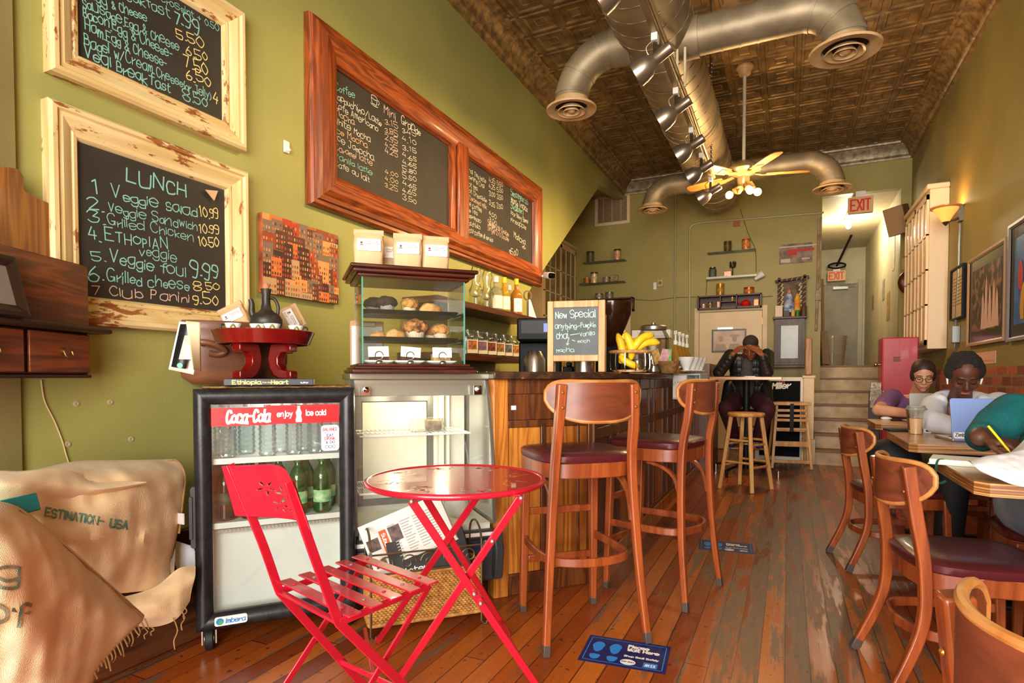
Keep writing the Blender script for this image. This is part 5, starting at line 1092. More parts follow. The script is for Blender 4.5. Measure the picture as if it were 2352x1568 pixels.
# pierced top: ring of small cut leaves left out of a fine disc
def leaf_holes(n, r0, r1, seed, size):
    rr = random.Random(seed); out = []
    for k in range(n):
        c = 2*PI*(k//13)/(n//13)+rr.uniform(-.2, .2); r = rr.uniform(r0, r1); out.append((r*math.cos(c), r*math.sin(c), rr.uniform(0, PI), size*rr.uniform(.7, 1.25)))
    return out
def inside(x, y, H_):
    for cx, cy, a, s in H_:
        dx, dy = x-cx, y-cy
        if abs(dx) > s or abs(dy) > s: continue
        u = dx*math.cos(a)+dy*math.sin(a); v = -dx*math.sin(a)+dy*math.cos(a)
        if (u/s)**2+(v/(s*.27))**2 < 1: return True
    return False
Rt = .285; HL = leaf_holes(104, .165, .25, 4, .013)
b = B(); nr, na = 46, 400; rads = [0, .06, .12, .15]+[.15+.11*i/(nr-1) for i in range(1, nr)]+[.272, .28]
vs = [(r*math.cos(2*PI*i/na), r*math.sin(2*PI*i/na), .71) for r in rads for i in range(na)]; fs = []
for j in range(len(rads)-1):
    for i in range(na):
        r = (rads[j]+rads[j+1])/2; a = 2*PI*(i+.5)/na
        if not inside(r*math.cos(a), r*math.sin(a), HL): fs.append((j*na+i, j*na+(i+1) % na, (j+1)*na+(i+1) % na, (j+1)*na+i))
b.add(vs, fs); tp = obj('pierced_top', b, redm, tb, angle=60)
b = B(); b.tube([(Rt*math.cos(2*PI*i/72), Rt*math.sin(2*PI*i/72), .705) for i in range(72)], .009, 10, closed=True); obj('rolled_rim', b, redm, tb)
def T3(px, py, z): p = onZ(px, py, z); return Vector((p.x-TCx, p.y-TCy, z))
def strap(b, a, c, w=.022, h=.007, up=(0, 0, 1)): b.bar([a, c], w, h, up)
A1, A2, B1, B2 = T3(945, 1150, .69), T3(1195, 1142, .69), T3(965, 1122, .69), T3(1110, 1120, .69)
F1, F2, F3, F4 = T3(1238, 1582, .008), T3(895, 1592, .008), T3(1168, 1457, .008), T3(866, 1475, .008)
for a, c in ((A1, F1), (A2, F2), (B1, F3), (B2, F4)):
    b = B(); up = (A2-A1).cross(Vector((0, 0, 1))); strap(b, a, c, .007, .024, (Vector((0, 0, 1)).cross(up))); obj('leg', b, redm, tb, bev=.002)
b = B()
for a, c in ((A1, B1), (A2, B2), (A1, A2), (B1, B2)): strap(b, a+Vector((0, 0, .008)), c+Vector((0, 0, .008)), .02, .006)
for a, c in ((F1, F3), (F2, F4)): strap(b, a+(A1-F1)*.12, c+(B1-F3)*.12, .014, .006)
obj('cross_bar', b, redm, tb, bev=.002)
b = B()
for p in (A1, A2, (A1+F1)*.5, (A1*.55+F1*.45), (A2*.8+F2*.2)): b.ell(p+Vector((.006, -.008, 0)), .007, 10, 6)
obj('rivets', b, rivet, tb)
# ------------------------------------------------------------------ red bistro chair
ch = thing('bistro_chair', 'red metal folding bistro chair with slatted seat and pierced backrest', 'chair', (-1.3, 1.1, 0), 0); c0 = Vector((-1.3, 1.1, 0))
def C3(px, py, d): return Vector(at(px, py, d))-c0
def C0(px, py): return Vector(onZ(px, py, .008))-c0
sl, sr = C3(642, 1352, 1.66), C3(778, 1424, 1.45); fl_, fr_ = C3(838, 1285, 1.93), C3(987, 1340, 1.71)
for p in (sl, sr, fl_, fr_): p.z = .435
def stile(pts, w=.024, h=.007): return B().bar(smoothp(pts, 6), h, w, (sl-sr))
for s_, tp_, md, ft, nm in ((sl, C3(528, 1066, 1.56), C3(600, 1240, 1.59), C3(858, 1605, 1.9), 'l'), (sr, C3(664, 1106, 1.36), C3(716, 1260, 1.39), C3(1034, 1682, 1.72), 'r')):
    ft.z = .008; b = B(); b.bar(smoothp([tp_, md, s_+(md-s_)*.25+Vector((0, 0, 0)), s_], 6)+[ft], .006, .024, (fl_-sl)); obj('back_stile', b, redm, ch, bev=.002)
for a, ft in ((fl_, C3(566, 1716, 1.65)), (fr_, C3(697, 1834, 1.45))):
    ft.z = .008; b = B(); b.bar([a, ft], .006, .024, (fl_-sl)); obj('leg', b, redm, ch, bev=.002)
b = B()
for a, c in ((sl, fl_), (sr, fr_), (sl, sr)): b.bar([a, c], .02 if a is sl and c is sr else .006, .02 if not (a is sl and c is sr) else .006, (0, 0, 1))
obj('seat_rail', b, redm, ch, bev=.002)
ex = (sr-sl).normalized(); ey = (fl_-sl).normalized()
for k in range(5):
    t_ = .10+k*.215; a = sl.lerp(fl_, t_)-ex*.03+Vector((0, 0, .016)); c = sr.lerp(fr_, t_)+ex*.03+Vector((0, 0, .016)); b = B(); b.bar([a, c], .04, .005); s_ = obj('slat', b, redm, ch, bev=.002)
    q = B(); 
    for p in (a.lerp(c, .16), a.lerp(c, .84)): q.ell(p+Vector((0, 0, .003)), (.006, .006, .003), 10, 6)
    obj('rivets', q, rivet if k % 2 else redm, s_)
# pierced curved back panel
TL_, TR_, BL_, BR_ = C3(524, 1070, 1.555), C3(672, 1110, 1.345), C3(556, 1185, 1.575), C3(708, 1212, 1.355)
HB_ = []
for cx, cz, s_ in ((.32, .34, 1), (.50, .42, 1.15), (.66, .36, .9), (.42, .60, .9), (.58, .62, .9)):
    for k in range(5): a = 2*PI*k/5+cx*9; HB_.append((cx+.062*s_*math.cos(a), cz+.075*s_*math.sin(a), a, .036*s_))
nrm = (TR_-TL_).cross(BL_-TL_).normalized(); nrm = nrm if nrm.dot(Vector((.5, .8, 0))) > 0 else -nrm
def bp_(u, v):
    p = TL_.lerp(TR_, u).lerp(BL_.lerp(BR_, u), v*(1+.10*math.sin(PI*u))-(.07*math.sin(PI*u)-.03*math.sin(2*PI*u))*(1-v)); return p+nrm*(.045*math.sin(PI*u))
nu, nv = 100, 60; b = B(); b.add([bp_(-.06+1.16*i/(nu-1), j/(nv-1)) for j in range(nv) for i in range(nu)], [(j*nu+i, j*nu+i+1, (j+1)*nu+i+1, (j+1)*nu+i) for j in range(nv-1) for i in range(nu-1) if not inside((i+.5)/nu, (j+.5)/nv*.8, HB_)])
obj('pierced_backrest', b, redm, ch, angle=60, solid=.002)
b = B(); b.bar([sl.lerp(C3(858, 1605, 1.9), .62), sr.lerp(C3(1034, 1682, 1.72), .62)], .006, .014); b.bar([fl_.lerp(C3(566, 1716, 1.65), .72), fr_.lerp(C3(697, 1834, 1.45), .72)], .006, .014); obj('stretcher', b, redm, ch)
# ================================================================== COUNTER
CO = ((-1.23, 2.475), 48); CS = ((-.89, 2.855), 90)
oak_l = wood('counter_oak_light', (208, 136, 52), (160, 90, 28), 'Z', 6, .38, .15, ring=26); oak_d = wood('counter_oak_dark', (112, 60, 24), (70, 34, 14), 'Z', 7, .4, .15, ring=18); oak_m = wood('counter_oak_panel', (190, 116, 42), (122, 66, 20), 'Z', 4, .38, .2, ring=26)
top_m = wood('worn_bar_top', (84, 52, 32), (48, 30, 20), 'Y', 7, .35, .1, wear=((150, 106, 66), 7, .6))
ct_ = thing('bar_counter', 'panelled oak bar counter with a worn dark top and angled end', 'counter', (0, 0, 0))
ea, eb = Vector((-1.23, 2.475, 0)), Vector((-.89, 2.855, 0))
b = B(); b.slab([(-1.225, 2.49), (-.905, 2.858), (-.905, 6.72), (-1.5, 6.72), (-1.5, 2.75)], 0, 1.0); obj('carcass', b, oak_d, ct_, smooth=False)
def cpart(name, fr, boxes, m, bev=.004):
    b = B(); a = R(fr[1]); b.m = Matrix.Translation((fr[0][0], fr[0][1], 0)) @ Matrix.Rotation(a, 4, 'Z')
    for q in boxes: b.box(*q)
    return obj(name, b, m, ct_, bev=bev)
cpart('corner_post', CO, [(-.035, .04, -.02, .06, 0, 1.03)], oak_l); cpart('corner_post', CO, [(.475, .52, -.015, .03, 0, 1.03)], oak_d)
cpart('panel_frame', CO, [(.04, .475, -.012, .01, 0, .10), (.04, .475, -.012, .01, .96, 1.03), (.215, .245, -.012, .01, .1, .82), (.04, .475, -.012, .01, .80, .835), (.415, .43, -.010, .01, .1, .82)], oak_d)
cpart('panel', CO, [(.04, .215, -.005, .01, .1, .80)], oak_l); cpart('panel', CO, [(.245, .475, -.005, .01, .1, .80)], oak_m); cpart('panel', CO, [(.04, .475, -.004, .01, .835, .96)], oak_d)
x = 0; k = 0
while x < 3.6:
    w = (.30, .16, .34, .2)[k % 4]; cpart('panel', CS, [(x+.02, x+w-.02, -.004, .012, .12, .72), (x+.02, x+w-.02, -.004, .012, .78, .96)], oak_m if k % 4 in (2,) else oak_d)
    cpart('panel_frame', CS, [(x-.02, x+.02, -.016, .012, 0, 1.03)], oak_d); x += w; k += 1
cpart('panel_frame', CS, [(0, 3.86, -.013, .01, 0, .12), (0, 3.86, -.013, .01, .72, .78), (0, 3.86, -.013, .01, .96, 1.03)], oak_d)
cpart('kick_board', CS, [(0, 3.86, -.02, .0, 0, .09)], oak_m)
tp = [onZ(1121, 857, 1.066), None]; n0 = Vector((math.sin(R(48)), -math.cos(R(48)), 0)); 
q0 = ea+n0*.06-Vector((.03, .04, 0)); q1 = eb+Vector((.06, -.05, 0)); b = B(); b.slab([(q0.x, q0.y), (q1.x, q1.y), (q1.x+.015, q1.y+.02), (-.80, 5.0), (-1.55, 5.05), (-1.55, 2.78)], 1.03, 1.066); obj('counter_top', b, top_m, ct_, bev=.006)
b = B(); b.slab([(-.87, 5.05), (-.87, 6.73), (-1.5, 6.73), (-1.5, 5.05)], 1.0, 1.03); obj('work_top', b, top_m, ct_, bev=.004)
cpart('price_tag', CO, [(.06, .085, -.006, -.004, .885, .905)], lab_w, 0)
CT = 1.0665
def top_at(px, py, D): p = at(px, py, D); return (p.x, p.y, CT)
# A-frame board
ab = thing('tabletop_chalkboard', 'small wood framed chalkboard about a new special standing on the counter corner', 'chalkboard', (*top_at(1323, 852, 3.02)[:2], CT), 12)
ash = wood('ash_frame', (206, 160, 100), (176, 124, 68), 'Z', 8, .5); w2, h2 = .148, .365
for nm, bx in (('frame_stile', (-w2, -w2+.032, -.012, .012, 0, h2)), ('frame_stile', (w2-.034, w2, -.012, .026, 0, h2)), ('frame_rail', (-w2+.032, w2-.034, -.012, .012, h2-.035, h2)), ('frame_rail', (-w2+.032, w2-.034, -.012, .012, .055, .088))): o_ = obj(nm, B().box(*bx), ash, ab, bev=.003)
obj('slate', B().box(-w2+.03, w2-.032, -.004, .004, .085, h2-.033), mat('slate_grey', (66, 70, 72), .6, c2=(88, 92, 94), ns=7, nd=6), ab, smooth=False)
b = B(); b.box(-w2, -w2+.03, .075, .09, 0, .30); b.box(w2-.03, w2, .075, .09, 0, .30); obj('rear_leg', b, ash, ab, bev=.003)
C_M = chalk('mint', (186, 226, 200)); b = B(); W8 = lambda t, x, z, h, w, tl=0: write(b, t, (x, -.0052, z), h, w, h*.1, jit=.25, tilt=tl)
W8('New Special', -.105, .275, .034, .205, .03); W8('anything', -.108, .222, .026, .11); W8('Pumpkin', .025, .226, .022, .075, .05); W8('Chai', -.1, .172, .03, .06); W8('Vanilla', .02, .185, .02, .075, .05); W8('moch', .01, .148, .018, .06, .08); W8('Macha', -.1, .103, .02, .09)
for p in (((.005, .23), (.02, .238)), ((-.03, .19), (.015, .196)), ((-.02, .165), (-.004, .158)), ((-.035, .18), (-.045, .14)), ((-.05, .148), (-.045, .138), (-.036, .148))): b.bar([(x_, -.0054, z_) for x_, z_ in p], .0006, .003)
obj('chalk_writing', b, C_M, ab, smooth=False)
# banana basket
bb = thing('fruit_basket', 'round wire fruit basket with wooden rim on the counter', 'basket', top_at(1447, 853, 3.25), 0)
b = B(); b.tube([(.108*math.cos(2*PI*i/40), .108*math.sin(2*PI*i/40), .112) for i in range(40)], .009, 8, closed=True); obj('wooden_rim', b, ash, bb)
b = B(); b.lathe([(0, .002), (.088, .002), (.088, .014), (0, .014)], 32); obj('wooden_base', b, ash, bb)
for k in range(12):
    a = 2*PI*k/12; b = B(); b.tube(smoothp([(.108*math.cos(a), .108*math.sin(a), .112), (.112*math.cos(a), .112*math.sin(a), .06), (.108*math.cos(a), .108*math.sin(a), .015), (.085*math.cos(a), .085*math.sin(a), .006)], 4), .0022, 6); obj('wire', b, chrome, bb)
ban = mat('banana_skin', (236, 190, 30), .45, c2=(222, 172, 24), ns=9); bant = mat('banana_tip', (120, 96, 30), .6)
bx, by = top_at(1447, 853, 3.25)[:2]
def banana(pts, label, r=.021):
    t = thing('banana', label, 'banana', (bx, by, CT), 25, 'bananas in the fruit basket'); p = smoothp(pts, 7); n = len(p); b = B(); b.tube(p, r, 10, scale=[.35+.65*min(1, 5*i/n, 4.2*(n-1-i)/n+.15) for i in range(n)]); obj('peel', b, ban, t)
    b = B(); b.cyl(p[0]+(p[0]-p[2])*.35, p[1], .007, .009, 8); b.cyl(p[-1]+(p[-1]-p[-2])*.3, p[-2], .004, .006, 8); obj('stem_tip', b, bant, t)
banana([(-.075, -.03, .21), (-.06, -.04, .16), (-.05, -.05, .10), (-.06, -.04, .05)], 'banana standing upright at the chalkboard side of the basket'); banana([(-.04, -.05, .215), (-.015, -.055, .17), (-.002, -.06, .12), (-.005, -.05, .07)], 'second upright banana, leaning beside the first')
banana([(.115, -.05, .20), (.07, -.06, .195), (.03, -.07, .165), (.0, -.06, .115)], 'banana arching highest over the basket rim'); banana([(.15, -.04, .16), (.1, -.045, .165), (.055, -.05, .15), (.01, -.04, .11)], 'banana reaching farthest out past the basket rim'); banana([(.06, .02, .18), (.03, .01, .17), (-.02, .0, .14), (-.04, .0, .09)], 'short banana at the back of the basket')
banana([(-.07, -.06, .09), (-.04, -.075, .06), (.0, -.08, .04), (.03, -.07, .03)], 'greenish banana low behind the basket wires', .019)
# jars and bits beyond the bananas
def lobj(name, label, cat, prof, m, loc, n=24, group=None, parent=None): return one(name, B().lathe(prof, n), m, label, cat, loc, 0, group)
jarg = glassy('jar_glass', (.96, .97, .95), .08)
def jar(label, loc, r, h, fill, mlid, grp=None, fh=.6, name='glass_jar', lab=None):
    t = thing(name, label, 'jar', loc, 0, grp); obj('glass_body', B().lathe([(0, 0), (r*.9, 0), (r, r*.12), (r, h*.72), (r*.78, h*.84), (r*.76, h*.87)], 24), jarg, t)
    if fill: obj('contents', B().lathe([(0, .004), (r*.9, .004), (r*.94, r*.15), (r*.94, h*fh), (0, h*fh+.004)], 20), fill, t)
    c = B(); c.lathe([(0, h*.86), (r*.84, h*.86), (r*.86, h*.92), (r*.7, h*.95), (r*.12, h*.96), (r*.14, h), (0, h)], 24); obj('lid', c, mlid, t)
    if lab: c = B(); c.lathe([(r*1.005, h*.14), (r*1.01, h*.62)], 24, caps=False); c.f = c.f[17:22]; o_ = obj('label', c, lab, t)
    return t
jar('large glass jar with steel lid standing behind the bananas', top_at(1500, 853, 4.3), .115, .37, mat('wrapped_sweets', (150, 120, 92), .7, c2=(92, 70, 56), ns=30), steel, fh=.38)
jar('smaller steel lidded jar between the bananas and the large jar', top_at(1463, 853, 4.0), .085, .24, mat('brown_sweets', (110, 74, 44), .7, c2=(70, 44, 26), ns=30), steel, fh=.4)
b = B(); b.lathe([(.045, 0), (.075, .085), (.08, .085), (.05, .003), (0, .003), (0, 0)], 20); one('straw_basket', b, mat_m, 'small woven straw basket at the far end of the counter', 'basket', top_at(1536, 855, 4.1))
for k, (px, c, lab_) in enumerate(((1520, (140, 60, 60), 'rose red'), (1532, (70, 150, 60), 'green'), (1512, (170, 130, 60), 'tan'))):
    b = B(); b.box(-.03, .03, -.004, .004, 0, .10); o_ = one('tea_packet', b, mat('packet_%d' % k, c, .4, c2=tuple(min(255, v+60) for v in c), ns=40), lab_+' packet sticking up in the small straw basket', 'packet', top_at(px, 853, 4.1), 10+k*20); o_.location.z = CT+.07; o_.rotation_euler[1] = R(20-20*k)
sy = None
for k, (px, d) in enumerate(((1551, 4.45), (1560, 4.6), (1568, 4.75), (1577, 4.9))):
    l = top_at(px, 855, d)
    if sy is None:
        sy = thing('syrup_bottle', 'clear syrup bottle with a white pump at the counter end', 'bottle', l, 0, 'syrup pump bottles'); obj('glass_body', B().lathe([(0, 0), (.033, 0), (.036, .02), (.036, .14), (.015, .19), (.013, .22)], 18), mat('amber_syrup', (214, 160, 60), .1, trans=.6, ior=1.2), sy)
        c = B(); c.cyl((0, 0, .22), (0, 0, .25), .016, n=12); c.cyl((0, 0, .25), (0, 0, .31), .007, n=8); c.tube(smoothp([(0, 0, .315), (.0, -.02, .318), (.0, -.045, .30)], 4), .007, 8); c.cyl((0, 0, .30), (0, 0, .325), .014, n=10); obj('pump', c, white_m, sy)
    else: dup(sy, l)
b = B(); b.lathe([(0, 0), (.06, 0), (.07, .03), (.07, .14), (.06, .16), (0, .16)], 20); one('juice_jug', b, mat('orange_juice', (240, 170, 30), .2), 'yellow juice jug behind the syrup pumps', 'jug', top_at(1545, 855, 5.0))
drip = None
for k, (px, d) in enumerate(((1576, 4.4), (1588, 4.5), (1597, 4.6), (1606, 4.7))):
    l = Vector(at(px, 846, d)); l.z = CT+.004+.0
    if drip is None:
        drip = thing('coffee_dripper', 'white ceramic cone coffee dripper on the grey stand', 'coffee dripper', l, 0, 'white coffee drippers'); obj('cone', B().lathe([(.02, .02), (.055, .10), (.062, .12), (.057, .12), (.018, .025)], 28), cupw, drip); obj('saucer', B().lathe([(0, .012), (.02, .012), (.045, .018), (.046, .022), (.02, .022), (0, .022)], 24), cupw, drip)
        c = B(); c.tube(smoothp([(-.05, 0, .09), (-.08, 0, .085), (-.078, 0, .05), (-.038, 0, .045)], 4), .005, 6); obj('handle', c, cupw, drip)
    else: dup(drip, l)
sd = thing('dripper_stand', 'grey and white dripper stand with round printed emblem at the counter end', 'stand', (*at(1586, 860, 4.55).xy, .88), -10)
obj('shelf', B().box(-.11, .10, -.08, .12, .175, .187), mat('stand_grey', (176, 178, 176), .4), sd, bev=.002); o_ = obj('sign_panel', B().box(-.11, -.006, -.085, -.078, .0, .175), mat('sign_white', (232, 226, 214), .5), sd, bev=.002); b = B(); b.box(-.006, 0, -.08, .12, 0, .175); b.box(.094, .10, -.08, .12, 0, .175); b.box(-.11, .1, .11, .12, 0, .175); b.box(-.11, .1, -.085, .12, -.01, 0); obj('side_panel', b, mat('stand_grey', (176, 178, 176), .4), sd)
b = B()
for i, ch_ in enumerate('OVANTO'): a = R(150-i*24); write(b, ch_, (-.058+.042*math.cos(a)-.006, -.0862, .075+.042*math.sin(a)), .014, .010, .0018, jit=0, tilt=a-PI/2)
b.prism(arc(-.058, .07, .018, 0, 360, 16), -.0865, -.086); obj('emblem', b, mat('emblem_brown', (96, 60, 50), .6), o_, smooth=False)
for k in range(3):
    t = thing('mug', 'white mug hanging in the row inside the dripper stand', 'mug', (*at(1592+k*8, 870, 4.55+k*.07).xy, .882), 0, 'white mugs in the stand'); obj('cup_body', B().lathe([(0, 0), (.03, 0), (.036, .02), (.036, .08), (.033, .08), (.03, .01), (0, .008)], 20), cupw, t); c = B(); c.tube(smoothp([(0, -.034, .065), (0, -.058, .06), (0, -.056, .03), (0, -.034, .02)], 4), .004, 6); obj('handle', c, cupw, t)
b = B(); b.box(-.16, .16, -.2, .25, 0, .36); mach = one('espresso_machine', b, mat('machine_cream', (186, 168, 132), .35, .3), 'boxy beige coffee machine behind the syrup pumps', 'coffee machine', (-1.22, 5.5, 1.031), 0, bev=.015)
b = B(); b.box(-.17, .17, -.08, .08, 0, .075); o_ = one('carton', b, mat('white_carton', (232, 222, 204), .6), 'long white printed carton lying on the boxy coffee machine', 'box', (-1.13, 5.42, 1.3915), 4, bev=.003)
b = B(); write(b, 'to fill line', (-.12, -.0808, .04), .018, .15, .002, jit=0); write(b, 'made from plants', (-.02, -.0808, .012), .012, .16, .0016, jit=0); obj('carton_print', b, mat('print_grey', (150, 140, 128), .7), o_, smooth=False)
b = B(); b.lathe([(0, 0), (.03, 0), (.035, .05), (.02, .07), (0, .07)], 14); one('red_cap_bottle', b, mat('red_plastic', (200, 30, 24), .4), 'red lidded squeeze bottle beside the beige coffee machine', 'bottle', (-.96, 5.3, 1.031))
b = B(); b.box(-.11, .11, -.45, .45, 0, 1.19); one('side_cabinet', b, oak_d, 'tall dark wood cabinet end at the far end of the bar', 'cabinet', (-.885, 7.2, 0), 0, bev=.006)
# equipment behind the chalkboard
gd = thing('coffee_grinder', 'coffee grinder with a smoky brown bean hopper behind the chalkboard', 'grinder', top_at(1405, 853, 3.75), 0)
obj('hopper', B().lathe([(.03, .17), (.05, .20), (.12, .37), (.128, .445), (.12, .45), (.0, .455)], 32), mat('smoky_hopper', (54, 28, 12), .12, trans=.35), gd); b = B(); b.box(-.08, .08, -.1, .1, 0, .17); obj('grinder_body', b, black_m, gd, bev=.012)
b = B(); b.lathe([(0, 0), (.058, 0), (.06, .085), (.062, .09), (.055, .09), (.054, .01), (0, .01)], 24); one('milk_jug', b, steel, 'steel milk jug behind the small chalkboard', 'jug', top_at(1342, 853, 3.35))
b = B(); b.box(-.03, .03, -.03, .03, 0, .035); b.box(-.015, .015, -.015, .015, .035, .06); one('tamper', b, black_m, 'black coffee tamper behind the small chalkboard legs', 'tamper', top_at(1307, 853, 3.4), 0, bev=.006)
cm = thing('coffee_brewer', 'tall black and steel coffee brewer beside the jar shelves', 'coffee machine', (*at(1228, 850, 4.3).xy, .9), 20)
b = B(); b.box(-.12, .12, -.13, .15, .40, .56); b.box(-.12, .12, .05, .15, .0, .40); b.box(-.12, .12, -.13, .15, -.04, .02); obj('brewer_body', b, black_m, cm, bev=.012); b = B(); b.box(-.09, .09, -.132, -.128, .45, .54); obj('control_panel', b, mat('panel_black', (30, 30, 32), .5), cm); obj('carafe', B().lathe([(0, .03), (.075, .03), (.08, .05), (.08, .27), (.06, .31), (.05, .33), (0, .33)], 24), steel, cm); b = B(); b.box(.07, .1, -.134, -.128, .46, .52); obj('blue_display', b, mat('blue_display', (60, 90, 220), .3, emit=.6), cm, smooth=False)
one('coffee_brewer', B().box(-.1, .1, -.12, .12, 0, .46).box(-.08, .08, -.16, -.12, .3, .42), black_m, 'second black coffee brewer half hidden behind the small chalkboard', 'coffee machine', (*at(1262, 850, 4.8).xy, .9), 20, bev=.02)
b = B(); b.slab([(-2.3, 2.75), (-1.85, 3.1), (-1.85, 5.25), (-2.3, 5.25)], .0, .9); one('back_counter', b, dk_oak, 'low dark back counter along the green wall under the shelves', 'counter', bev=.006)
# wall shelves with jars and bottles
for nm, (p0, p1), dep, lab_ in (('upper', ((1068, 683), (1237, 737)), .28, 'upper dark wood shelf of bottles under the oak menu board'), ('lower', ((1065, 805), (1211, 828)), .30, 'lower dark wood shelf of tea jars below the bottle shelf')):
    a, c = onX(*p0, XL+dep), onX(*p1, XL+dep); z = (a.z+c.z)/2; y0, y1 = a.y-.35, c.y; b = B(); b.box(XL+.003, XL+dep, y0, y1, z-.045, z)
    one('wall_shelf', b, wood('shelf_wood', (100, 50, 24), (66, 30, 14), 'Y', 8, .4), lab_, 'shelf', bev=.003)
    if nm == 'upper': SU = z
    else: SL = z
jl = None; jw = [mat('tea_label_%d' % k, c, .5, c2=c2, ns=50) for k, (c, c2) in enumerate((((196, 120, 70), (120, 60, 40)), ((150, 100, 90), (90, 80, 110)), ((150, 70, 50), (60, 36, 30)), ((190, 110, 50), (80, 80, 50)), ((120, 116, 110), (60, 60, 60)), ((206, 150, 60), (150, 60, 40))))]
names = ('orange patterned', 'violet brown', 'dark red', 'orange fruit', 'grey and black', 'yellow')
for k, px in enumerate((1078, 1101, 1122, 1142, 1160, 1178)):
    y = onX(px, 800, XL+.2).y; t = thing('tea_jar', 'clip top tea jar with %s label on the lower wall shelf' % names[k], 'jar', (XL+.19, y, SL+.0005), 60, 'tea jars on the lower wall shelf'); w = .062; r_ = .17
    b = B(); b.slab(rrect(-w, w, -w, w, .02), 0, .13); b.lathe([(w*.9, .13), (.045, .15), (.045, .165)], 20); obj('glass_body', b, jarg, t, angle=30); b = B(); b.slab(rrect(-w+.005, w-.005, -w+.005, w-.005, .018), .004, .10); obj('tea_leaves', b, mat('tea_leaves', (70, 52, 36), .9, c2=(110, 84, 52), ns=60), t)
    b = B(); b.lathe([(.05, .165), (.052, .17), (.05, .185), (0, .19)], 20); obj('lid', b, jarg, t); b = B(); b.tube([(-.056, -.05, .14), (-.058, 0, .178), (.058, 0, .178), (.056, -.05, .14)], .0025, 6); obj('wire_clip', b, steel, t)
    b = B(); b.box(-.045, .045, -w-.002, -w, .012, .11); o_ = obj('label', b, mat('label_cream', (222, 206, 170), .6), t, smooth=False); b = B(); b.box(-.036, .036, -w-.003, -w-.0015, .04, .104); obj('label_picture', b, jw[k], o_, smooth=False)
    if jl is None: jl = t
    if k < 5:
        d_ = dup(t, (XL+.2, y+.12, .9005), 60, 'tea jar below the lower wall shelf, only its clip top showing', 'tea jars on the back counter')
for k, (px, lab_) in enumerate(((1190, 'upper'), (1196, 'lower'))):
    b = B(); b.ell((0, 0, .035), (.035, .035, .035), 16, 12); b.ell((.05, .01, .03), (.03, .03, .03), 16, 12) if k == 0 else b.ell((-.045, .0, .035), (.033, .033, .033), 16, 12); one('green_apple', b, mat('lime_green', (150, 196, 70), .4), 'shiny lime green fruit shape at the end of the jar shelf, '+lab_+' one', 'fruit', (XL+.2, onX(px, 800, XL+.2).y-.06+.03*k, SL+.0005), 0)
def wbottle(label, px, r, h, m, cap, lab=None, k=.0):
    y = onX(px, 690, XL+.15+k).y; t = thing('glass_bottle', label, 'bottle', (XL+.15+k, y, SU+.0005), 60, 'bottles on the upper wall shelf')
    obj('glass_body', B().lathe([(0, 0), (r*.95, 0), (r, .01), (r, h*.52), (r*.85, h*.62), (r*.36, h*.72), (r*.34, h*.88)], 22), m, t); c = B(); c.cyl((0, 0, h*.84), (0, 0, h), r*.4, n=14); obj('cap', c, cap, t)
    if lab: c = B(); c.lathe([(r*1.01, h*.1), (r*1.015, h*.46)], 24, caps=False); c.f = c.f[14:23]; obj('label', c, lab, t)
bclear = mat('clear_spirit_glass', (232, 230, 214), .05, trans=.85, ior=1.25); byel = mat('yellow_syrup_glass', (226, 176, 50), .08, trans=.6, ior=1.25); capy = mat('yellow_cap', (236, 190, 30), .4); lcream = mat('bottle_label', (232, 224, 204), .6)
wbottle('clear bottle with white cap and diamond label, first on the shelf', 1139, .055, .29, bclear, white_m, lcream); wbottle('yellow bottle with yellow cap, standing behind', 1158, .05, .30, byel, capy, lcream, .02); wbottle('pale bottle with white cap between the yellow capped bottles', 1170, .05, .27, bclear, white_m, lcream, -.04); wbottle('yellow capped bottle with a tall white label at the shelf front', 1186, .05, .32, mat('amber_base', (190, 120, 40), .1, trans=.4), capy, txw, .03)
for px, lab_ in ((1093, 'tall clear glass siphon flask nearest the pastry case on the shelf'), (1119, 'second clear glass siphon flask on the bottle shelf')):
    y = onX(px, 680, XL+.18).y; b = B(); b.lathe([(.012, 0), (.012, .07), (.05, .09), (.055, .12), (.035, .16), (.03, .2), (.045, .25), (.03, .3), (.025, .31)], 20, caps=False); one('glass_flask', b, jarg, lab_, 'flask', (XL+.18, y, SU+.0005))
y = onX(1207, 700, XL+.18).y
b = B(); b.ring((0, 0, .2), .045, .035, .012, 24); b.v = [(vx, vz-.2, vy+.2) for vx, vy, vz in b.v]; b.cyl((0, 0, 0), (0, 0, .16), .008, n=8); b.lathe([(0, 0), (.03, 0), (.03, .004), (0, .006)], 16); one('cocktail_strainer', b, steel, 'metal strainer on a stand at the end of the bottle shelf', 'strainer', (XL+.2, y, SU+.0005), 60)
b = B(); b.prism([(-.05, 0), (.06, 0), (-.03, .16), (-.05, .16)], 0, .004); one('menu_card', b, lab_w, 'white folded card at the end of the bottle shelf', 'card', (XL+.24, y+.02, SU+.0005), 75)
# security camera
p = onX(1228, 640, XL+.02); sc_ = thing('security_camera', 'white security camera with black face at the end of the oak menu board', 'camera', (XL, p.y, p.z), 90)
b = B(); b.cyl((0, 0, 0), (0, -.02, 0), .035, n=20); b.tube([(0, -.02, 0), (.03, -.06, .02), (.05, -.09, .03)], .012, 10); obj('bracket', b, white_m, sc_); m = Matrix.Translation((.08, -.14, .035)) @ Matrix.Rotation(R(-42), 4, 'Z') @ Matrix.Rotation(R(10), 4, 'X'); b = B(); b.m = m; b.prism(rrect(-.04, .04, -.032, .032, .02), -.06, .06); obj('camera_body', b, white_m, sc_, bev=.006)
b = B(); b.m = m; b.prism(rrect(-.036, .036, -.028, .028, .018), -.064, -.06); b.cyl((0, -.068, .004), (0, -.062, .004), .012, n=16); obj('lens_face', b, mat('gloss_black', (10, 10, 11), .1), sc_)
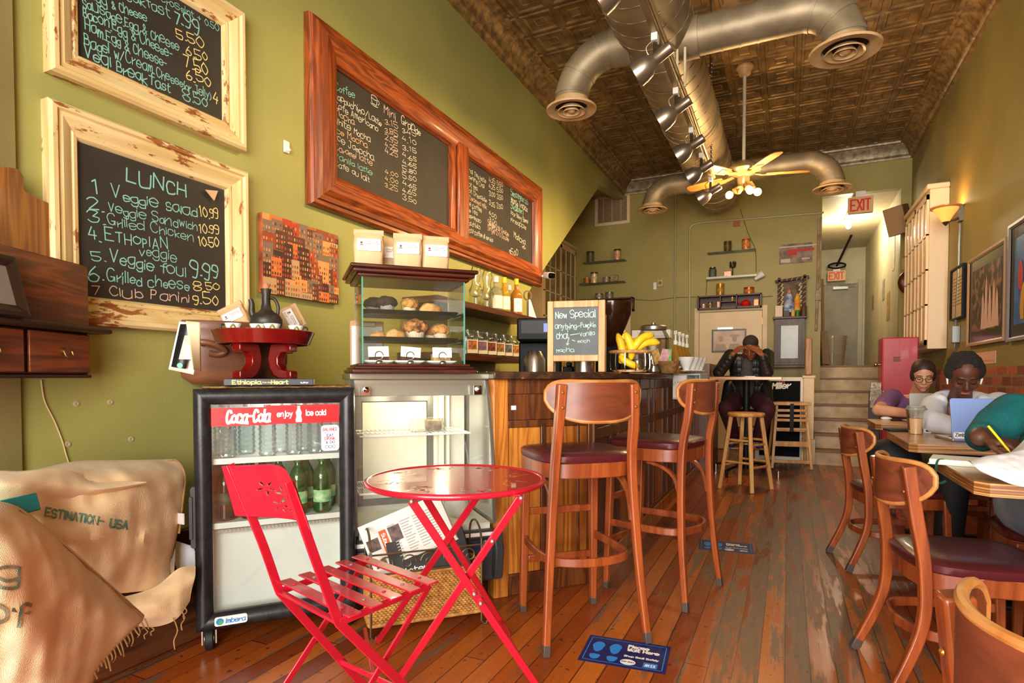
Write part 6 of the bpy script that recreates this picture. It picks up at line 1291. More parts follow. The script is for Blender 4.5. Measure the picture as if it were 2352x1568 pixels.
# ------------------------------------------------------------------ wooden chairs and bar stools
stain = wood('chair_stain', (158, 78, 34), (122, 54, 22), 'Z', 9, .34, .25, ring=8, wear=((208, 150, 92), 26, .685)); stain_d = wood('chair_back_stain', (120, 58, 32), (90, 42, 22), 'X', 9, .42, .08, ring=8); vinyl = mat('burgundy_vinyl', (82, 28, 32), .32, c2=(72, 24, 28), ns=5, coat=.2, bump=.03, bs=60); edge_w = mat('worn_back_edge', (196, 134, 70), .45, c2=(160, 96, 44), ns=14); foot_m = mat('scuffed_foot', (74, 60, 54), .5)
def wood_chair(name, label, cat, loc, rotz, sh, bh, bw, tall, group):
    """seat faces +y; sh seat height, bh top of the back"""
    t = thing(name, label, cat, loc, rotz, group); hw, hd = .2, .2; sw = .185
    so = [(x, y) for x, y in arc(0, 0, 1, 0, 360, 48)]; so = [(math.copysign(abs(x)**.55, x)*hw*(1+.06*(y)), math.copysign(abs(y)**.55, y)*hd) for x, y in so]
    b = B(); n = len(so); zs = [(-.035, 1), (-.03, 1.02), (-.008, 1.025), (0, .98), (.006, .8), (.009, .4)]
    b.add([(x*k, y*k, sh+z) for z, k in zs for x, y in so], [(j*n+i, j*n+(i+1) % n, (j+1)*n+(i+1) % n, (j+1)*n+i) for j in range(len(zs)-1) for i in range(n)]+[tuple(range((len(zs)-1)*n, len(zs)*n)), tuple(reversed(range(n)))]); obj('seat', b, vinyl, t)
    b = B(); b.slab([(x*.985, y*.985) for x, y in so], sh-.095, sh-.034); obj('seat_frame', b, stain, t, bev=.004)
    sp = .035 if tall else .03
    def leg(top, foot, mids, w, up, nm, d=.034):
        b = B(); pts = smoothp([top]+mids+[foot], 8); n = len(pts); b.bar(pts, w, d, up, scale=[1-.25*(i/(n-1))**2 for i in range(n)]); l = obj(nm, b, stain, t, bev=.005)
        c = B(); k = Vector(foot); v = (Vector(pts[-2])-k).normalized(); c.bar([k, k+v*.045], w*.78, d*.78, up); obj('foot', c, foot_m, l, bev=.003)
    for s in (-1, 1):
        leg((s*sw*.86, hd*.86, sh-.04), (s*(sw*.86+.01), hd*.86+sp*.6, .0), [], .036, (0, 1, 0), 'leg')
        xm = s*.162
        if tall: leg((s*.148, -.225, bh-.015), (s*.212, -.235, 0), [(s*.155, -.215, sh+.12), (xm, -.19, sh-.06), (s*.185, -.2, sh*.45)], .036, (0, 1, 0), 'back_leg')
        else: leg((s*.135, -.235, bh-.03), (s*.178, -.29, 0), [(s*.145, -.215, sh+.15), (s*.155, -.19, sh-.03), (s*.166, -.20, sh*.5)], .036, (0, 1, 0), 'back_leg', .04)
    zc = bh-(.075 if tall else .085)
    def back(off, th, sc):
        def f(u, v):
            x = (u-.5)*2; e = max(0., 1-abs(x)**3.0)**.5; zt = .068*max(0., 1-abs(x)**8)**.5-.006*(1-x*x); zb = -.088*e+.02*(1-e)
            return (x*bw, (-.248 if tall else -.262)+.085*x*x*(.9 if tall else 1.15)+off, zc+(zt*(1-v)+zb*v)*sc+.006)
        return f
    g = B(); f0, f1 = back(0, 0, 1), back(-.014, 0, 1); nu, nv = 36, 8
    g.add([f0(i/(nu-1)*.98+.01, j/(nv-1)) for j in range(nv) for i in range(nu)]+[f1(i/(nu-1)*.98+.01, j/(nv-1)) for j in range(nv) for i in range(nu)], [(j*nu+i, j*nu+i+1, (j+1)*nu+i+1, (j+1)*nu+i) for j in range(nv-1) for i in range(nu-1)]+[(nu*nv+j*nu+i, nu*nv+(j+1)*nu+i, nu*nv+(j+1)*nu+i+1, nu*nv+j*nu+i+1) for j in range(nv-1) for i in range(nu-1)])
    rim = [j for j in range(nu)]+[j*nu+nu-1 for j in range(1, nv)]+[(nv-1)*nu+i for i in range(nu-2, -1, -1)]+[j*nu for j in range(nv-2, 0, -1)]
    e = B(); e.v = list(g.v); e.f = [(rim[i], rim[(i+1) % len(rim)], nu*nv+rim[(i+1) % len(rim)], nu*nv+rim[i]) for i in range(len(rim))]
    bk_ = obj('backrest', g, stain_d, t); 
    mid = [Vector(g.v[i]).lerp(Vector(g.v[nu*nv+i]), .5) for i in rim]; e = B(); e.tube(mid, .0082, 8, closed=True); obj('worn_edge', e, edge_w, bk_)
    sc2 = B()
    for s in (-1, 1):
        for dz in (.028, -.028): sc2.ell((s*(.15 if tall else .138), -.243 if tall else -.247, zc+dz), (.006, .004, .006), 8, 6)
    obj('back_screws', sc2, mat('brass_screw', (190, 130, 70), .3, .8), bk_)
    zr = .33 if tall else .20; b = B(); yb_ = -.205 if tall else -.21
    b.bar(smoothp([(-.165, .17, zr), (-.175, .02, zr), (-.165, -.13, zr), (-.11, yb_+.015, zr), (0, yb_-.01, zr), (.11, yb_+.015, zr), (.165, -.13, zr), (.175, .02, zr), (.165, .17, zr)], 6), .016, .034); obj('foot_ring', b, stain, t, bev=.004)
    for z in ((.24, .45) if tall else (.30,)): b = B(); b.box(-.15, .15, .172, .19, z-.016, z+.016); obj('stretcher', b, stain, t, bev=.004)
    if tall:
        for s in (-1, 1): b = B(); b.bar(smoothp([(s*.16, -.02, sh-.1), (s*.162, -.10, sh-.12), (s*.163, -.16, sh-.17), (s*.165, -.185, sh-.27)], 5), .014, .02, (1, 0, 0)); obj('brace', b, stain, t)
    return t
wood_chair('bar_stool', 'tall wooden bar stool at the angled counter end, nearest the red table', 'bar stool', (-.80, 2.325, 0), 41.4, .745, 1.03, .20, True, 'bar stools at the counter')
wood_chair('bar_stool', 'tall wooden bar stool at the long side of the counter', 'bar stool', (-.575, 2.925, 0), 76, .745, 1.03, .20, True, 'bar stools at the counter')
CH = wood_chair('dining_chair', 'wooden dining chair with burgundy seat tucked under the nearest laminated table', 'chair', (.56, 2.47, 0), -78, .445, .778, .19, False, 'dining chairs along the right wall')
dup(CH, (.548, 3.826, 0), -78, 'wooden dining chair with a black bag on its seat')
dup(CH, (.465, .885, 0), -78, 'wooden dining chair in the near corner, only its curved back showing')
dup(CH, (.98, 3.02, 0), 178, 'wooden dining chair under the person in the teal shirt')
dup(CH, (.92, 4.28, 0), 180, 'wooden dining chair under the person in the white hoodie'); dup(CH, (.90, 5.42, 0), 180, 'wooden dining chair under the person in the purple shirt')
# floor stickers
nb, bb_ = mat('sticker_navy', (22, 30, 92), .45, c2=(30, 36, 84), ns=20), mat('sticker_blue', (46, 132, 214), .45)
def decal(label, q):
    ctr = sum((onZ(*p) for p in q), Vector())/4; p0, p1, p3 = onZ(*q[0]), onZ(*q[1]), onZ(*q[3]); ux = (p1-p0).normalized(); ang = math.degrees(math.atan2(ux.y, ux.x)); w, h = .315, .225
    t = thing('floor_sticker', label, 'sticker', (ctr.x, ctr.y, .0006), ang, 'blue waiting stickers on the floor'); z = .0008; X, Y = (1, 0, 0), (0, 1, 0)
    obj('vinyl_sheet', quad(B(), (-w/2, -h/2, 0), w, h, X, Y), nb, t, smooth=False, solid=.0004); b = B(); 
    for bx in ((-.145, .145, .093, .0965), (-.145, .145, -.0965, -.093), (-.145, -.1415, -.0965, .0965), (.1415, .145, -.0965, .0965)): quad(b, (bx[0], bx[2], z), bx[1]-bx[0], bx[3]-bx[2], X, Y)
    for s in (-.105, -.04): poly(b, [(s+.024*math.cos(a)*(1 if math.sin(a) > 0 else .8), .022+(.042 if math.sin(a) > 0 else .045)*math.sin(a), z) for a in [2*PI*i/24 for i in range(24)]]); poly(b, [(s+.02*math.cos(a), -.05+(.008 if math.sin(a) > 0 else .034)*math.sin(a), z) for a in [2*PI*i/24 for i in range(24)]])
    quad(b, (.075, -.088, z), .05, .038, X, Y); obj('blue_print', b, bb_, t, smooth=False); b = B()
    write(b, 'Please', (.005, .05, z), .022, .075, .006, X, Y, jit=0); write(b, 'Wait Here', (.005, .022, z), .022, .115, .006, X, Y, jit=0); write(b, 'Shop Small Safely', (.0, -.027, z), .012, .125, .0032, X, Y, jit=0); poly(b, [(.02+.028*math.cos(a), -.068+.022*math.sin(a), z) for a in [2*PI*i/24 for i in range(24)]]); write(b, 'AM EX', (.082, -.08, z+.0003), .018, .036, .003, X, Y, jit=0); obj('white_print', b, txw, t, smooth=False)
    b = B(); write(b, 'SHOP SMALL', (-.004, -.07, z+.0003), .007, .048, .0016, X, Y, jit=0); obj('emblem_print', b, nb, t, smooth=False)
decal('near blue please wait here floor sticker by the first bar stool foot', ((1360, 1458), (1537, 1485), (1520, 1546), (1333, 1518))); decal('far blue please wait here floor sticker beside the second bar stool', ((1613, 1240), (1727, 1250), (1725, 1272), (1606, 1258)))
# ================================================================== BACK WALL
FB = ((0, YB), 0)
def bw(px, py, y=0.0): return lp(px, py, FB, y)
# return air grille
g = fthing('vent_grille', 'pale return air grille high on the back wall near the ceiling', 'vent', FB, y=-.004); (x0, z1), (x1, z0) = bw(1367, 452), bw(1447, 512)
b = B(); moulding(b, x0, x1, z0, z1, [(0, 0), (0, .012), (.045, .012), (.05, 0)]); obj('grille_frame', b, cream, g); obj('grille_backing', B().box(x0+.04, x1-.04, -.003, .003, z0+.04, z1-.04), mat('grille_dark', (104, 84, 58), .6), g, smooth=False)
b = B(); 
for k in range(1, 4): xx = x0+(x1-x0)*k/4; b.box(xx-.009, xx+.009, -.012, 0, z0+.04, z1-.04)
z = z0+.055
while z < z1-.05: b.box(x0+.04, x1-.04, -.007, -.003, z, z+.007); z += .02
obj('louvres', b, mat('grille_tan', (170, 138, 100), .5), g, smooth=False)
# conduits
cond = mat('painted_conduit', (170, 168, 130), .45, .2)
P = lambda px, py, o=-.02: Vector((bw(px, py)[0], YB+o, bw(px, py)[1]))
one('conduit_pipe', B().tube([P(1552, 448), P(1550, 760)], .014, 8), cond, 'straight vertical conduit pipe on the back wall', 'pipe'); b = B(); p1, p2 = P(1584, 760), P(1892, 489); b.tube([p1, P(1584, 540)]+smoothp([P(1584, 540), P(1586, 522), P(1600, 514), P(1622, 511)], 5)+[p2], .014, 8)
one('conduit_pipe', b, cond, 'bent conduit pipe running up and across to the hall opening', 'pipe')
b = B(); b.tube([P(1881, 500, -.03), P(1878, 640, -.03), P(1874, 760, -.03)], .016, 8); b.tube([P(1886, 500, -.03), P(1882, 660, -.03)], .012, 8); b.box(P(1879, 680).x-.035, P(1879, 680).x+.035, YB-.07, YB-.01, P(1879, 690).z, P(1879, 668).z); one('conduit_pipe', b, mat('rusty_pipe', (130, 100, 70), .6, c2=(170, 150, 120), ns=12), 'double rusty riser pipe with a box at the hall corner', 'pipe')
for pp, lab_ in (([(1450, 687), (1500, 690), (1545, 684), (1600, 682)], 'old cable sagging between the two dark cubbies on the back wall'), ([(1745, 682), (1775, 680)], 'short cable from the cubby above the door to the shrine'), ([(1700, 480), (1720, 540), (1735, 575), (1737, 625)], 'cable falling past the glass shelves above the cream door'), ([(1624, 640), (1622, 678)], 'thin wire from the white edged shelf down to the cubby')): one('wall_cable', B().tube(smoothp([P(x, y, -.008) for x, y in pp], 5), .005, 5), mat('old_cable', (110, 96, 60), .7), lab_, 'cable')
gsh = glassy('shelf_glass', (.62, .72, .66), .15, .25, (110, 130, 118))
def shelf(label, p0, p1, m, dep=.16, th=.012):
    a, c = bw(*p0, -dep), bw(*p1, -dep); z = (a[1]+c[1])/2; b = B(); b.box(a[0], c[0], YB-dep, YB-.002, z-th, z); one('wall_shelf', b, m, label, 'shelf', bev=.002); return z
ZA = shelf('upper glass shelf of two coffee tins by the air grille', (1338, 600), (1434, 597), gsh); ZB = shelf('lower glass shelf of four tins by the air grille', (1330, 650), (1432, 646), gsh)
ZD = shelf('upper glass shelf of two tins above the cream door', (1624, 578), (1735, 572), gsh); ZE = shelf('white edged glass shelf above the cubby over the cream door', (1622, 636), (1738, 629), mat('pale_shelf', (196, 196, 180), .3), .16, .03)
def tin(label, px, w, h, z, c, c2, lidc=None, dep=-.09, box=False, grp='vintage tins on the back wall shelves', ns=30):
    d = bw(px, 600, dep); sc = (YB+dep)/1.19/FPX*1.0; x = d[0]; t = thing('coffee_tin', label, 'tin', (x, YB+dep, z+.0006), 0, grp); r = w/2; m = mat('tin_%d_%d_%d_%d' % (*c, px), c, .32, .35, c2=c2, ns=ns, stretch=(1, 1, 2))
    if box: obj('tin_body', B().box(-r, r, -r*.7, r*.7, 0, h*.92), m, t, bev=.004); obj('lid', B().box(-r*1.02, r*1.02, -r*.72, r*.72, h*.9, h), m, t, bev=.004)
    else:
        obj('tin_body', B().lathe([(0, 0), (r, 0), (r, h*.88), (0, h*.885)], 24), m, t); obj('lid', B().lathe([(r*1.03, h*.86), (r*1.03, h), (0, h*1.002)], 24), mat('tin_lid_%d_%d_%d' % (lidc or c), lidc or c, .3, .5), t); b = B(); b.lathe([(r*1.004, h*.3), (r*1.006, h*.62)], 24, caps=False); obj('tin_label', b, mat('tin_band_%d_%d_%d' % c2, c2, .5, c2=c, ns=50), t)
    return t
tin('tall dark green tin at the left of the upper glass shelf by the grille', 1356, .115, .17, ZA, (70, 66, 36), (120, 110, 60)); tin('tin with orange foot at the right of the upper glass shelf', 1418, .105, .165, ZA, (196, 96, 50), (220, 190, 160), (60, 50, 40))
tin('short gold tin first on the lower glass shelf', 1348, .10, .09, ZB, (190, 124, 40), (150, 80, 30)); tin('tall checked gold tin on the lower glass shelf', 1365, .11, .17, ZB, (206, 150, 50), (230, 220, 190), (80, 76, 60)); tin('short blue grey tin on the lower glass shelf', 1393, .115, .08, ZB, (110, 120, 116), (180, 120, 80)); tin('square cream tin with a round emblem, last on the lower glass shelf', 1411, .11, .105, ZB, (206, 184, 130), (120, 80, 50), box=True)
tin('dark gold tin on the upper shelf above the cream door', 1671, .10, .145, ZD, (120, 90, 40), (70, 56, 30)); tin('red and gold tin on the upper shelf above the cream door', 1713, .105, .15, ZD, (206, 84, 40), (226, 170, 90)); tin('pink card box on the white edged shelf', 1672, .10, .075, ZE, (214, 120, 100), (240, 190, 170), box=True)
t = jar('grey green glass jar on the white edged shelf above the door', (bw(1637, 600, -.09)[0], YB-.09, ZE+.0006), .052, .155, mat('jar_dim', (96, 104, 96), .6), steel_dk, fh=.7)
b = B(); b.cyl((0, 0, 0), (0, 0, .16), .006, n=8); b.lathe([(0, .12), (.04, .13), (.045, .16), (0, .165)], 12)
for k in range(5): a = 2*PI*k/5; b.ell((.035*math.cos(a), .035*math.sin(a), .185), (.012, .012, .028), 8, 6)
one('metal_ornament', b, mat('black_iron', (60, 44, 32), .5, .4), 'dark crown shaped metal ornament on a stem on the white edged shelf', 'ornament', (bw(1683, 600, -.07)[0], YB-.07, ZE+.0006))
for k, dx in enumerate((0, .05)): b = B(); b.m = Matrix.Translation((bw(1741, 636, -.10)[0]+dx*.5, YB-.10-dx*.4, ZE-.035+k*.01)) @ Matrix.Rotation(R(50), 4, 'Y'); b.lathe([(.02, -.05), (.05, .05), (.046, .05), (.015, -.05)], 16); one('paper_cup', b, cupw, ('inner', 'outer')[k]+' of two white cups hanging at the end of the white edged shelf', 'cup')
# cubbies
def cubby(label, p0, p1, cells, dep=.16):
    (x0, z1), (x1, z0) = bw(*p0, -dep), bw(*p1, -dep); t = thing('cubby_shelf', label, 'shelf', (0, 0, 0)); b = B(); e = .02; y0, y1 = YB-dep, YB-.003
    b.box(x0, x1, y0, y1, z0, z0+e); b.box(x0, x1, y0, y1, z1-e, z1); b.box(x0, x0+e, y0, y1, z0, z1); b.box(x1-e, x1, y0, y1, z0, z1)
    for f in cells: xx = x0+(x1-x0)*f; b.box(xx-.008, xx+.008, y0, y1, z0, z1)
    if len(cells) > 1: b.box(x0+(x1-x0)*cells[0], x0+(x1-x0)*cells[1], y0, y1, (z0+z1)/2-.006, (z0+z1)/2+.006)
    obj('cubby_case', b, dark_wood, t, bev=.002); obj('cubby_back', B().box(x0, x1, y1-.012, y1, z0, z1), mat('cubby_dark', (66, 40, 30), .5), t, smooth=False); return x0, x1, z0, z1
x0, x1, z0, z1 = cubby('dark wooden cubby with a red kettle above the cream door', (1602, 680), (1749, 704), (.365, .62)); z0 += .021
tin('gold tin standing on the left of the cubby above the door', 1655, .105, .165, z1, (190, 140, 40), (140, 100, 30)); tin('short red tin standing on the right of the cubby top', 1721, .135, .088, z1, (160, 40, 30), (200, 140, 40))
tin('tiny white pot in the cubby, leftmost', 1617, .06, .06, z0, (206, 186, 160), (170, 140, 110)); tin('tiny dark gold pot in the cubby', 1632, .055, .085, z0, (80, 66, 40), (200, 150, 60)); tin('small pink box in the cubby beside the first divider', 1652, .05, .09, z0, (170, 110, 100), (200, 150, 130), box=True); tin('small brown box at the right end of the cubby by the kettle', 1738, .065, .10, z0, (176, 124, 76), (140, 90, 50), box=True); tin('tiny gold cylinder on the cubby middle shelf', 1683, .04, .06, (z0+z1)/2-.003, (206, 150, 80), (160, 100, 50))
kr = mat('red_kettle', (206, 34, 22), .2, coat=.4); kt = thing('kettle', 'small red enamel kettle in the cubby above the cream door', 'kettle', (bw(1713, 690, -.09)[0], YB-.09, z0+.0006)); obj('kettle_body', B().lathe([(0, 0), (.05, 0), (.068, .03), (.06, .065), (.03, .085), (.01, .092), (.012, .105), (0, .107)], 24), kr, kt); b = B(); b.tube(smoothp([(-.06, 0, .04), (-.09, 0, .05), (-.10, 0, .085)], 4), .009, 8); obj('spout', b, kr, kt)
x0, x1, z0, z1 = cubby('dark wooden cubby over the half open yellow lit door', (1300, 690), (1452, 712), (.5,)); tin('short tin on the cubby behind the chalkboard, left one', 1376, .115, .085, z1, (110, 76, 56), (170, 170, 160)); tin('short tin on the cubby behind the chalkboard, right one', 1400, .12, .095, z1, (96, 100, 92), (150, 120, 100))
b = B(); x, z = bw(1505, 657); b.box(x-.025, x+.025, YB-.03, YB-.002, z-.055, z+.055); one('wall_switch', b, white_m, 'slim white wall box beside the square thermostat', 'switch', bev=.006); b = B(); x, z = bw(1517, 650); b.box(x-.045, x+.045, YB-.025, YB-.002, z-.055, z+.055); o_ = one('thermostat', b, mat('thermostat_tan', (186, 160, 110), .5), 'square tan thermostat on the back wall', 'thermostat', bev=.005); b = B(); b.cyl((x, YB-.035, z), (x, YB-.025, z), .022, n=20); obj('dial', b, mat('dial_brown', (110, 86, 56), .4), o_)
b = B(); x, z = bw(1692, 513); b.box(x-.045, x+.045, YB-.02, YB-.002, z-.045, z+.045); one('junction_box', b, mat('rust_box', (158, 92, 40), .6), 'rust brown junction box cover under the conduit', 'box', bev=.003)
# tall glazed cabinet in the recess
gc = thing('glazed_cabinet', 'tall cream cabinet with glazed doors in the recess behind the diagonal wall', 'cabinet', (-3.3, 0, 0))
def glazed(t, x0, x1, y0, y1, z0, z1, face, nb, nr, m, mg):
    """cabinet with a glazed face looking along x = face side"""
    s = 1 if face == x1 else -1; b = B(); b.box(min(x0, x1), max(x0, x1), y0, y1, z0, z1); c = obj('case', b, m, t, bev=.004); b = B(); b.box(min(x0, x1)-(.03 if s < 0 else 0), max(x0, x1)+(.03 if s > 0 else 0), y0-.03, y1+.0, z1, z1+.05); obj('cornice', b, m, t, bev=.012)
    f = face; nd = 2
    for d in range(nd):
        ya, yb2 = y0+.03+(y1-y0-.06)*d/nd, y0+.03+(y1-y0-.06)*(d+1)/nd; b = B(); q = (f, f+s*.02)
        def bar(a, bb, c1, d1): b.box(min(q), max(q), a, bb, c1, d1)
        bar(ya, ya+.03, z0+.04, z1-.04); bar(yb2-.03, yb2, z0+.04, z1-.04); bar(ya, yb2, z0+.04, z0+.09); bar(ya, yb2, z1-.09, z1-.04)
        for i in range(1, nb): yy = ya+(yb2-ya)*i/nb; bar(yy-.008, yy+.008, z0+.09, z1-.09)
        for j in range(1, nr): zz = z0+.09+(z1-z0-.18)*j/nr; bar(ya, yb2, zz-.008, zz+.008)
        o_ = obj('glazed_door', b, m, t, smooth=False); b = B(); b.box(f+s*.004, f+s*.009, ya+.03, yb2-.03, z0+.09, z1-.09); obj('panes', b, mg, o_, smooth=False)
glazed(gc, 0, .2, 7.6, 8.98, 1.1, 3.06, .2, 3, 5, cream, mat('dim_panes', (126, 110, 70), .15))
# pictures, shrine, little cabinet
def pic(name, label, q, y, img, frame=None, cat='picture'):
    (x0, z1), (x1, z0) = lp(*q[0], FB, y), lp(*q[1], FB, y); t = fthing(name, label, cat, FB)
    if frame: b = B(); moulding(b, x0, x1, z0, z1, [(0, -y), (0, .014-y), (.02, .014-y), (.024, .004-y)]); obj('frame', b, frame, t)
    o_ = obj('print', B().box(x0+.002, x1-.002, y-.006, y, z0+.002, z1-.002), img, t, smooth=False); return x0, x1, z0, z1, o_, t
x0, x1, z0, z1, o_, t = pic('photo_print', 'unframed photo print of a red awning street on the back wall', ((1790, 562), (1866, 602)), -.004, mat('street_photo', (70, 58, 50), .5, c2=(150, 120, 96), ns=9)); b = B(); quad(b, (x0+.10, -.0105, z0+.16), .33, .035); quad(b, (x0+.1, -.0105, z0+.11), .12, .05); obj('red_awning', b, mat('awning_red', (176, 40, 34), .6), t, smooth=False); b = B(); quad(b, (x0+.02, -.0105, z0+.02), .12, .05); quad(b, (x0+.28, -.0105, z0+.05), .1, .018); quad(b, (x0, -.0105, z1-.05), .46, .018); obj('pale_patches', b, mat('photo_pale', (196, 176, 160), .6), t, smooth=False)
x0, x1, z0, z1, o_, t = pic('framed_photo', 'framed faded double portrait photo hung on the cream door', ((1635, 757), (1714, 808)), -.031, mat('sepia_photo', (214, 186, 158), .4, c2=(190, 160, 136), ns=5), mat('slate_frame', (80, 84, 84), .4))
for cx, hat in ((x0+.125, 0), (x0+.31, 1)):
    b = B(); y = -.0375; poly(b, [(cx+.032*math.cos(a), y, z0+.19+.045*math.sin(a)) for a in [2*PI*i/20 for i in range(20)]]); poly(b, [(cx-.09, y, z0+.02), (cx+.09, y, z0+.02), (cx+.06, y, z0+.12), (cx-.06, y, z0+.12)]); 
    if hat: poly(b, [(cx+.075*math.cos(a), y-.0004, z0+.235+.02*math.sin(a)) for a in [2*PI*i/20 for i in range(20)]])
    obj('portrait_figure', b, mat('sepia_figure', (176, 148, 128), .5), t, smooth=False)
wcx = bw(1814, 800, -.2); wc = thing('wall_cabinet', 'small dark wall cabinet with frosted glass door beside the stairs', 'cabinet', (0, 0, 0)); (x0, z1), (x1, z0) = bw(1779, 733, -.17), bw(1848, 838, -.17); grey_w = wood('weathered_grey_wood', (98, 84, 76), (74, 62, 56), 'Z', 7, .5)
b = B(); b.box(x0, x1, YB-.17, YB-.003, z0, z1); obj('case', b, grey_w, wc, bev=.004); b = B(); b.box(x0-.02, x1+.02, YB-.2, YB-.003, z1, z1+.03); b.box(x0-.03, x1+.03, YB-.21, YB-.003, z0-.035, z0); obj('ledge', b, dark_wood, wc, bev=.006)
b = B(); moulding(b, x0+.03, x1-.03, z0+.04, z1-.04, [(0, .0), (0, .015), (.05, .015), (.055, .004)]); b.v = [(x, y+YB-.17, z) for x, y, z in b.v]; o_ = obj('door', b, grey_w, wc); obj('frosted_pane', B().box(x0+.08, x1-.08, YB-.18, YB-.172, z0+.09, z1-.09), mat('frosted_pane', (176, 186, 188), .35, c2=(196, 200, 196), ns=3), o_, smooth=False)
zt = z1+.0305; sh = thing('shrine', 'rustic twig framed shrine picture standing on the small wall cabinet', 'shrine', (0, 0, 0)); (sx0, sz1), (sx1, _) = bw(1786, 645, -.1), bw(1852, 645, -.1); tw = mat('dark_twig', (70, 50, 34), .7)
for nm, a, c in (('post', (sx0+.02, zt), (sx0+.02, sz1+.04)), ('post', (sx1-.02, zt), (sx1-.02, sz1+.06)), ('cross_beam', (sx0-.03, sz1-.01), (sx1+.03, sz1+.03))): b = B(); b.bar([(a[0], YB-.11, a[1]), (c[0], YB-.11, c[1])], .034, .034, (0, 1, 0)); obj(nm, b, tw, sh, bev=.005)
b = B()
for x in (sx0+.02, sx1-.02):
    for k in range(7): z = zt+.05+k*.065; b.tube([(x-.018, YB-.13, z), (x+.018, YB-.13, z+.03)], .004, 5)
for k in range(6): x = sx0+.05+k*.06; b.tube([(x, YB-.13, sz1-.01), (x+.02, YB-.13, sz1+.03)], .004, 5)
obj('lashing', b, mat('pale_lashing', (200, 160, 120), .7), sh); obj('backing_picture', B().box(sx0+.03, sx1-.03, YB-.05, YB-.04, zt, sz1), mat('shrine_dark', (56, 36, 22), .6, c2=(120, 90, 60), ns=14), sh, smooth=False)
b = B()
for k in range(16):
    for x in (sx0+.06, sx1-.07): b.ell((x+.012*math.sin(k*2.1), YB-.09, zt+.13+k*.021), (.014, .014, .014), 6, 5)
obj('paper_flowers', b, mat('cream_flowers', (206, 190, 150), .8), sh); cxs = (sx0+sx1)/2
b = B(); b.lathe([(0, 0), (.06, 0), (.075, .08), (.05, .16), (.045, .22), (.03, .25), (.034, .29), (0, .32)], 18, (cxs-.03, YB-.11, zt+.06)); f_ = one('robed_figurine', b, mat('robe_white_blue', (200, 200, 206), .6, c2=(60, 104, 160), ns=16), 'robed figurine in white and blue standing in the shrine', 'figurine'); b = B(); b.ell((cxs-.03, YB-.135, zt+.335), (.026, .022, .032), 12, 8); obj('face', b, mat('figurine_skin', (196, 130, 90), .6), f_)
b = B(); b.lathe([(0, 0), (.035, 0), (.045, .06), (.04, .18), (.02, .25), (0, .27)], 14, (cxs+.07, YB-.10, zt+.05)); one('orange_ornament', b, mat('orange_robe', (214, 120, 50), .6, c2=(230, 180, 60), ns=14), 'orange and yellow draped ornament beside the robed figurine', 'ornament')
for k, (dx, w, h, c, lab_) in enumerate(((-.155, .09, .15, (220, 196, 166), 'white candle box'), (-.06, .07, .08, (60, 40, 36), 'small dark box'), (.02, .05, .09, (206, 170, 80), 'yellow jar with white lid'), (.075, .05, .08, (50, 120, 50), 'green tin'), (.15, .07, .14, (90, 56, 36), 'brown bottle'))):
    b = B(); b.lathe([(0, 0), (w/2, 0), (w/2, h*.9), (w*.35, h), (0, h)], 14) if k > 1 else b.box(-w/2, w/2, -.02, .02, 0, h); one('shrine_offering', b, mat('offering_%d' % k, c, .5), lab_+' at the front of the shrine shelf', 'offering', (cxs+dx, YB-.165, zt+.0006), 0, 'offerings at the shrine')
# hall: exit signs, lamps, bucket, broom
er = mat('exit_red', (216, 44, 32), .5); eb_ = mat('exit_face', (222, 176, 126), .5)
def exit_sign(label, cx, cz, y, w, h, em=0):
    t = thing('exit_sign', label, 'sign', (cx, y, cz), 0); obj('sign_box', B().box(-w/2, w/2, -.03, .03, -h/2, h/2), eb_, t, bev=.004); b = B(); write(b, 'EXIT', (-w*.39, -.0312, -h*.33), h*.66, w*.78, h*.1, jit=0); obj('sign_letters', b, er, t, smooth=False); b = B(); b.box(-w*.2, w*.2, -.02, .06, h/2, h/2+.075); obj('mount', b, white_m, t); return t
a, c = onY(1948, 456, 8.93), onY(2005, 487, 8.93); exit_sign('EXIT sign hanging at the top of the hall opening', (a.x+c.x)/2, (a.z+c.z)/2, 8.93, c.x-a.x, a.z-c.z)
t = exit_sign('small EXIT sign above the grey door at the hall end', .80, 2.935, 12.6, .3, .19); t.rotation_euler = (0, 0, 0)
b = B(); b.tube([(.80, 12.6, 3.03), (.80, 12.6, 3.10)], .02, 6); b.tube([(.95, 11.6, 3.46), (.80, 12.58, 3.12)], .02, 6); b.tube([(.80+.14*math.cos(2*PI*i/24), 12.55, 3.12+.045*math.sin(2*PI*i/24)) for i in range(24)], .018, 6, closed=True); one('ceiling_bracket', b, black_m, 'dark bracket lamp hanging over the small exit sign', 'lamp')
lb = thing('hall_lamp', 'bare bulb lamp with a fluorescent tube on the hall ceiling', 'lamp', (.81, 10.4, 3.46)); b = B(); b.cyl((0, 0, 0), (0, 0, -.05), .06, n=16); b.box(-.05, .05, -1.25, -.1, -.03, 0); obj('fitting', b, white_m, lb); b = B(); b.ell((0, 0, -.10), (.04, .04, .05), 16, 10); obj('bulb', b, mat('hall_bulb', (255, 236, 190), .3, emit=12), lb); b = B(); b.cyl((0, -1.22, -.05), (0, -.12, -.05), .02, n=12); obj('tube', b, mat('tube_glow', (255, 240, 210), .3, emit=7), lb)
point('hall_bulb_light', (.81, 10.4, 3.2), 44, (1, .86, .6), .06)
b = B(); b.lathe([(0, 0), (.15, 0), (.185, .42), (.19, .43), (.18, .43), (.145, .01), (0, .01)], 28); bk_ = one('plastic_bucket', b, glassy('bucket_plastic', (.85, .8, .72), .08, .35, (196, 180, 156)), 'tall clear plastic bucket at the top of the stairs', 'bucket', (.58, 9.75, HZ+.001)); obj('contents', B().lathe([(0, .012), (.143, .012), (.155, .16), (0, .165)], 24), mat('bucket_grounds', (120, 90, 70), .8), bk_)
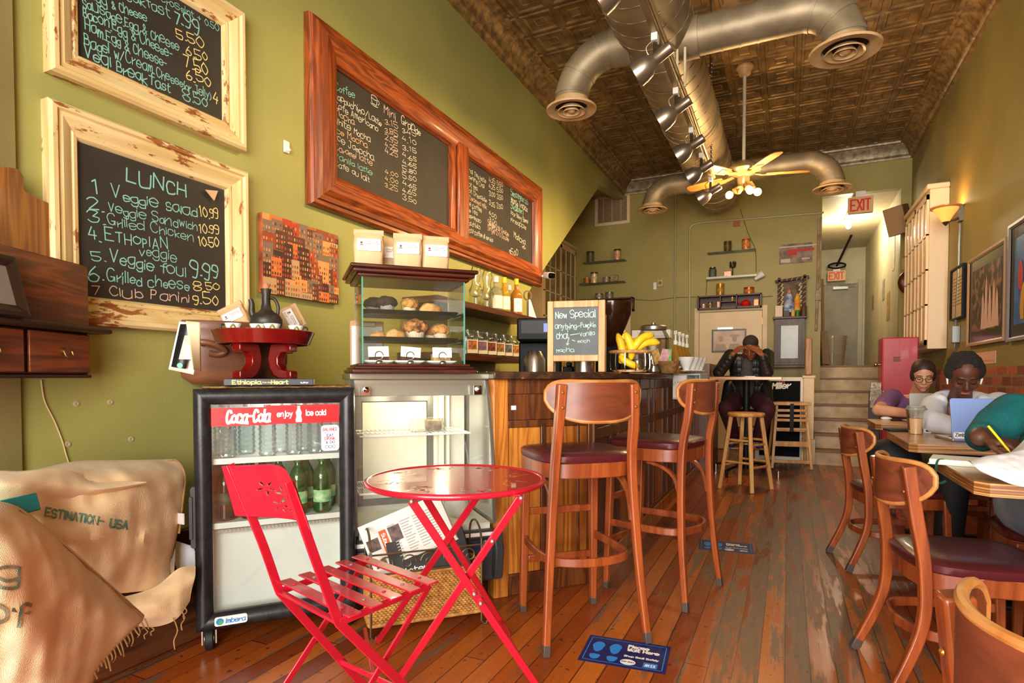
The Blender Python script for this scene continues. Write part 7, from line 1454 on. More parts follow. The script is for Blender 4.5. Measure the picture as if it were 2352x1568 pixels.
b = B(); b.bar([(.46, 9.55, HZ+.0), (.43, 9.62, HZ+1.25)], .03, .03); b.bar([(.48, 9.5, HZ+.02), (.455, 9.56, HZ+.5)], .09, .03); one('broom', b, mat('broom_wood', (150, 116, 80), .6), 'wooden broom leaning in the corner behind the bucket', 'broom')
for k, (y, z, w, h, lab_) in enumerate(((11.6, 2.3, .18, .25, 'small framed card on the hall wall, farthest in'), (10.4, 2.35, .2, .3, 'poster in the middle of the hall wall'), (9.9, 2.05, .25, .4, 'tan poster low on the hall wall'), (9.5, 2.75, .2, .5, 'white paper high on the hall wall by the opening'))):
    one('wall_poster', B().box(HB-.006, HB-.001, y-w/2, y+w/2, z-h/2, z+h/2), mat('poster_%d' % k, ((150, 130, 100), (120, 110, 96), (186, 150, 100), (220, 214, 196))[k], .6, c2=((90, 76, 60), (160, 150, 130), (150, 110, 70), (190, 184, 160))[k], ns=14), lab_, 'poster', group='papers on the hall wall')
# speaker, papers at the corner
a = onY(2076, 505, 8.6); sp = thing('loudspeaker', 'brown box loudspeaker mounted in the top corner beside the hall', 'speaker', (a.x-.06, 8.6, a.z), -28); sp.rotation_euler = (R(14), R(-8), R(-28)); obj('speaker_box', B().box(-.11, .11, -.09, .12, -.17, .17), mat('speaker_brown', (110, 82, 52), .5), sp, bev=.008); obj('grille_cloth', B().box(-.105, .105, -.1, -.09, -.165, .165), mat('speaker_cloth', (150, 118, 80), .8, bump=.2, bs=120), sp); b = B(); b.bar([(.02, .1, 0), (.02, .24, .02)], .04, .04); obj('bracket', b, black_m, sp)
b = B(); b.ell((0, 0, 0), (.10, .05, .14), 18, 12); one('hanging_gourd', b, mat('dark_red_gourd', (84, 30, 20), .3), 'dark red gourd shape hanging beside the cream wall cabinet', 'ornament', tuple(onY(2083, 648, 8.85)))
for k, (px, py, w, h) in enumerate(((2088, 560, .1, .3), (2086, 605, .14, .14), (2092, 760, .09, .3))): a = onY(px, py, 8.99); one('pinned_paper', B().box(a.x-w/2, a.x+w/2, 8.985, 8.994, a.z-h/2, a.z+h/2), mat('tan_paper', (196, 160, 112), .7), ('tan paper pinned highest beside the hall opening', 'tan diamond scrap pinned beside the hall opening', 'narrow tan paper pinned lowest by the hall opening')[k], 'paper', group='papers by the hall opening')
# bar table by the stairs
lam = wood('laminate_tabletop', (204, 152, 88), (176, 120, 62), 'X', 5, .3, .3, ring=10); ply = mat('ply_edge', (196, 140, 76), .45, c2=(120, 72, 36), ns=9, stretch=(.3, .3, 22), lo=.4, hi=.55)
bt = thing('bar_table', 'tall square bar table on a black post near the stairs', 'table', (-.40, 6.74, 0)); b = B(); b.box(-.345, .345, -.30, .30, 1.012, 1.045); obj('tabletop', b, lam, bt, bev=.004); b = B(); b.cyl((0, 0, .06), (0, 0, 1.012), .037, n=16); obj('post', b, black_m, bt)
for k in range(4): a = R(45+90*k+18); b = B(); b.tube(smoothp([(0, 0, .1), (.2*math.cos(a), .2*math.sin(a), .1), (.36*math.cos(a), .36*math.sin(a), .075)], 4), .014, 8); b.cyl((.36*math.cos(a), .36*math.sin(a), 0), (.36*math.cos(a), .36*math.sin(a), .08), .014, n=10); obj('base_leg', b, chrome if k % 2 else black_m, bt)
b = B(); b.tube([(.15*math.cos(2*PI*i/32), .15*math.sin(2*PI*i/32), .34) for i in range(32)], .012, 8, closed=True); b.tube([(-.15, 0, .34), (.15, 0, .34)], .01, 8); obj('foot_ring', b, chrome, bt)
b = B(); b.box(-.04, .04, -.075, .075, 0, .009); one('phone', b, black_m, 'black phone lying on the tall bar table in front of the man', 'phone', (-.54, 6.62, 1.0455), 70, bev=.003); b = B(); b.box(-.05, .05, -.03, .03, 0, .006); one('paper_napkin', b, lab_w, 'small white napkin on the tall bar table', 'napkin', (-.36, 6.55, 1.0455), 10)
beech = wood('beech_stool', (216, 164, 96), (186, 128, 66), 'Z', 6, .4, .1, ring=9)
def stool(label, x, y, rz):
    t = thing('wooden_stool', label, 'stool', (x, y, 0), rz, 'round wooden stools'); obj('seat', B().lathe([(0, .675), (.15, .675), (.163, .685), (.165, .70), (.155, .712), (0, .716)], 40), beech, t)
    for sx in (-1, 1):
        for sy_ in (-1, 1): b = B(); b.bar([(sx*.095, sy_*.095, .68), (sx*.165, sy_*.165, 0)], .036, .036, (1, 1, 0)); obj('leg', b, beech, t, bev=.006)
    for z, k in ((.22, .142), (.42, .122), (.26, .138), (.46, .118)):
        ax = z in (.22, .42); 
        for s in (-1, 1): b = B(); b.cyl((-k, s*k, z) if ax else (s*k, -k, z), (k, s*k, z) if ax else (s*k, k, z), .011, n=10); obj('rung', b, beech, t)
    return t
ws = stool('pale round wooden stool in front of the tall bar table', -.35, 5.865, 62); dup(ws, (-.42, 7.33, 0), 40, 'pale round wooden stool the man sits on behind the bar table')
# high chair and beer board
hc = thing('high_chair', 'wooden child high chair standing before the black beer board', 'high chair', (.02, 7.56, 0), 8)
for sx in (-1, 1):
    for sy_ in (-1, 1): b = B(); b.bar([(sx*.15, sy_*.1, .72), (sx*.205, sy_*.2, 0)], .03, .03, (0, 1, 0)); obj('leg', b, beech, hc, bev=.004)
b = B(); b.slab([(-.2, -.17), (.2, -.17), (.2, -.05), (.12, .12), (-.12, .12), (-.2, -.05)], .72, .755); obj('tray', b, beech, hc, bev=.004)
for z, w, d in ((.66, .31, .03), (.60, .32, .03), (.55, .33, .03), (.45, .33, .025), (.28, .36, .06), (.08, .40, .035)): b = B(); b.box(-w/2, w/2, -.14-(.72-z)*.08, -.12-(.72-z)*.08, z-d/2, z+d/2); obj('rail', b, beech, hc, bev=.003)
b = B(); b.box(-.15, .15, -.12, .1, .42, .44); obj('seat', b, beech, hc); b = B(); b.box(-.02, .02, -.17, -.155, .42, .74); obj('strap', b, black_m, hc)
(bx0, bz1), (bx1, bz0) = lp(1752, 866, ((0, 7.95), 0), 0), lp(1846, 1056, ((0, 7.95), 0), 0); mb_ = thing('beer_board', 'black beer advertising board in a white frame leaning behind the high chair', 'sign', (0, 7.95, 0)); b = B(); moulding(b, bx0-.08, bx1, .02, bz1, [(0, 0), (0, .02), (.045, .02), (.05, 0)]); obj('frame', b, mat('white_board_frame', (226, 214, 196), .5), mb_); obj('black_panel', B().box(bx0-.06, bx1-.02, -.004, .02, .04, bz1-.02), mat('board_black', (18, 18, 20), .8, spec=.1), mb_, smooth=False)
b = B(); x, z = lp(1774, 893, ((0, 7.95), 0), -.006); write(b, 'Miller', (x, -.006, z), .07, .2, .014, jit=0, slant=.25, tilt=.08); obj('board_lettering', b, txw, mb_, smooth=False); b = B(); x, z = lp(1785, 880, ((0, 7.95), 0), -.006); write(b, "IT'S", (x, -.006, z), .04, .08, .008, jit=0, slant=.2); obj('board_lettering', b, er, mb_, smooth=False)
# ================================================================== RIGHT SIDE
FRW = ((XR, 0), -90)
def rw(px, py, y=0.0): return lp(px, py, FRW, y)
# cream wall cabinet, sconce and conduit
wcab = thing('wall_cabinet', 'large cream wall cabinet with glazed doors on the right wall', 'cabinet', (0, 0, 0)); glazed(wcab, 1.24, XR-.002, 7.0, 8.25, 1.32, 2.88, 1.24, 3, 4, mat('cabinet_cream', (232, 206, 168), .5), mat('warm_panes', (206, 160, 104), .25))
(sx, sz) = rw(2210, 490, -.0); y_s = -sx
scn = thing('wall_sconce', 'amber glass wall sconce glowing above the conduit', 'sconce', (XR, y_s, sz), -90); b = B(); b.lathe([(0, -.06), (.03, -.06), (.05, -.02), (.10, .055), (.095, .06), (.045, -.015), (.0, -.045)], 28, (0, -.12, 0)); obj('amber_shade', b, mat('amber_glass', (255, 176, 84), .3, emit=.8), scn)
b = B(); b.lathe([(.09, .052), (.125, .06), (.127, .07), (.09, .064)], 28, (0, -.12, 0), caps=False); obj('shade_rim', b, mat('amber_rim', (190, 110, 50), .3, emit=.25), scn); b = B(); b.lathe([(0, -.1), (.012, -.09), (.03, -.065), (.0, -.06)], 14, (0, -.12, 0)); b.tube([(0, -.12, -.06), (0, -.06, -.05), (0, 0, -.03)], .012, 8); b.box(-.045, .045, -.03, 0, -.07, .06); obj('bracket', b, steel_dk, scn); point('sconce_light', (XR-.12, y_s, sz+.06), 4.5, (1, .7, .36), .05)
b = B(); Q = lambda px, py, o=-.02: Vector((XR+o, -rw(px, py)[0], rw(px, py)[1]))
b.tube([Q(2212, 512), Q(2207, 640), Q(2201, 750)], .012, 8); b.tube(smoothp([Q(2199, 785), Q(2197, 805), Q(2190, 818), Q(2186, 826)], 4), .012, 8); p = Q(2202, 768); b.box(XR-.06, XR-.001, p.y-.055, p.y+.055, p.z-.075, p.z+.075); one('wall_conduit', b, mat('grey_conduit', (150, 152, 150), .35, .6), 'grey steel conduit with a switch box below the wall sconce', 'pipe', bev=.003)
def rpic(name, label, q, frame, mount, img, extra=None, w=.03, d=.03):
    (a0, za), (a1, zb) = rw(*q[0], -d), rw(*q[1], -d); x0, x1, z0, z1 = min(a0, a1), max(a0, a1), min(za, zb), max(za, zb); t = fthing(name, label, 'picture', FRW, y=-.003); b = B(); moulding(b, x0, x1, z0, z1, [(0, 0), (0, d), (w*.6, d), (w, d*.6)]); obj('frame', b, frame, t); obj('mount', B().box(x0+w*.8, x1-w*.8, -d*.5, 0, z0+w*.8, z1-w*.8), mount, t, smooth=False)
    i = .11 if x1-x0 > .5 else .05; o_ = obj('print', B().box(x0+i, x1-i, -d*.5-.002, 0, z0+i, z1-i), img, t, smooth=False); return t, x0, x1, z0, z1, i
ov = mat('glass_over_black', (26, 20, 18), .15); wfr = mat('pale_oak_frame', (166, 130, 96), .4)
t, x0, x1, z0, z1, i = rpic('framed_picture', 'large framed dark picture of pale robed figures on the right wall', ((2223, 600), (2304, 782)), wfr, ov, mat('crowd_print', (54, 34, 28), .4, c2=(140, 100, 84), ns=14, lo=.48, hi=.62)); fg_ = mat('robe_pale', (206, 172, 160), .6)
b = B()
for k, (fx, h) in enumerate(((.52, .42), (.62, .34), (.72, .36), (.44, .3), (.8, .28))): xx = x0+(x1-x0)*fx; zb = z0+i+.01; poly(b, [(xx-.05, -.018-k*.0002, zb), (xx+.05, -.018-k*.0002, zb), (xx+.025, -.018-k*.0002, zb+h*.75), (xx, -.018-k*.0002, zb+h), (xx-.025, -.018-k*.0002, zb+h*.75)])
obj('painted_figures', b, fg_, t, smooth=False)
t, x0, x1, z0, z1, i = rpic('framed_picture', 'large framed bright blue picture at the near end of the right wall', ((2316, 520), (2420, 768)), mat('silver_frame', (150, 148, 156), .3, .6), ov, mat('blue_print', (52, 118, 186), .4, c2=(34, 60, 130), ns=6)); 
for k, (fx, fz, w, h, c) in enumerate(((.3, .2, .12, .3, (206, 150, 50)), (.45, .15, .16, .42, (60, 40, 90)), (.6, .3, .2, .4, (150, 90, 70)), (.2, .55, .1, .2, (180, 40, 60)), (.75, .2, .12, .35, (40, 50, 80)))): xx, zz = x0+i+(x1-x0-2*i)*fx, z0+i+(z1-z0-2*i)*fz; b = B(); poly(b, [(xx+w/2*math.cos(a), -.018-k*.0003, zz+h/2*math.sin(a)) for a in [2*PI*j/20 for j in range(20)] if zz+h/2*math.sin(a) > z0+i]); obj('painted_shape', b, mat('paint_%d' % k, c, .5), t, smooth=False)
t, x0, x1, z0, z1, i = rpic('framed_document', 'small black framed document between the conduit and the cream cabinet', ((2183, 622), (2209, 728)), black_m, mat('document_cream', (206, 176, 130), .5), mat('document_cream', (206, 176, 130), .5), w=.02, d=.035); b = B()
for k in range(9): b.box(x0+.07, x1-.07, -.0225, -.022, z1-.10-k*.03, z1-.094-k*.03)
obj('document_text', b, mat('faded_text', (150, 120, 86), .7), t, smooth=False)
(a0, za), (a1, zb) = rw(2232, 812), rw(2288, 834); b = B(); b.box(min(a0, a1), max(a0, a1), -.004, -.001, zb, za); o_ = fthing('wall_notice', 'small pinkish paper notice just above the brick on the right wall', 'notice', FRW); obj('paper', b, mat('pink_paper', (222, 176, 150), .7), o_, smooth=False); b = B(); write(b, 'please no smoking', (min(a0, a1)+.05, -.005, zb+.02), .012, max(a0, a1)-min(a0, a1)-.1, .002, jit=0); obj('notice_text', b, mat('faded_red', (190, 110, 90), .7), o_, smooth=False)
# red locker
lk = thing('red_locker', 'scuffed red metal locker standing by the stairs', 'locker', (1.015, 7.15, 0)); rl = mat('locker_red', (176, 30, 44), .35, c2=(168, 26, 40), ns=3, coat=.2); obj('locker_body', B().box(-.155, .155, -.15, .15, 0, 1.44), rl, lk, bev=.008); b = B(); b.box(-.145, .145, -.157, -.15, .05, 1.43); o_ = obj('locker_door', b, rl, lk, bev=.003); b = B()
for k in range(3): b.box(-.06, .0, -.162, -.157, 1.20+k*.017, 1.21+k*.017)
obj('louvres', b, mat('louvre_dark', (80, 10, 16), .5), o_); b = B(); b.cyl((-.16, -.11, 1.17), (-.19, -.11, 1.17), .012, n=10); b.ell((-.205, -.11, 1.17), (.02, .025, .025), 12, 8); obj('door_knob', b, chrome, lk); b = B(); b.box(-.145, -.03, -.16, -.157, .83, .90); obj('white_card', b, lab_w, lk, smooth=False)
b = B(); b.box(-.05, .05, -.03, .03, 0, .9); b.box(-.05, .05, -.06, -.03, .5, .53); mr = one('magazine_rack', b, mat('rack_dark', (50, 36, 28), .5), 'narrow dark magazine rack between the stairs and the red locker', 'rack', (.80, 7.0, .0), -10, bev=.004); 
for k, (z, c) in enumerate(((1.0, (214, 208, 196)), (.93, (170, 160, 146)))): b = B(); b.m = Matrix.Rotation(R(-14), 4, 'X'); b.box(-.045, .045, -.01, -.004, 0, .19); one('magazine', b, mat('mag_%d' % k, c, .5, c2=(120, 110, 100), ns=26), ('white' if k == 0 else 'grey')+' magazine standing in the narrow rack by the stairs', 'magazine', (.80, 6.95-k*.03, z-.2), -20)
# tables
tpost = mat('table_post', (90, 92, 94), .3, .7)
def ltable(label, x0, x1, y0, y1, z=.74):
    t = thing('laminate_table', label, 'table', ((x0+x1)/2, (y0+y1)/2, 0), 0, 'laminate tables along the right wall'); w, d = (x1-x0)/2, (y1-y0)/2; c = .03; P8 = [(-w+c, -d), (w, -d), (w, d), (-w+c, d), (-w, d-c), (-w, -d+c)]
    obj('tabletop', B().slab(P8, z-.004, z), lam, t, smooth=False); obj('ply_edge', B().slab([(x*1.0005, y*1.0005) for x, y in P8], z-.038, z-.004), ply, t, smooth=False); b = B(); b.cyl((0, 0, .02), (0, 0, z-.045), .036, n=18); obj('post', b, tpost, t); b = B(); b.box(-.2, .2, -.03, .03, .0, .02); b.box(-.03, .03, -.2, .2, 0, .02); obj('base_foot', b, black_m, t, bev=.006); b = B(); b.box(-.16, .16, -.025, .025, z-.056, z-.038); b.box(-.025, .025, -.16, .16, z-.056, z-.038); obj('support_arm', b, black_m, t)
ltable('nearest laminated table with the white jacket and notebook', .49, 1.33, 2.07, 2.60); ltable('middle laminated table with the blue laptop and iced coffee', .50, 1.33, 3.15, 3.84); ltable('farthest laminated table with the silver laptop', .515, 1.33, 4.42, 4.93)
TZ_ = .7405
# laptops
def laptop(name, label, x, y, rz, mlid, w=.32, h=.215, ang=104):
    t = thing(name, label, 'laptop', (x, y, TZ_), rz); obj('keyboard_base', B().box(-w/2, w/2, -.0, .22, 0, .014), mat('laptop_silver', (176, 176, 178), .3, .7), t, bev=.004); k = B(); k.box(-w/2+.03, w/2-.03, .03, .13, .014, .0155); obj('keyboard', k, black_m, t, smooth=False)
    l = B(); l.m = Matrix.Rotation(R(90-ang), 4, 'X'); l.prism(rrect(-w/2, w/2, .006, h, .012), -.008, 0); lid = obj('lid', l, mlid, t, bev=.002); s = B(); s.m = l.m.copy(); quad(s, (-w/2+.01, .0008, .02), w-.02, h-.03); obj('screen', s, mat('screen_dim', (150, 160, 176), .3), lid, smooth=False); return t, l.m.copy(), lid
t, m, lid = laptop('laptop', 'pale blue laptop with a Zimbabwe sticker on the middle table', .865, 3.37, 8, mat('lid_blue', (134, 158, 214), .35, .1), .34, .205)
b = B(); b.m = m; b.prism(rrect(-.166, -.062, .014, .043, .008), -.0092, -.0084); st_ = obj('name_sticker', b, txw, lid, smooth=False); b = B(); b.m = m; write(b, 'Zimbabwe', (-.160, -.0098, .0225), .016, .092, .0026, jit=0); obj('sticker_letters', b, black_m, st_, smooth=False)
b = B(); b.m = m; b.prism([(-.035+.024*math.cos(a)*(1+.12*math.sin(3*a)), .082+.03*math.sin(a)) for a in [2*PI*i/24 for i in range(24)]], -.0092, -.0084); o_ = obj('map_sticker', b, txw, lid, smooth=False)
laptop('laptop', 'silver laptop on the farthest table in front of the person in purple', .88, 4.56, 4, mat('laptop_lid_silver', (188, 186, 182), .3, .6), .32, .20)
# iced coffee, box, phone and cable
ic = thing('iced_coffee', 'clear plastic cup of iced coffee on the middle table corner', 'cup', (*onZ(2103, 996, TZ_).xy, TZ_)); obj('plastic_cup', B().lathe([(.032, 0), (.046, .125), (.048, .13)], 28, caps=False), jarg, ic); obj('iced_drink', B().lathe([(0, .002), (.031, .002), (.040, .082), (0, .083)], 24), mat('latte', (212, 168, 118), .35), ic); obj('cup_lid', B().lathe([(.049, .128), (.05, .134), (.044, .138), (.04, .15), (0, .151)], 28), glassy('lid_clear', (.94, .94, .94), .1, .12), ic)
p = onZ(2140, 993, TZ_); b = B(); b.box(-.05, .05, -.03, .03, 0, .022); o_ = one('small_box', b, mat('white_box', (230, 226, 216), .5), 'small white printed box lying beside the iced coffee', 'box', (p.x, p.y, TZ_), 8, bev=.002); b = B(); b.prism(arc(-.02, .011, .02, 0, 360, 16, .006), -.0312, -.0304); b.box(.02, .028, -.0312, -.0304, .004, .018); obj('box_print', b, black_m, o_, smooth=False)
b = B(); p = onZ(2050, 990, TZ_); b.box(-.06, .10, -.05, .05, 0, .012); one('black_pouch', b, mat('black_cloth', (22, 22, 24), .7), 'flat black pouch lying at the aisle edge of the middle table', 'pouch', (p.x+.03, p.y+.03, TZ_), 12, bev=.005)
b = B(); p = onZ(2058, 966, TZ_); b.box(-.05, .05, -.02, .02, 0, .009); one('phone', b, black_m, 'black phone on the aisle side of the farthest table', 'phone', (p.x+.02, p.y, TZ_), 5, bev=.003); b = B(); p = onZ(2035, 963, TZ_); b.ell((0, 0, .008), (.035, .02, .012), 12, 8); b.v = [(x+.006*noise.noise(Vector((x*60, y*60, z*60))), y, max(0, z)) for x, y, z in b.v]; one('crumpled_napkin', b, lab_w, 'crumpled white napkin beside the phone on the farthest table', 'napkin', (p.x, p.y, TZ_))
# notebook, jacket
nbk = thing('notebook', 'white notebook with green ribbon jutting over the nearest table edge', 'notebook', (.56, 2.50, TZ_), -14); obj('pages', B().box(-.10, .11, -.075, .075, .002, .018), mat('notebook_paper', (236, 232, 214), .6), nbk, bev=.003); obj('cover', B().box(-.103, .113, -.078, .078, 0, .003), mat('notebook_cover', (206, 214, 196), .5), nbk); b = B(); b.bar(smoothp([(-.06, -.07, .019), (-.075, -.082, .014), (-.08, -.09, -.03), (-.07, -.095, -.06), (-.05, -.11, -.05)], 5), .008, .002); obj('ribbon', b, mat('green_ribbon', (30, 90, 66), .6), nbk)
jk = mat('white_cotton', (228, 224, 224), .8, c2=(216, 212, 214), ns=6, bump=.1, bs=30); b = pillow([[(2222, 1060, 1.80), (2262, 1052, 1.80), (2300, 1048, 1.80), (2340, 1022, 1.84), (2400, 950, 1.92)], [(2228, 1058, 1.72), (2265, 1048, 1.72), (2310, 1042, 1.72), (2360, 1030, 1.74), (2420, 990, 1.78)], [(2238, 1070, 1.66), (2275, 1072, 1.65), (2315, 1075, 1.63), (2365, 1075, 1.63), (2430, 1060, 1.66)], [(2258, 1086, 1.66), (2290, 1098, 1.63), (2325, 1112, 1.59), (2370, 1120, 1.58), (2440, 1125, 1.6)]], .16, nu=50, nv=26, wr=.022, seed=21, zmin=TZ_+.001, fr=14); one('folded_jacket', b, jk, 'white cotton jacket bundled on the nearest table', 'jacket')
b = B(); b.ell((0, 0, .12), (.14, .12, .125), 22, 14); b.v = [(x*(1+.1*noise.noise(Vector((x, y, z))*9)), y*(1+.1*noise.noise(Vector((x, y, z))*8)), max(.0, z+.02*noise.noise(Vector((x, y, z))*7))) for x, y, z in b.v]; one('black_bag', b, mat('black_cloth', (22, 22, 24), .7), 'soft black bag slumped on the chair at the middle table', 'bag', (.52, 3.80, .457), 10)
# ================================================================== PEOPLE
def skin(n, c, c2): return mat('skin_'+n, c, .5, c2=c2, ns=9, spec=.4)
def V(*a): return Vector(a)
def head_frame(c, f, up=(0, 0, 1)):
    f = Vector(f).normalized(); r = f.cross(Vector(up)).normalized(); u = r.cross(f); return Matrix((( r.x, f.x, u.x, c[0]), (r.y, f.y, u.y, c[1]), (r.z, f.z, u.z, c[2]), (0, 0, 0, 1)))
def add_head(b, m, k=1.0):
    """skull, jaw, brow, nose, lips, cheeks and ears in head axes: x right, y forward, z up"""
    m0 = b.m; b.m = m @ Matrix.Scale(k, 4); E = b.ell
    E((0, -.012, .035), (.075, .093, .085), 24, 16); E((0, .016, -.028), (.062, .070, .085), 22, 14); E((0, .020, -.072), (.050, .056, .046), 18, 12); E((0, .060, -.098), (.024, .022, .020), 12, 8)
    b.cap((-.034, .072, .022), (.034, .072, .022), .013, .013, 8); b.cap((0, .082, .008), (0, .100, -.028), .0085, .0125, 10); E((-.011, .092, -.033), (.009, .010, .008), 8, 6); E((.011, .092, -.033), (.009, .010, .008), 8, 6)
    for s in (-1, 1):
        E((s*.038, .055, -.03), (.024, .024, .024), 12, 8); E((s*.031, .073, .004), (.0165, .0105, .0095), 10, 8); E((s*.076, -.006, -.008), (.011, .02, .032), 10, 8)
    b.cap((-.019, .079, -.062), (.019, .079, -.062), .0068, .0068, 8); b.cap((-.017, .077, -.072), (.017, .077, -.072), .0078, .0078, 8)
    b.m = m0
def face_bits(m, par, lip, brow, k=1.0, closed=True):
    g = m @ Matrix.Scale(k, 4); b = B(); b.m = g
    for s in (-1, 1): b.bar(smoothp([(s*.012, .0845, .026), (s*.03, .086, .031), (s*.047, .074, .025)], 3), .004, .0065)
    obj('eyebrows', b, brow, par); b = B(); b.m = g
    for s in (-1, 1): b.bar(smoothp([(s*.018, .0835, .002), (s*.031, .0855, -.0025), (s*.044, .079, .002)], 3), .003, .0028)
    obj('eyelashes', b, mat('lash_dark', (24, 16, 14), .6), par); b = B(); b.m = g; b.bar(smoothp([(-.021, .0815, -.067), (-.008, .0875, -.0655), (0, .0872, -.0668), (.008, .0875, -.0655), (.021, .0815, -.067)], 3), .003, .011); obj('lips', b, lip, par)
def hand(b, wrist, d, palm_n, curl=.5, k=1.0, spread=.0, thumb=1, curls=None):
    """palm and five bent fingers; d = pointing direction, palm_n = direction the palm faces"""
    d = Vector(d).normalized(); n = Vector(palm_n); n = (n-d*n.dot(d)).normalized(); s = d.cross(n).normalized()*thumb; w = Vector(wrist)
    for i in range(4): t = (i-1.5)*.018*k; b.cap(w+s*t*.55+d*.012*k, w+s*t+d*.082*k, .0125*k, .0105*k, 8)
    for i, L_ in enumerate((.068, .078, .072, .056)):
        t = (1.5-i)*.0195*k; p = w+s*t+d*.086*k; a = (curls[i] if curls else curl)*.55; dd = (d+s*(1.5-i)*spread)
        for j, f in enumerate((.45, .3, .25)):
            ang = a*(j+1); q = p+(dd*math.cos(ang)+n*math.sin(ang)).normalized()*L_*f*k; b.cap(p, q, (.0092-.0008*j)*k, (.0086-.0009*j)*k, 8); p = q
    p = w+s*.022*k+d*.025*k
    for L_, v in ((.034, d*.6+s*.7+n*.25), (.030, d*.85+s*.3+n*.4), (.022, d*.95+n*.35)): q = p+Vector(v).normalized()*L_*k; b.cap(p, q, .0115*k, .0098*k, 8); p = q
def limb(b, pts, rad, n=14):
    for (p, q), (r0, r1) in zip(zip(pts, pts[1:]), zip(rad, rad[1:])): b.cap(p, q, r0, r1, n)
def mesh_blob(name, b, m, par, vox=.007, sm=4, label=None):
    return obj(name, b, m, par, remesh=vox, sm=sm, label=label)
def torso(b, hip, chest, neck, wh=.17, wc=.19, dh=.12, dc=.115, side=(1, 0, 0)):
    hip, chest, neck, s = Vector(hip), Vector(chest), Vector(neck), Vector(side).normalized()
    for t in [i/7 for i in range(8)]:
        p = hip.lerp(chest, t); w = wh+(wc-wh)*t-.015*math.sin(PI*t); d = dh+(dc-dh)*t
        for k in (-1, -.5, 0, .5, 1): b.ell(p+s*(w-d*.8)*k, d*.82, 12, 8)
    b.cap(chest, neck, .075, .058, 14)
# --- man at the bar table
sk1 = skin('warm_brown', (132, 76, 46), (110, 60, 36)); hair_k = mat('black_hair', (26, 21, 18), .75, c2=(40, 32, 26), ns=60, bump=.5, bs=150)
hc_ = V(-.375, 6.96, 1.362); hf = (-.10, -.80, -.58); M1 = head_frame(hc_, hf); eL, eR, wL, wR = V(-.70, 6.93, 1.095), V(-.205, 6.90, 1.095), V(-.55, 6.85, 1.29), V(-.255, 6.83, 1.275); sL, sR = V(-.60, 7.15, 1.285), V(-.215, 7.15, 1.285)
b = B(); add_head(b, M1, 1.04); b.cap(hc_+V(.0, .05, -.07), V(-.41, 7.14, 1.30), .056, .066, 14); torso(b, (-.42, 7.32, .80), (-.41, 7.20, 1.20), (-.41, 7.16, 1.30), .15, .17, .11, .11)
limb(b, [sL, eL, wL], [.05, .042, .028]); limb(b, [sR, eR, wR], [.05, .042, .028]); hand(b, wL, (.62, -.05, .62), (.5, .5, -.3), .9, 1.0, .1, 1); hand(b, wR, (-.62, -.02, .66), (-.4, .6, -.3), 1.1, 1.0, .05, -1)
for s, kx in ((-1, -.62), (1, -.20)): limb(b, [V(-.42+s*.09, 7.28, .80), V(kx, 6.92, .70), V(-.42+s*.11, 7.10, .36)], [.085, .06, .045]); b.cap(V(-.42+s*.11, 7.10, .33), V(-.42+s*.13, 6.95, .31), .04, .035, 10)
man = mesh_blob('person', b, sk1, None, .0055, 3); tag(man, 'person in a black puffer jacket and maroon trousers, head in hands at the bar table', 'person')
face_bits(M1, man, mat('lip_brown', (120, 62, 52), .5), hair_k, 1.04)
b = B(); b.m = M1 @ Matrix.Scale(1.04, 4); b.ell((0, -.02, .052), (.079, .093, .078), 24, 14); b.v = [v for v in b.v]; mesh_blob('short_hair', b, hair_k, man, .006, 2)
puff = mat('black_puffer', (22, 22, 24), .4, c2=(32, 31, 32), ns=8); b = B(); torso(b, (-.42, 7.30, .72), (-.41, 7.20, 1.20), (-.41, 7.19, 1.24), .205, .215, .13, .135)
for sh_, el, wr in ((sL, eL, wL), (sR, eR, wR)):
    for t in [i/8 for i in range(9)]: p = sh_.lerp(el, t); b.ell(p, .078-.010*t, 12, 8)
    for t in [i/5 for i in range(5)]: p = el.lerp(wr, t); b.ell(p, .066-.018*t, 12, 8)
for s in (-1, 1): limb(b, [V(-.42+s*.19, 7.22, .95), V(-.42+s*.245, 7.06, .64)], [.07, .045])
jk_ = mesh_blob('puffer_jacket', b, puff, man, .009, 3); b = B(); b.ell((-.415, 7.075, 1.17), (.062, .05, .10), 16, 10); b.ell((-.42, 7.08, .98), (.085, .065, .2), 16, 10); mesh_blob('grey_sweater', b, mat('grey_knit', (74, 68, 70), .8), man, .008, 3)
b = B()
for s, kx in ((-1, -.62), (1, -.20)): limb(b, [V(-.42+s*.10, 7.28, .80), V(kx, 6.90, .70), V(-.42+s*.12, 7.08, .36)], [.115, .088, .062])
mesh_blob('trousers', b, mat('maroon_cloth', (74, 26, 30), .8, c2=(60, 20, 26), ns=9), man, .009, 3); b = B()
for s in (-1, 1): b.cap(V(-.42+s*.12, 7.10, .31), V(-.42+s*.14, 6.93, .30), .048, .042, 12)
mesh_blob('shoes', b, mat('blue_shoe', (60, 76, 110), .6), man, .008, 2)
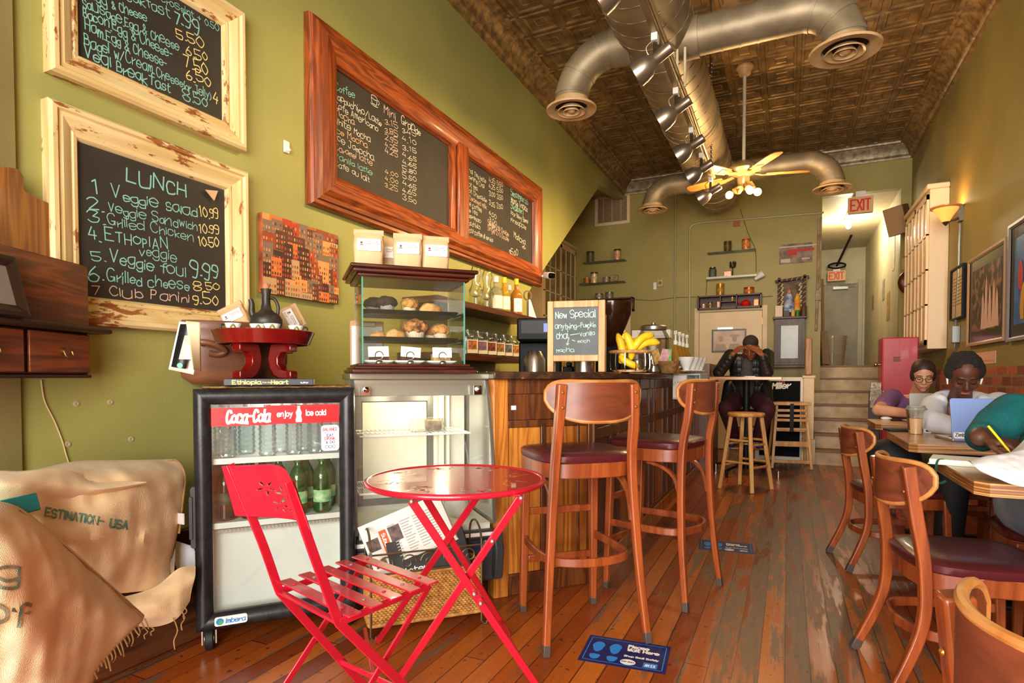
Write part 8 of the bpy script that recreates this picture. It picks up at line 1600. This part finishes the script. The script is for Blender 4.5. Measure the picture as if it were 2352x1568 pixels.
# --- person in purple at the farthest table
sk2 = skin('fair', (214, 158, 122), (200, 140, 106)); hair_b = mat('brown_hair', (62, 42, 32), .55, c2=(40, 27, 22), ns=40, stretch=(1, 1, .3)); hc_ = V(.885, 5.12, 1.052); M2 = head_frame(hc_, (-.08, -.90, -.36)); k2 = .90
sL, sR, eL, eR, wL, wR = V(.715, 5.27, .885), V(1.06, 5.27, .885), V(.60, 5.02, .80), V(1.12, 5.02, .79), V(.80, 4.84, .785), V(.98, 4.80, .785)
b = B(); add_head(b, M2, k2); b.cap(hc_+V(0, .05, -.06), V(.885, 5.27, .90), .05, .06, 14); torso(b, (.89, 5.34, .54), (.885, 5.29, .82), (.885, 5.27, .90), .15, .155, .11, .11); limb(b, [sL, eL, wL], [.05, .043, .028]); limb(b, [sR, eR, wR], [.05, .043, .028]); hand(b, wL, (.8, -.5, -.02), (0, 0, -1), .35, .95, .05, -1); hand(b, wR, (-.7, -.5, 0), (0, 0, -1), .35, .95, .05, 1)
for s in (-1, 1): limb(b, [V(.89+s*.09, 5.32, .53), V(.89+s*.10, 4.90, .52), V(.89+s*.10, 4.95, .08)], [.08, .06, .045])
wom = mesh_blob('person', b, sk2, None, .0055, 3); tag(wom, 'person in a purple shirt and round glasses leaning over the silver laptop', 'person'); face_bits(M2, wom, mat('lip_rose', (186, 110, 96), .5), hair_b, k2)
b = B(); b.m = M2 @ Matrix.Scale(k2, 4); b.ell((0, -.022, .05), (.083, .096, .082), 24, 14)
for s in (-1, 1): b.ell((s*.066, -.02, .0), (.024, .055, .055), 12, 8)
b.ell((.02, -.125, .02), (.045, .04, .045), 12, 8); mesh_blob('brown_hair', b, hair_b, wom, .006, 2); b = B(); b.m = M2 @ Matrix.Scale(k2, 4)
for s in (-1, 1): b.tube([(s*.033+.025*math.cos(2*PI*i/20), .098-.012*abs(math.cos(2*PI*i/20))*(1 if s*math.cos(2*PI*i/20) > 0 else .2), .002+.021*math.sin(2*PI*i/20)) for i in range(20)], .0022, 6, closed=True); b.tube([(s*.058, .088, .006), (s*.078, .0, .004)], .0018, 6)
b.tube([(-.009, .098, .006), (.009, .098, .006)], .002, 6); obj('round_glasses', b, mat('tortoise_frame', (40, 28, 26), .3), wom)
b = B(); torso(b, (.89, 5.34, .50), (.885, 5.29, .80), (.885, 5.28, .86), .17, .175, .13, .13)
for sh_, el in ((sL, eL), (sR, eR)): limb(b, [sh_, sh_.lerp(el, .62)], [.072, .064])
mesh_blob('purple_shirt', b, mat('purple_tee', (122, 80, 118), .85, c2=(110, 70, 108), ns=14), wom, .009, 3)
# --- person in the white hoodie
sk3 = skin('deep_brown', (104, 60, 42), (84, 46, 32)); hc_ = V(.872, 3.96, 1.045); M3 = head_frame(hc_, (-.03, -.86, -.52)) @ Matrix.Scale(.92, 4); sL, sR, eL, eR, wL, wR = V(.765, 4.10, .865), V(1.06, 4.10, .885), V(.70, 3.86, .80), V(1.06, 3.84, .80), V(.80, 3.66, .782), V(.80, 3.84, .80)
b = B(); add_head(b, M3, 1.0); b.cap(hc_+V(0, .05, -.07), V(.885, 4.12, .90), .05, .06, 14); torso(b, (.90, 4.22, .54), (.89, 4.14, .82), (.888, 4.12, .90), .14, .15, .105, .105); limb(b, [sL, eL, wL], [.05, .042, .027]); limb(b, [sR, eR, wR], [.05, .042, .027]); hand(b, wL, (.9, -.35, -.05), (0, 0, -1), .4, 1, .05, -1); hand(b, wR, (.1, .1, .9), (.2, .9, .2), 1.4, .95, .03, -1)
for s in (-1, 1): limb(b, [V(.90+s*.09, 4.20, .53), V(.90+s*.11, 3.75, .54), V(.90+s*.11, 3.82, .08)], [.085, .062, .045])
boy = mesh_blob('person', b, sk3, None, .0055, 3); tag(boy, 'person in a white hoodie with earbuds looking down at the blue laptop', 'person'); face_bits(M3, boy, mat('lip_dark_rose', (170, 92, 84), .45), hair_k, 1.0)
b = B(); b.m = M3.copy(); b.ell((0, -.035, .058), (.088, .094, .082), 40, 26); 
for s in (-1, 1): b.ell((s*.074, -.02, .03), (.024, .055, .055), 16, 12)
c_ = M3.translation; b.v = [tuple(Vector(v)+(Vector(v)-c_).normalized()*.010*noise.noise(Vector(v)*60)) for v in b.v]; mesh_blob('curly_hair', b, mat('afro_hair', (24, 18, 17), .9, c2=(42, 33, 29), ns=90, bump=1., bs=160), boy, .006, 1)
b = B(); b.m = M3.copy(); b.cap((-.083, .01, -.012), (-.080, .016, -.042), .006, .004, 8); b.cap((.083, .01, -.012), (.080, .016, -.042), .006, .004, 8); obj('earbuds', b, mat('bud_white', (240, 240, 240), .3), boy)
hood = mat('white_fleece', (226, 226, 234), .85, c2=(216, 216, 226), ns=7, bump=.15, bs=26); b = B(); torso(b, (.90, 4.23, .50), (.89, 4.15, .80), (.888, 4.14, .86), .18, .185, .14, .14)
for sh_, el, wr in ((sL, eL, wL), (sR, eR, wR)): limb(b, [sh_, el], [.075, .064]); limb(b, [el, el.lerp(wr, .7)], [.064, .05])
for i in range(15): a = R(-20+220*i/14); b.ell(V(.885+.105*math.cos(a), 4.09+.075*math.sin(a), .915+.018*math.sin(a)), .036, 10, 8)
hd_ = mesh_blob('white_hoodie', b, hood, boy, .009, 3); b = B(); b.prism([(.835+.03*math.cos(a), .79+.045*math.sin(a)) for a in [2*PI*i/16 for i in range(16)]], 3.965, 3.99); obj('portrait_print', b, mat('hoodie_print', (120, 70, 110), .8, c2=(60, 60, 130), ns=50), hd_)
b = B(); limb(b, [V(.90, 4.20, .50), V(.90, 4.15, .50)], [.15, .14])
for s in (-1, 1): limb(b, [V(.90+s*.10, 4.20, .53), V(.90+s*.12, 3.72, .55), V(.90+s*.12, 3.80, .10)], [.10, .08, .06])
mesh_blob('black_trousers', b, mat('black_cloth', (22, 22, 24), .7), boy, .009, 3); b = B()
for s in (-1, 1): b.cap(V(.90+s*.12, 3.82, .045), V(.90+s*.12, 3.62, .04), .045, .04, 12)
mesh_blob('shoes', b, black_m, boy, .008, 2)
# --- person in teal at the nearest table
sk4 = skin('dark_brown', (92, 56, 40), (76, 44, 32)); hc_ = V(1.05, 2.76, 1.17); M4 = head_frame(hc_, (-.25, -.8, -.45)); sL, sR, eL, eR, wL, wR = V(.785, 2.86, .905), V(1.21, 2.88, .915), V(.655, 2.71, .82), V(1.27, 2.62, .82), V(.605, 2.54, .83), V(1.02, 2.44, .775)
b = B(); add_head(b, M4, 1.02); b.cap(hc_+V(0, .05, -.07), V(1.02, 2.88, .98), .052, .064, 14); torso(b, (.98, 2.96, .55), (1.01, 2.90, .86), (1.02, 2.88, .96), .15, .16, .11, .11); limb(b, [sL, eL, wL], [.052, .044, .03]); limb(b, [sR, eR, wR], [.052, .044, .03]); hand(b, wL, (.88, -.42, -.16), (.1, .1, -1), .7, 1.02, .04, -1, (.9, .8, .7, .6)); hand(b, wR, (-.8, -.4, 0), (0, 0, -1), .4, 1, .05, 1)
for s in (-1, 1): limb(b, [V(.98+s*.10, 2.94, .53), V(1.0+s*.15, 2.52, .54), V(1.0+s*.15, 2.62, .08)], [.09, .065, .045])
tea = mesh_blob('person', b, sk4, None, .0055, 3); tag(tea, 'person in a teal knitted shirt and pale jeans writing with a yellow pen', 'person'); face_bits(M4, tea, mat('lip_dark_rose', (170, 92, 84), .45), hair_k, 1.02)
b = B(); b.m = M4 @ Matrix.Scale(1.02, 4); b.ell((0, -.02, .05), (.081, .095, .08), 24, 14); mesh_blob('short_hair', b, hair_k, tea, .006, 2)
teal_m = mat('teal_knit', (0, 98, 98), .8, c2=(0, 84, 88), ns=9, weave=60); b = B(); torso(b, (.985, 2.98, .47), (1.015, 2.91, .85), (1.025, 2.90, .90), .19, .195, .135, .135); limb(b, [V(.80, 2.87, .90), V(1.03, 2.88, .945), V(1.19, 2.87, .905)], [.072, .08, .072])
for sh_, el in ((sL, eL), (sR, eR)): limb(b, [sh_, sh_.lerp(el, .55), el, el.lerp(wL if el is eL else wR, .22)], [.076, .074, .056, .052])
ts = mesh_blob('teal_shirt', b, teal_m, tea, .009, 3); b = B(); b.bar(smoothp([(1.03, 2.765, .96), (1.02, 2.765, .90), (1.01, 2.76, .84)], 4), .006, .05, (1, 0, 0)); obj('placket', b, teal_m, ts); b = B(); limb(b, [V(.98, 2.95, .51), V(.98, 2.90, .51)], [.16, .15])
for s in (-1, 1): limb(b, [V(.98+s*.11, 2.93, .54), V(1.0+s*.17, 2.50, .55), V(1.0+s*.16, 2.62, .10)], [.125, .088, .065])
mesh_blob('jeans', b, mat('pale_denim', (146, 158, 172), .85, c2=(112, 126, 146), ns=4, bump=.2, bs=120), tea, .009, 3); b = B()
for s in (-1, 1): b.cap(V(1.0+s*.16, 2.62, .045), V(1.0+s*.16, 2.42, .04), .046, .04, 12)
mesh_blob('shoes', b, black_m, tea, .008, 2)
b = B(); b.cyl((0, 0, 0), (0, 0, .095), .004, n=10); b.cyl((0, 0, -.012), (0, 0, 0), .001, .0045, 10); o_ = one('yellow_pen', b, mat('yellow_pen', (240, 206, 30), .3), 'yellow pen held in the hand of the person in teal', 'pen', tuple(V(.665, 2.47, .80))); o_.rotation_euler = (R(-28), R(-30), 0)
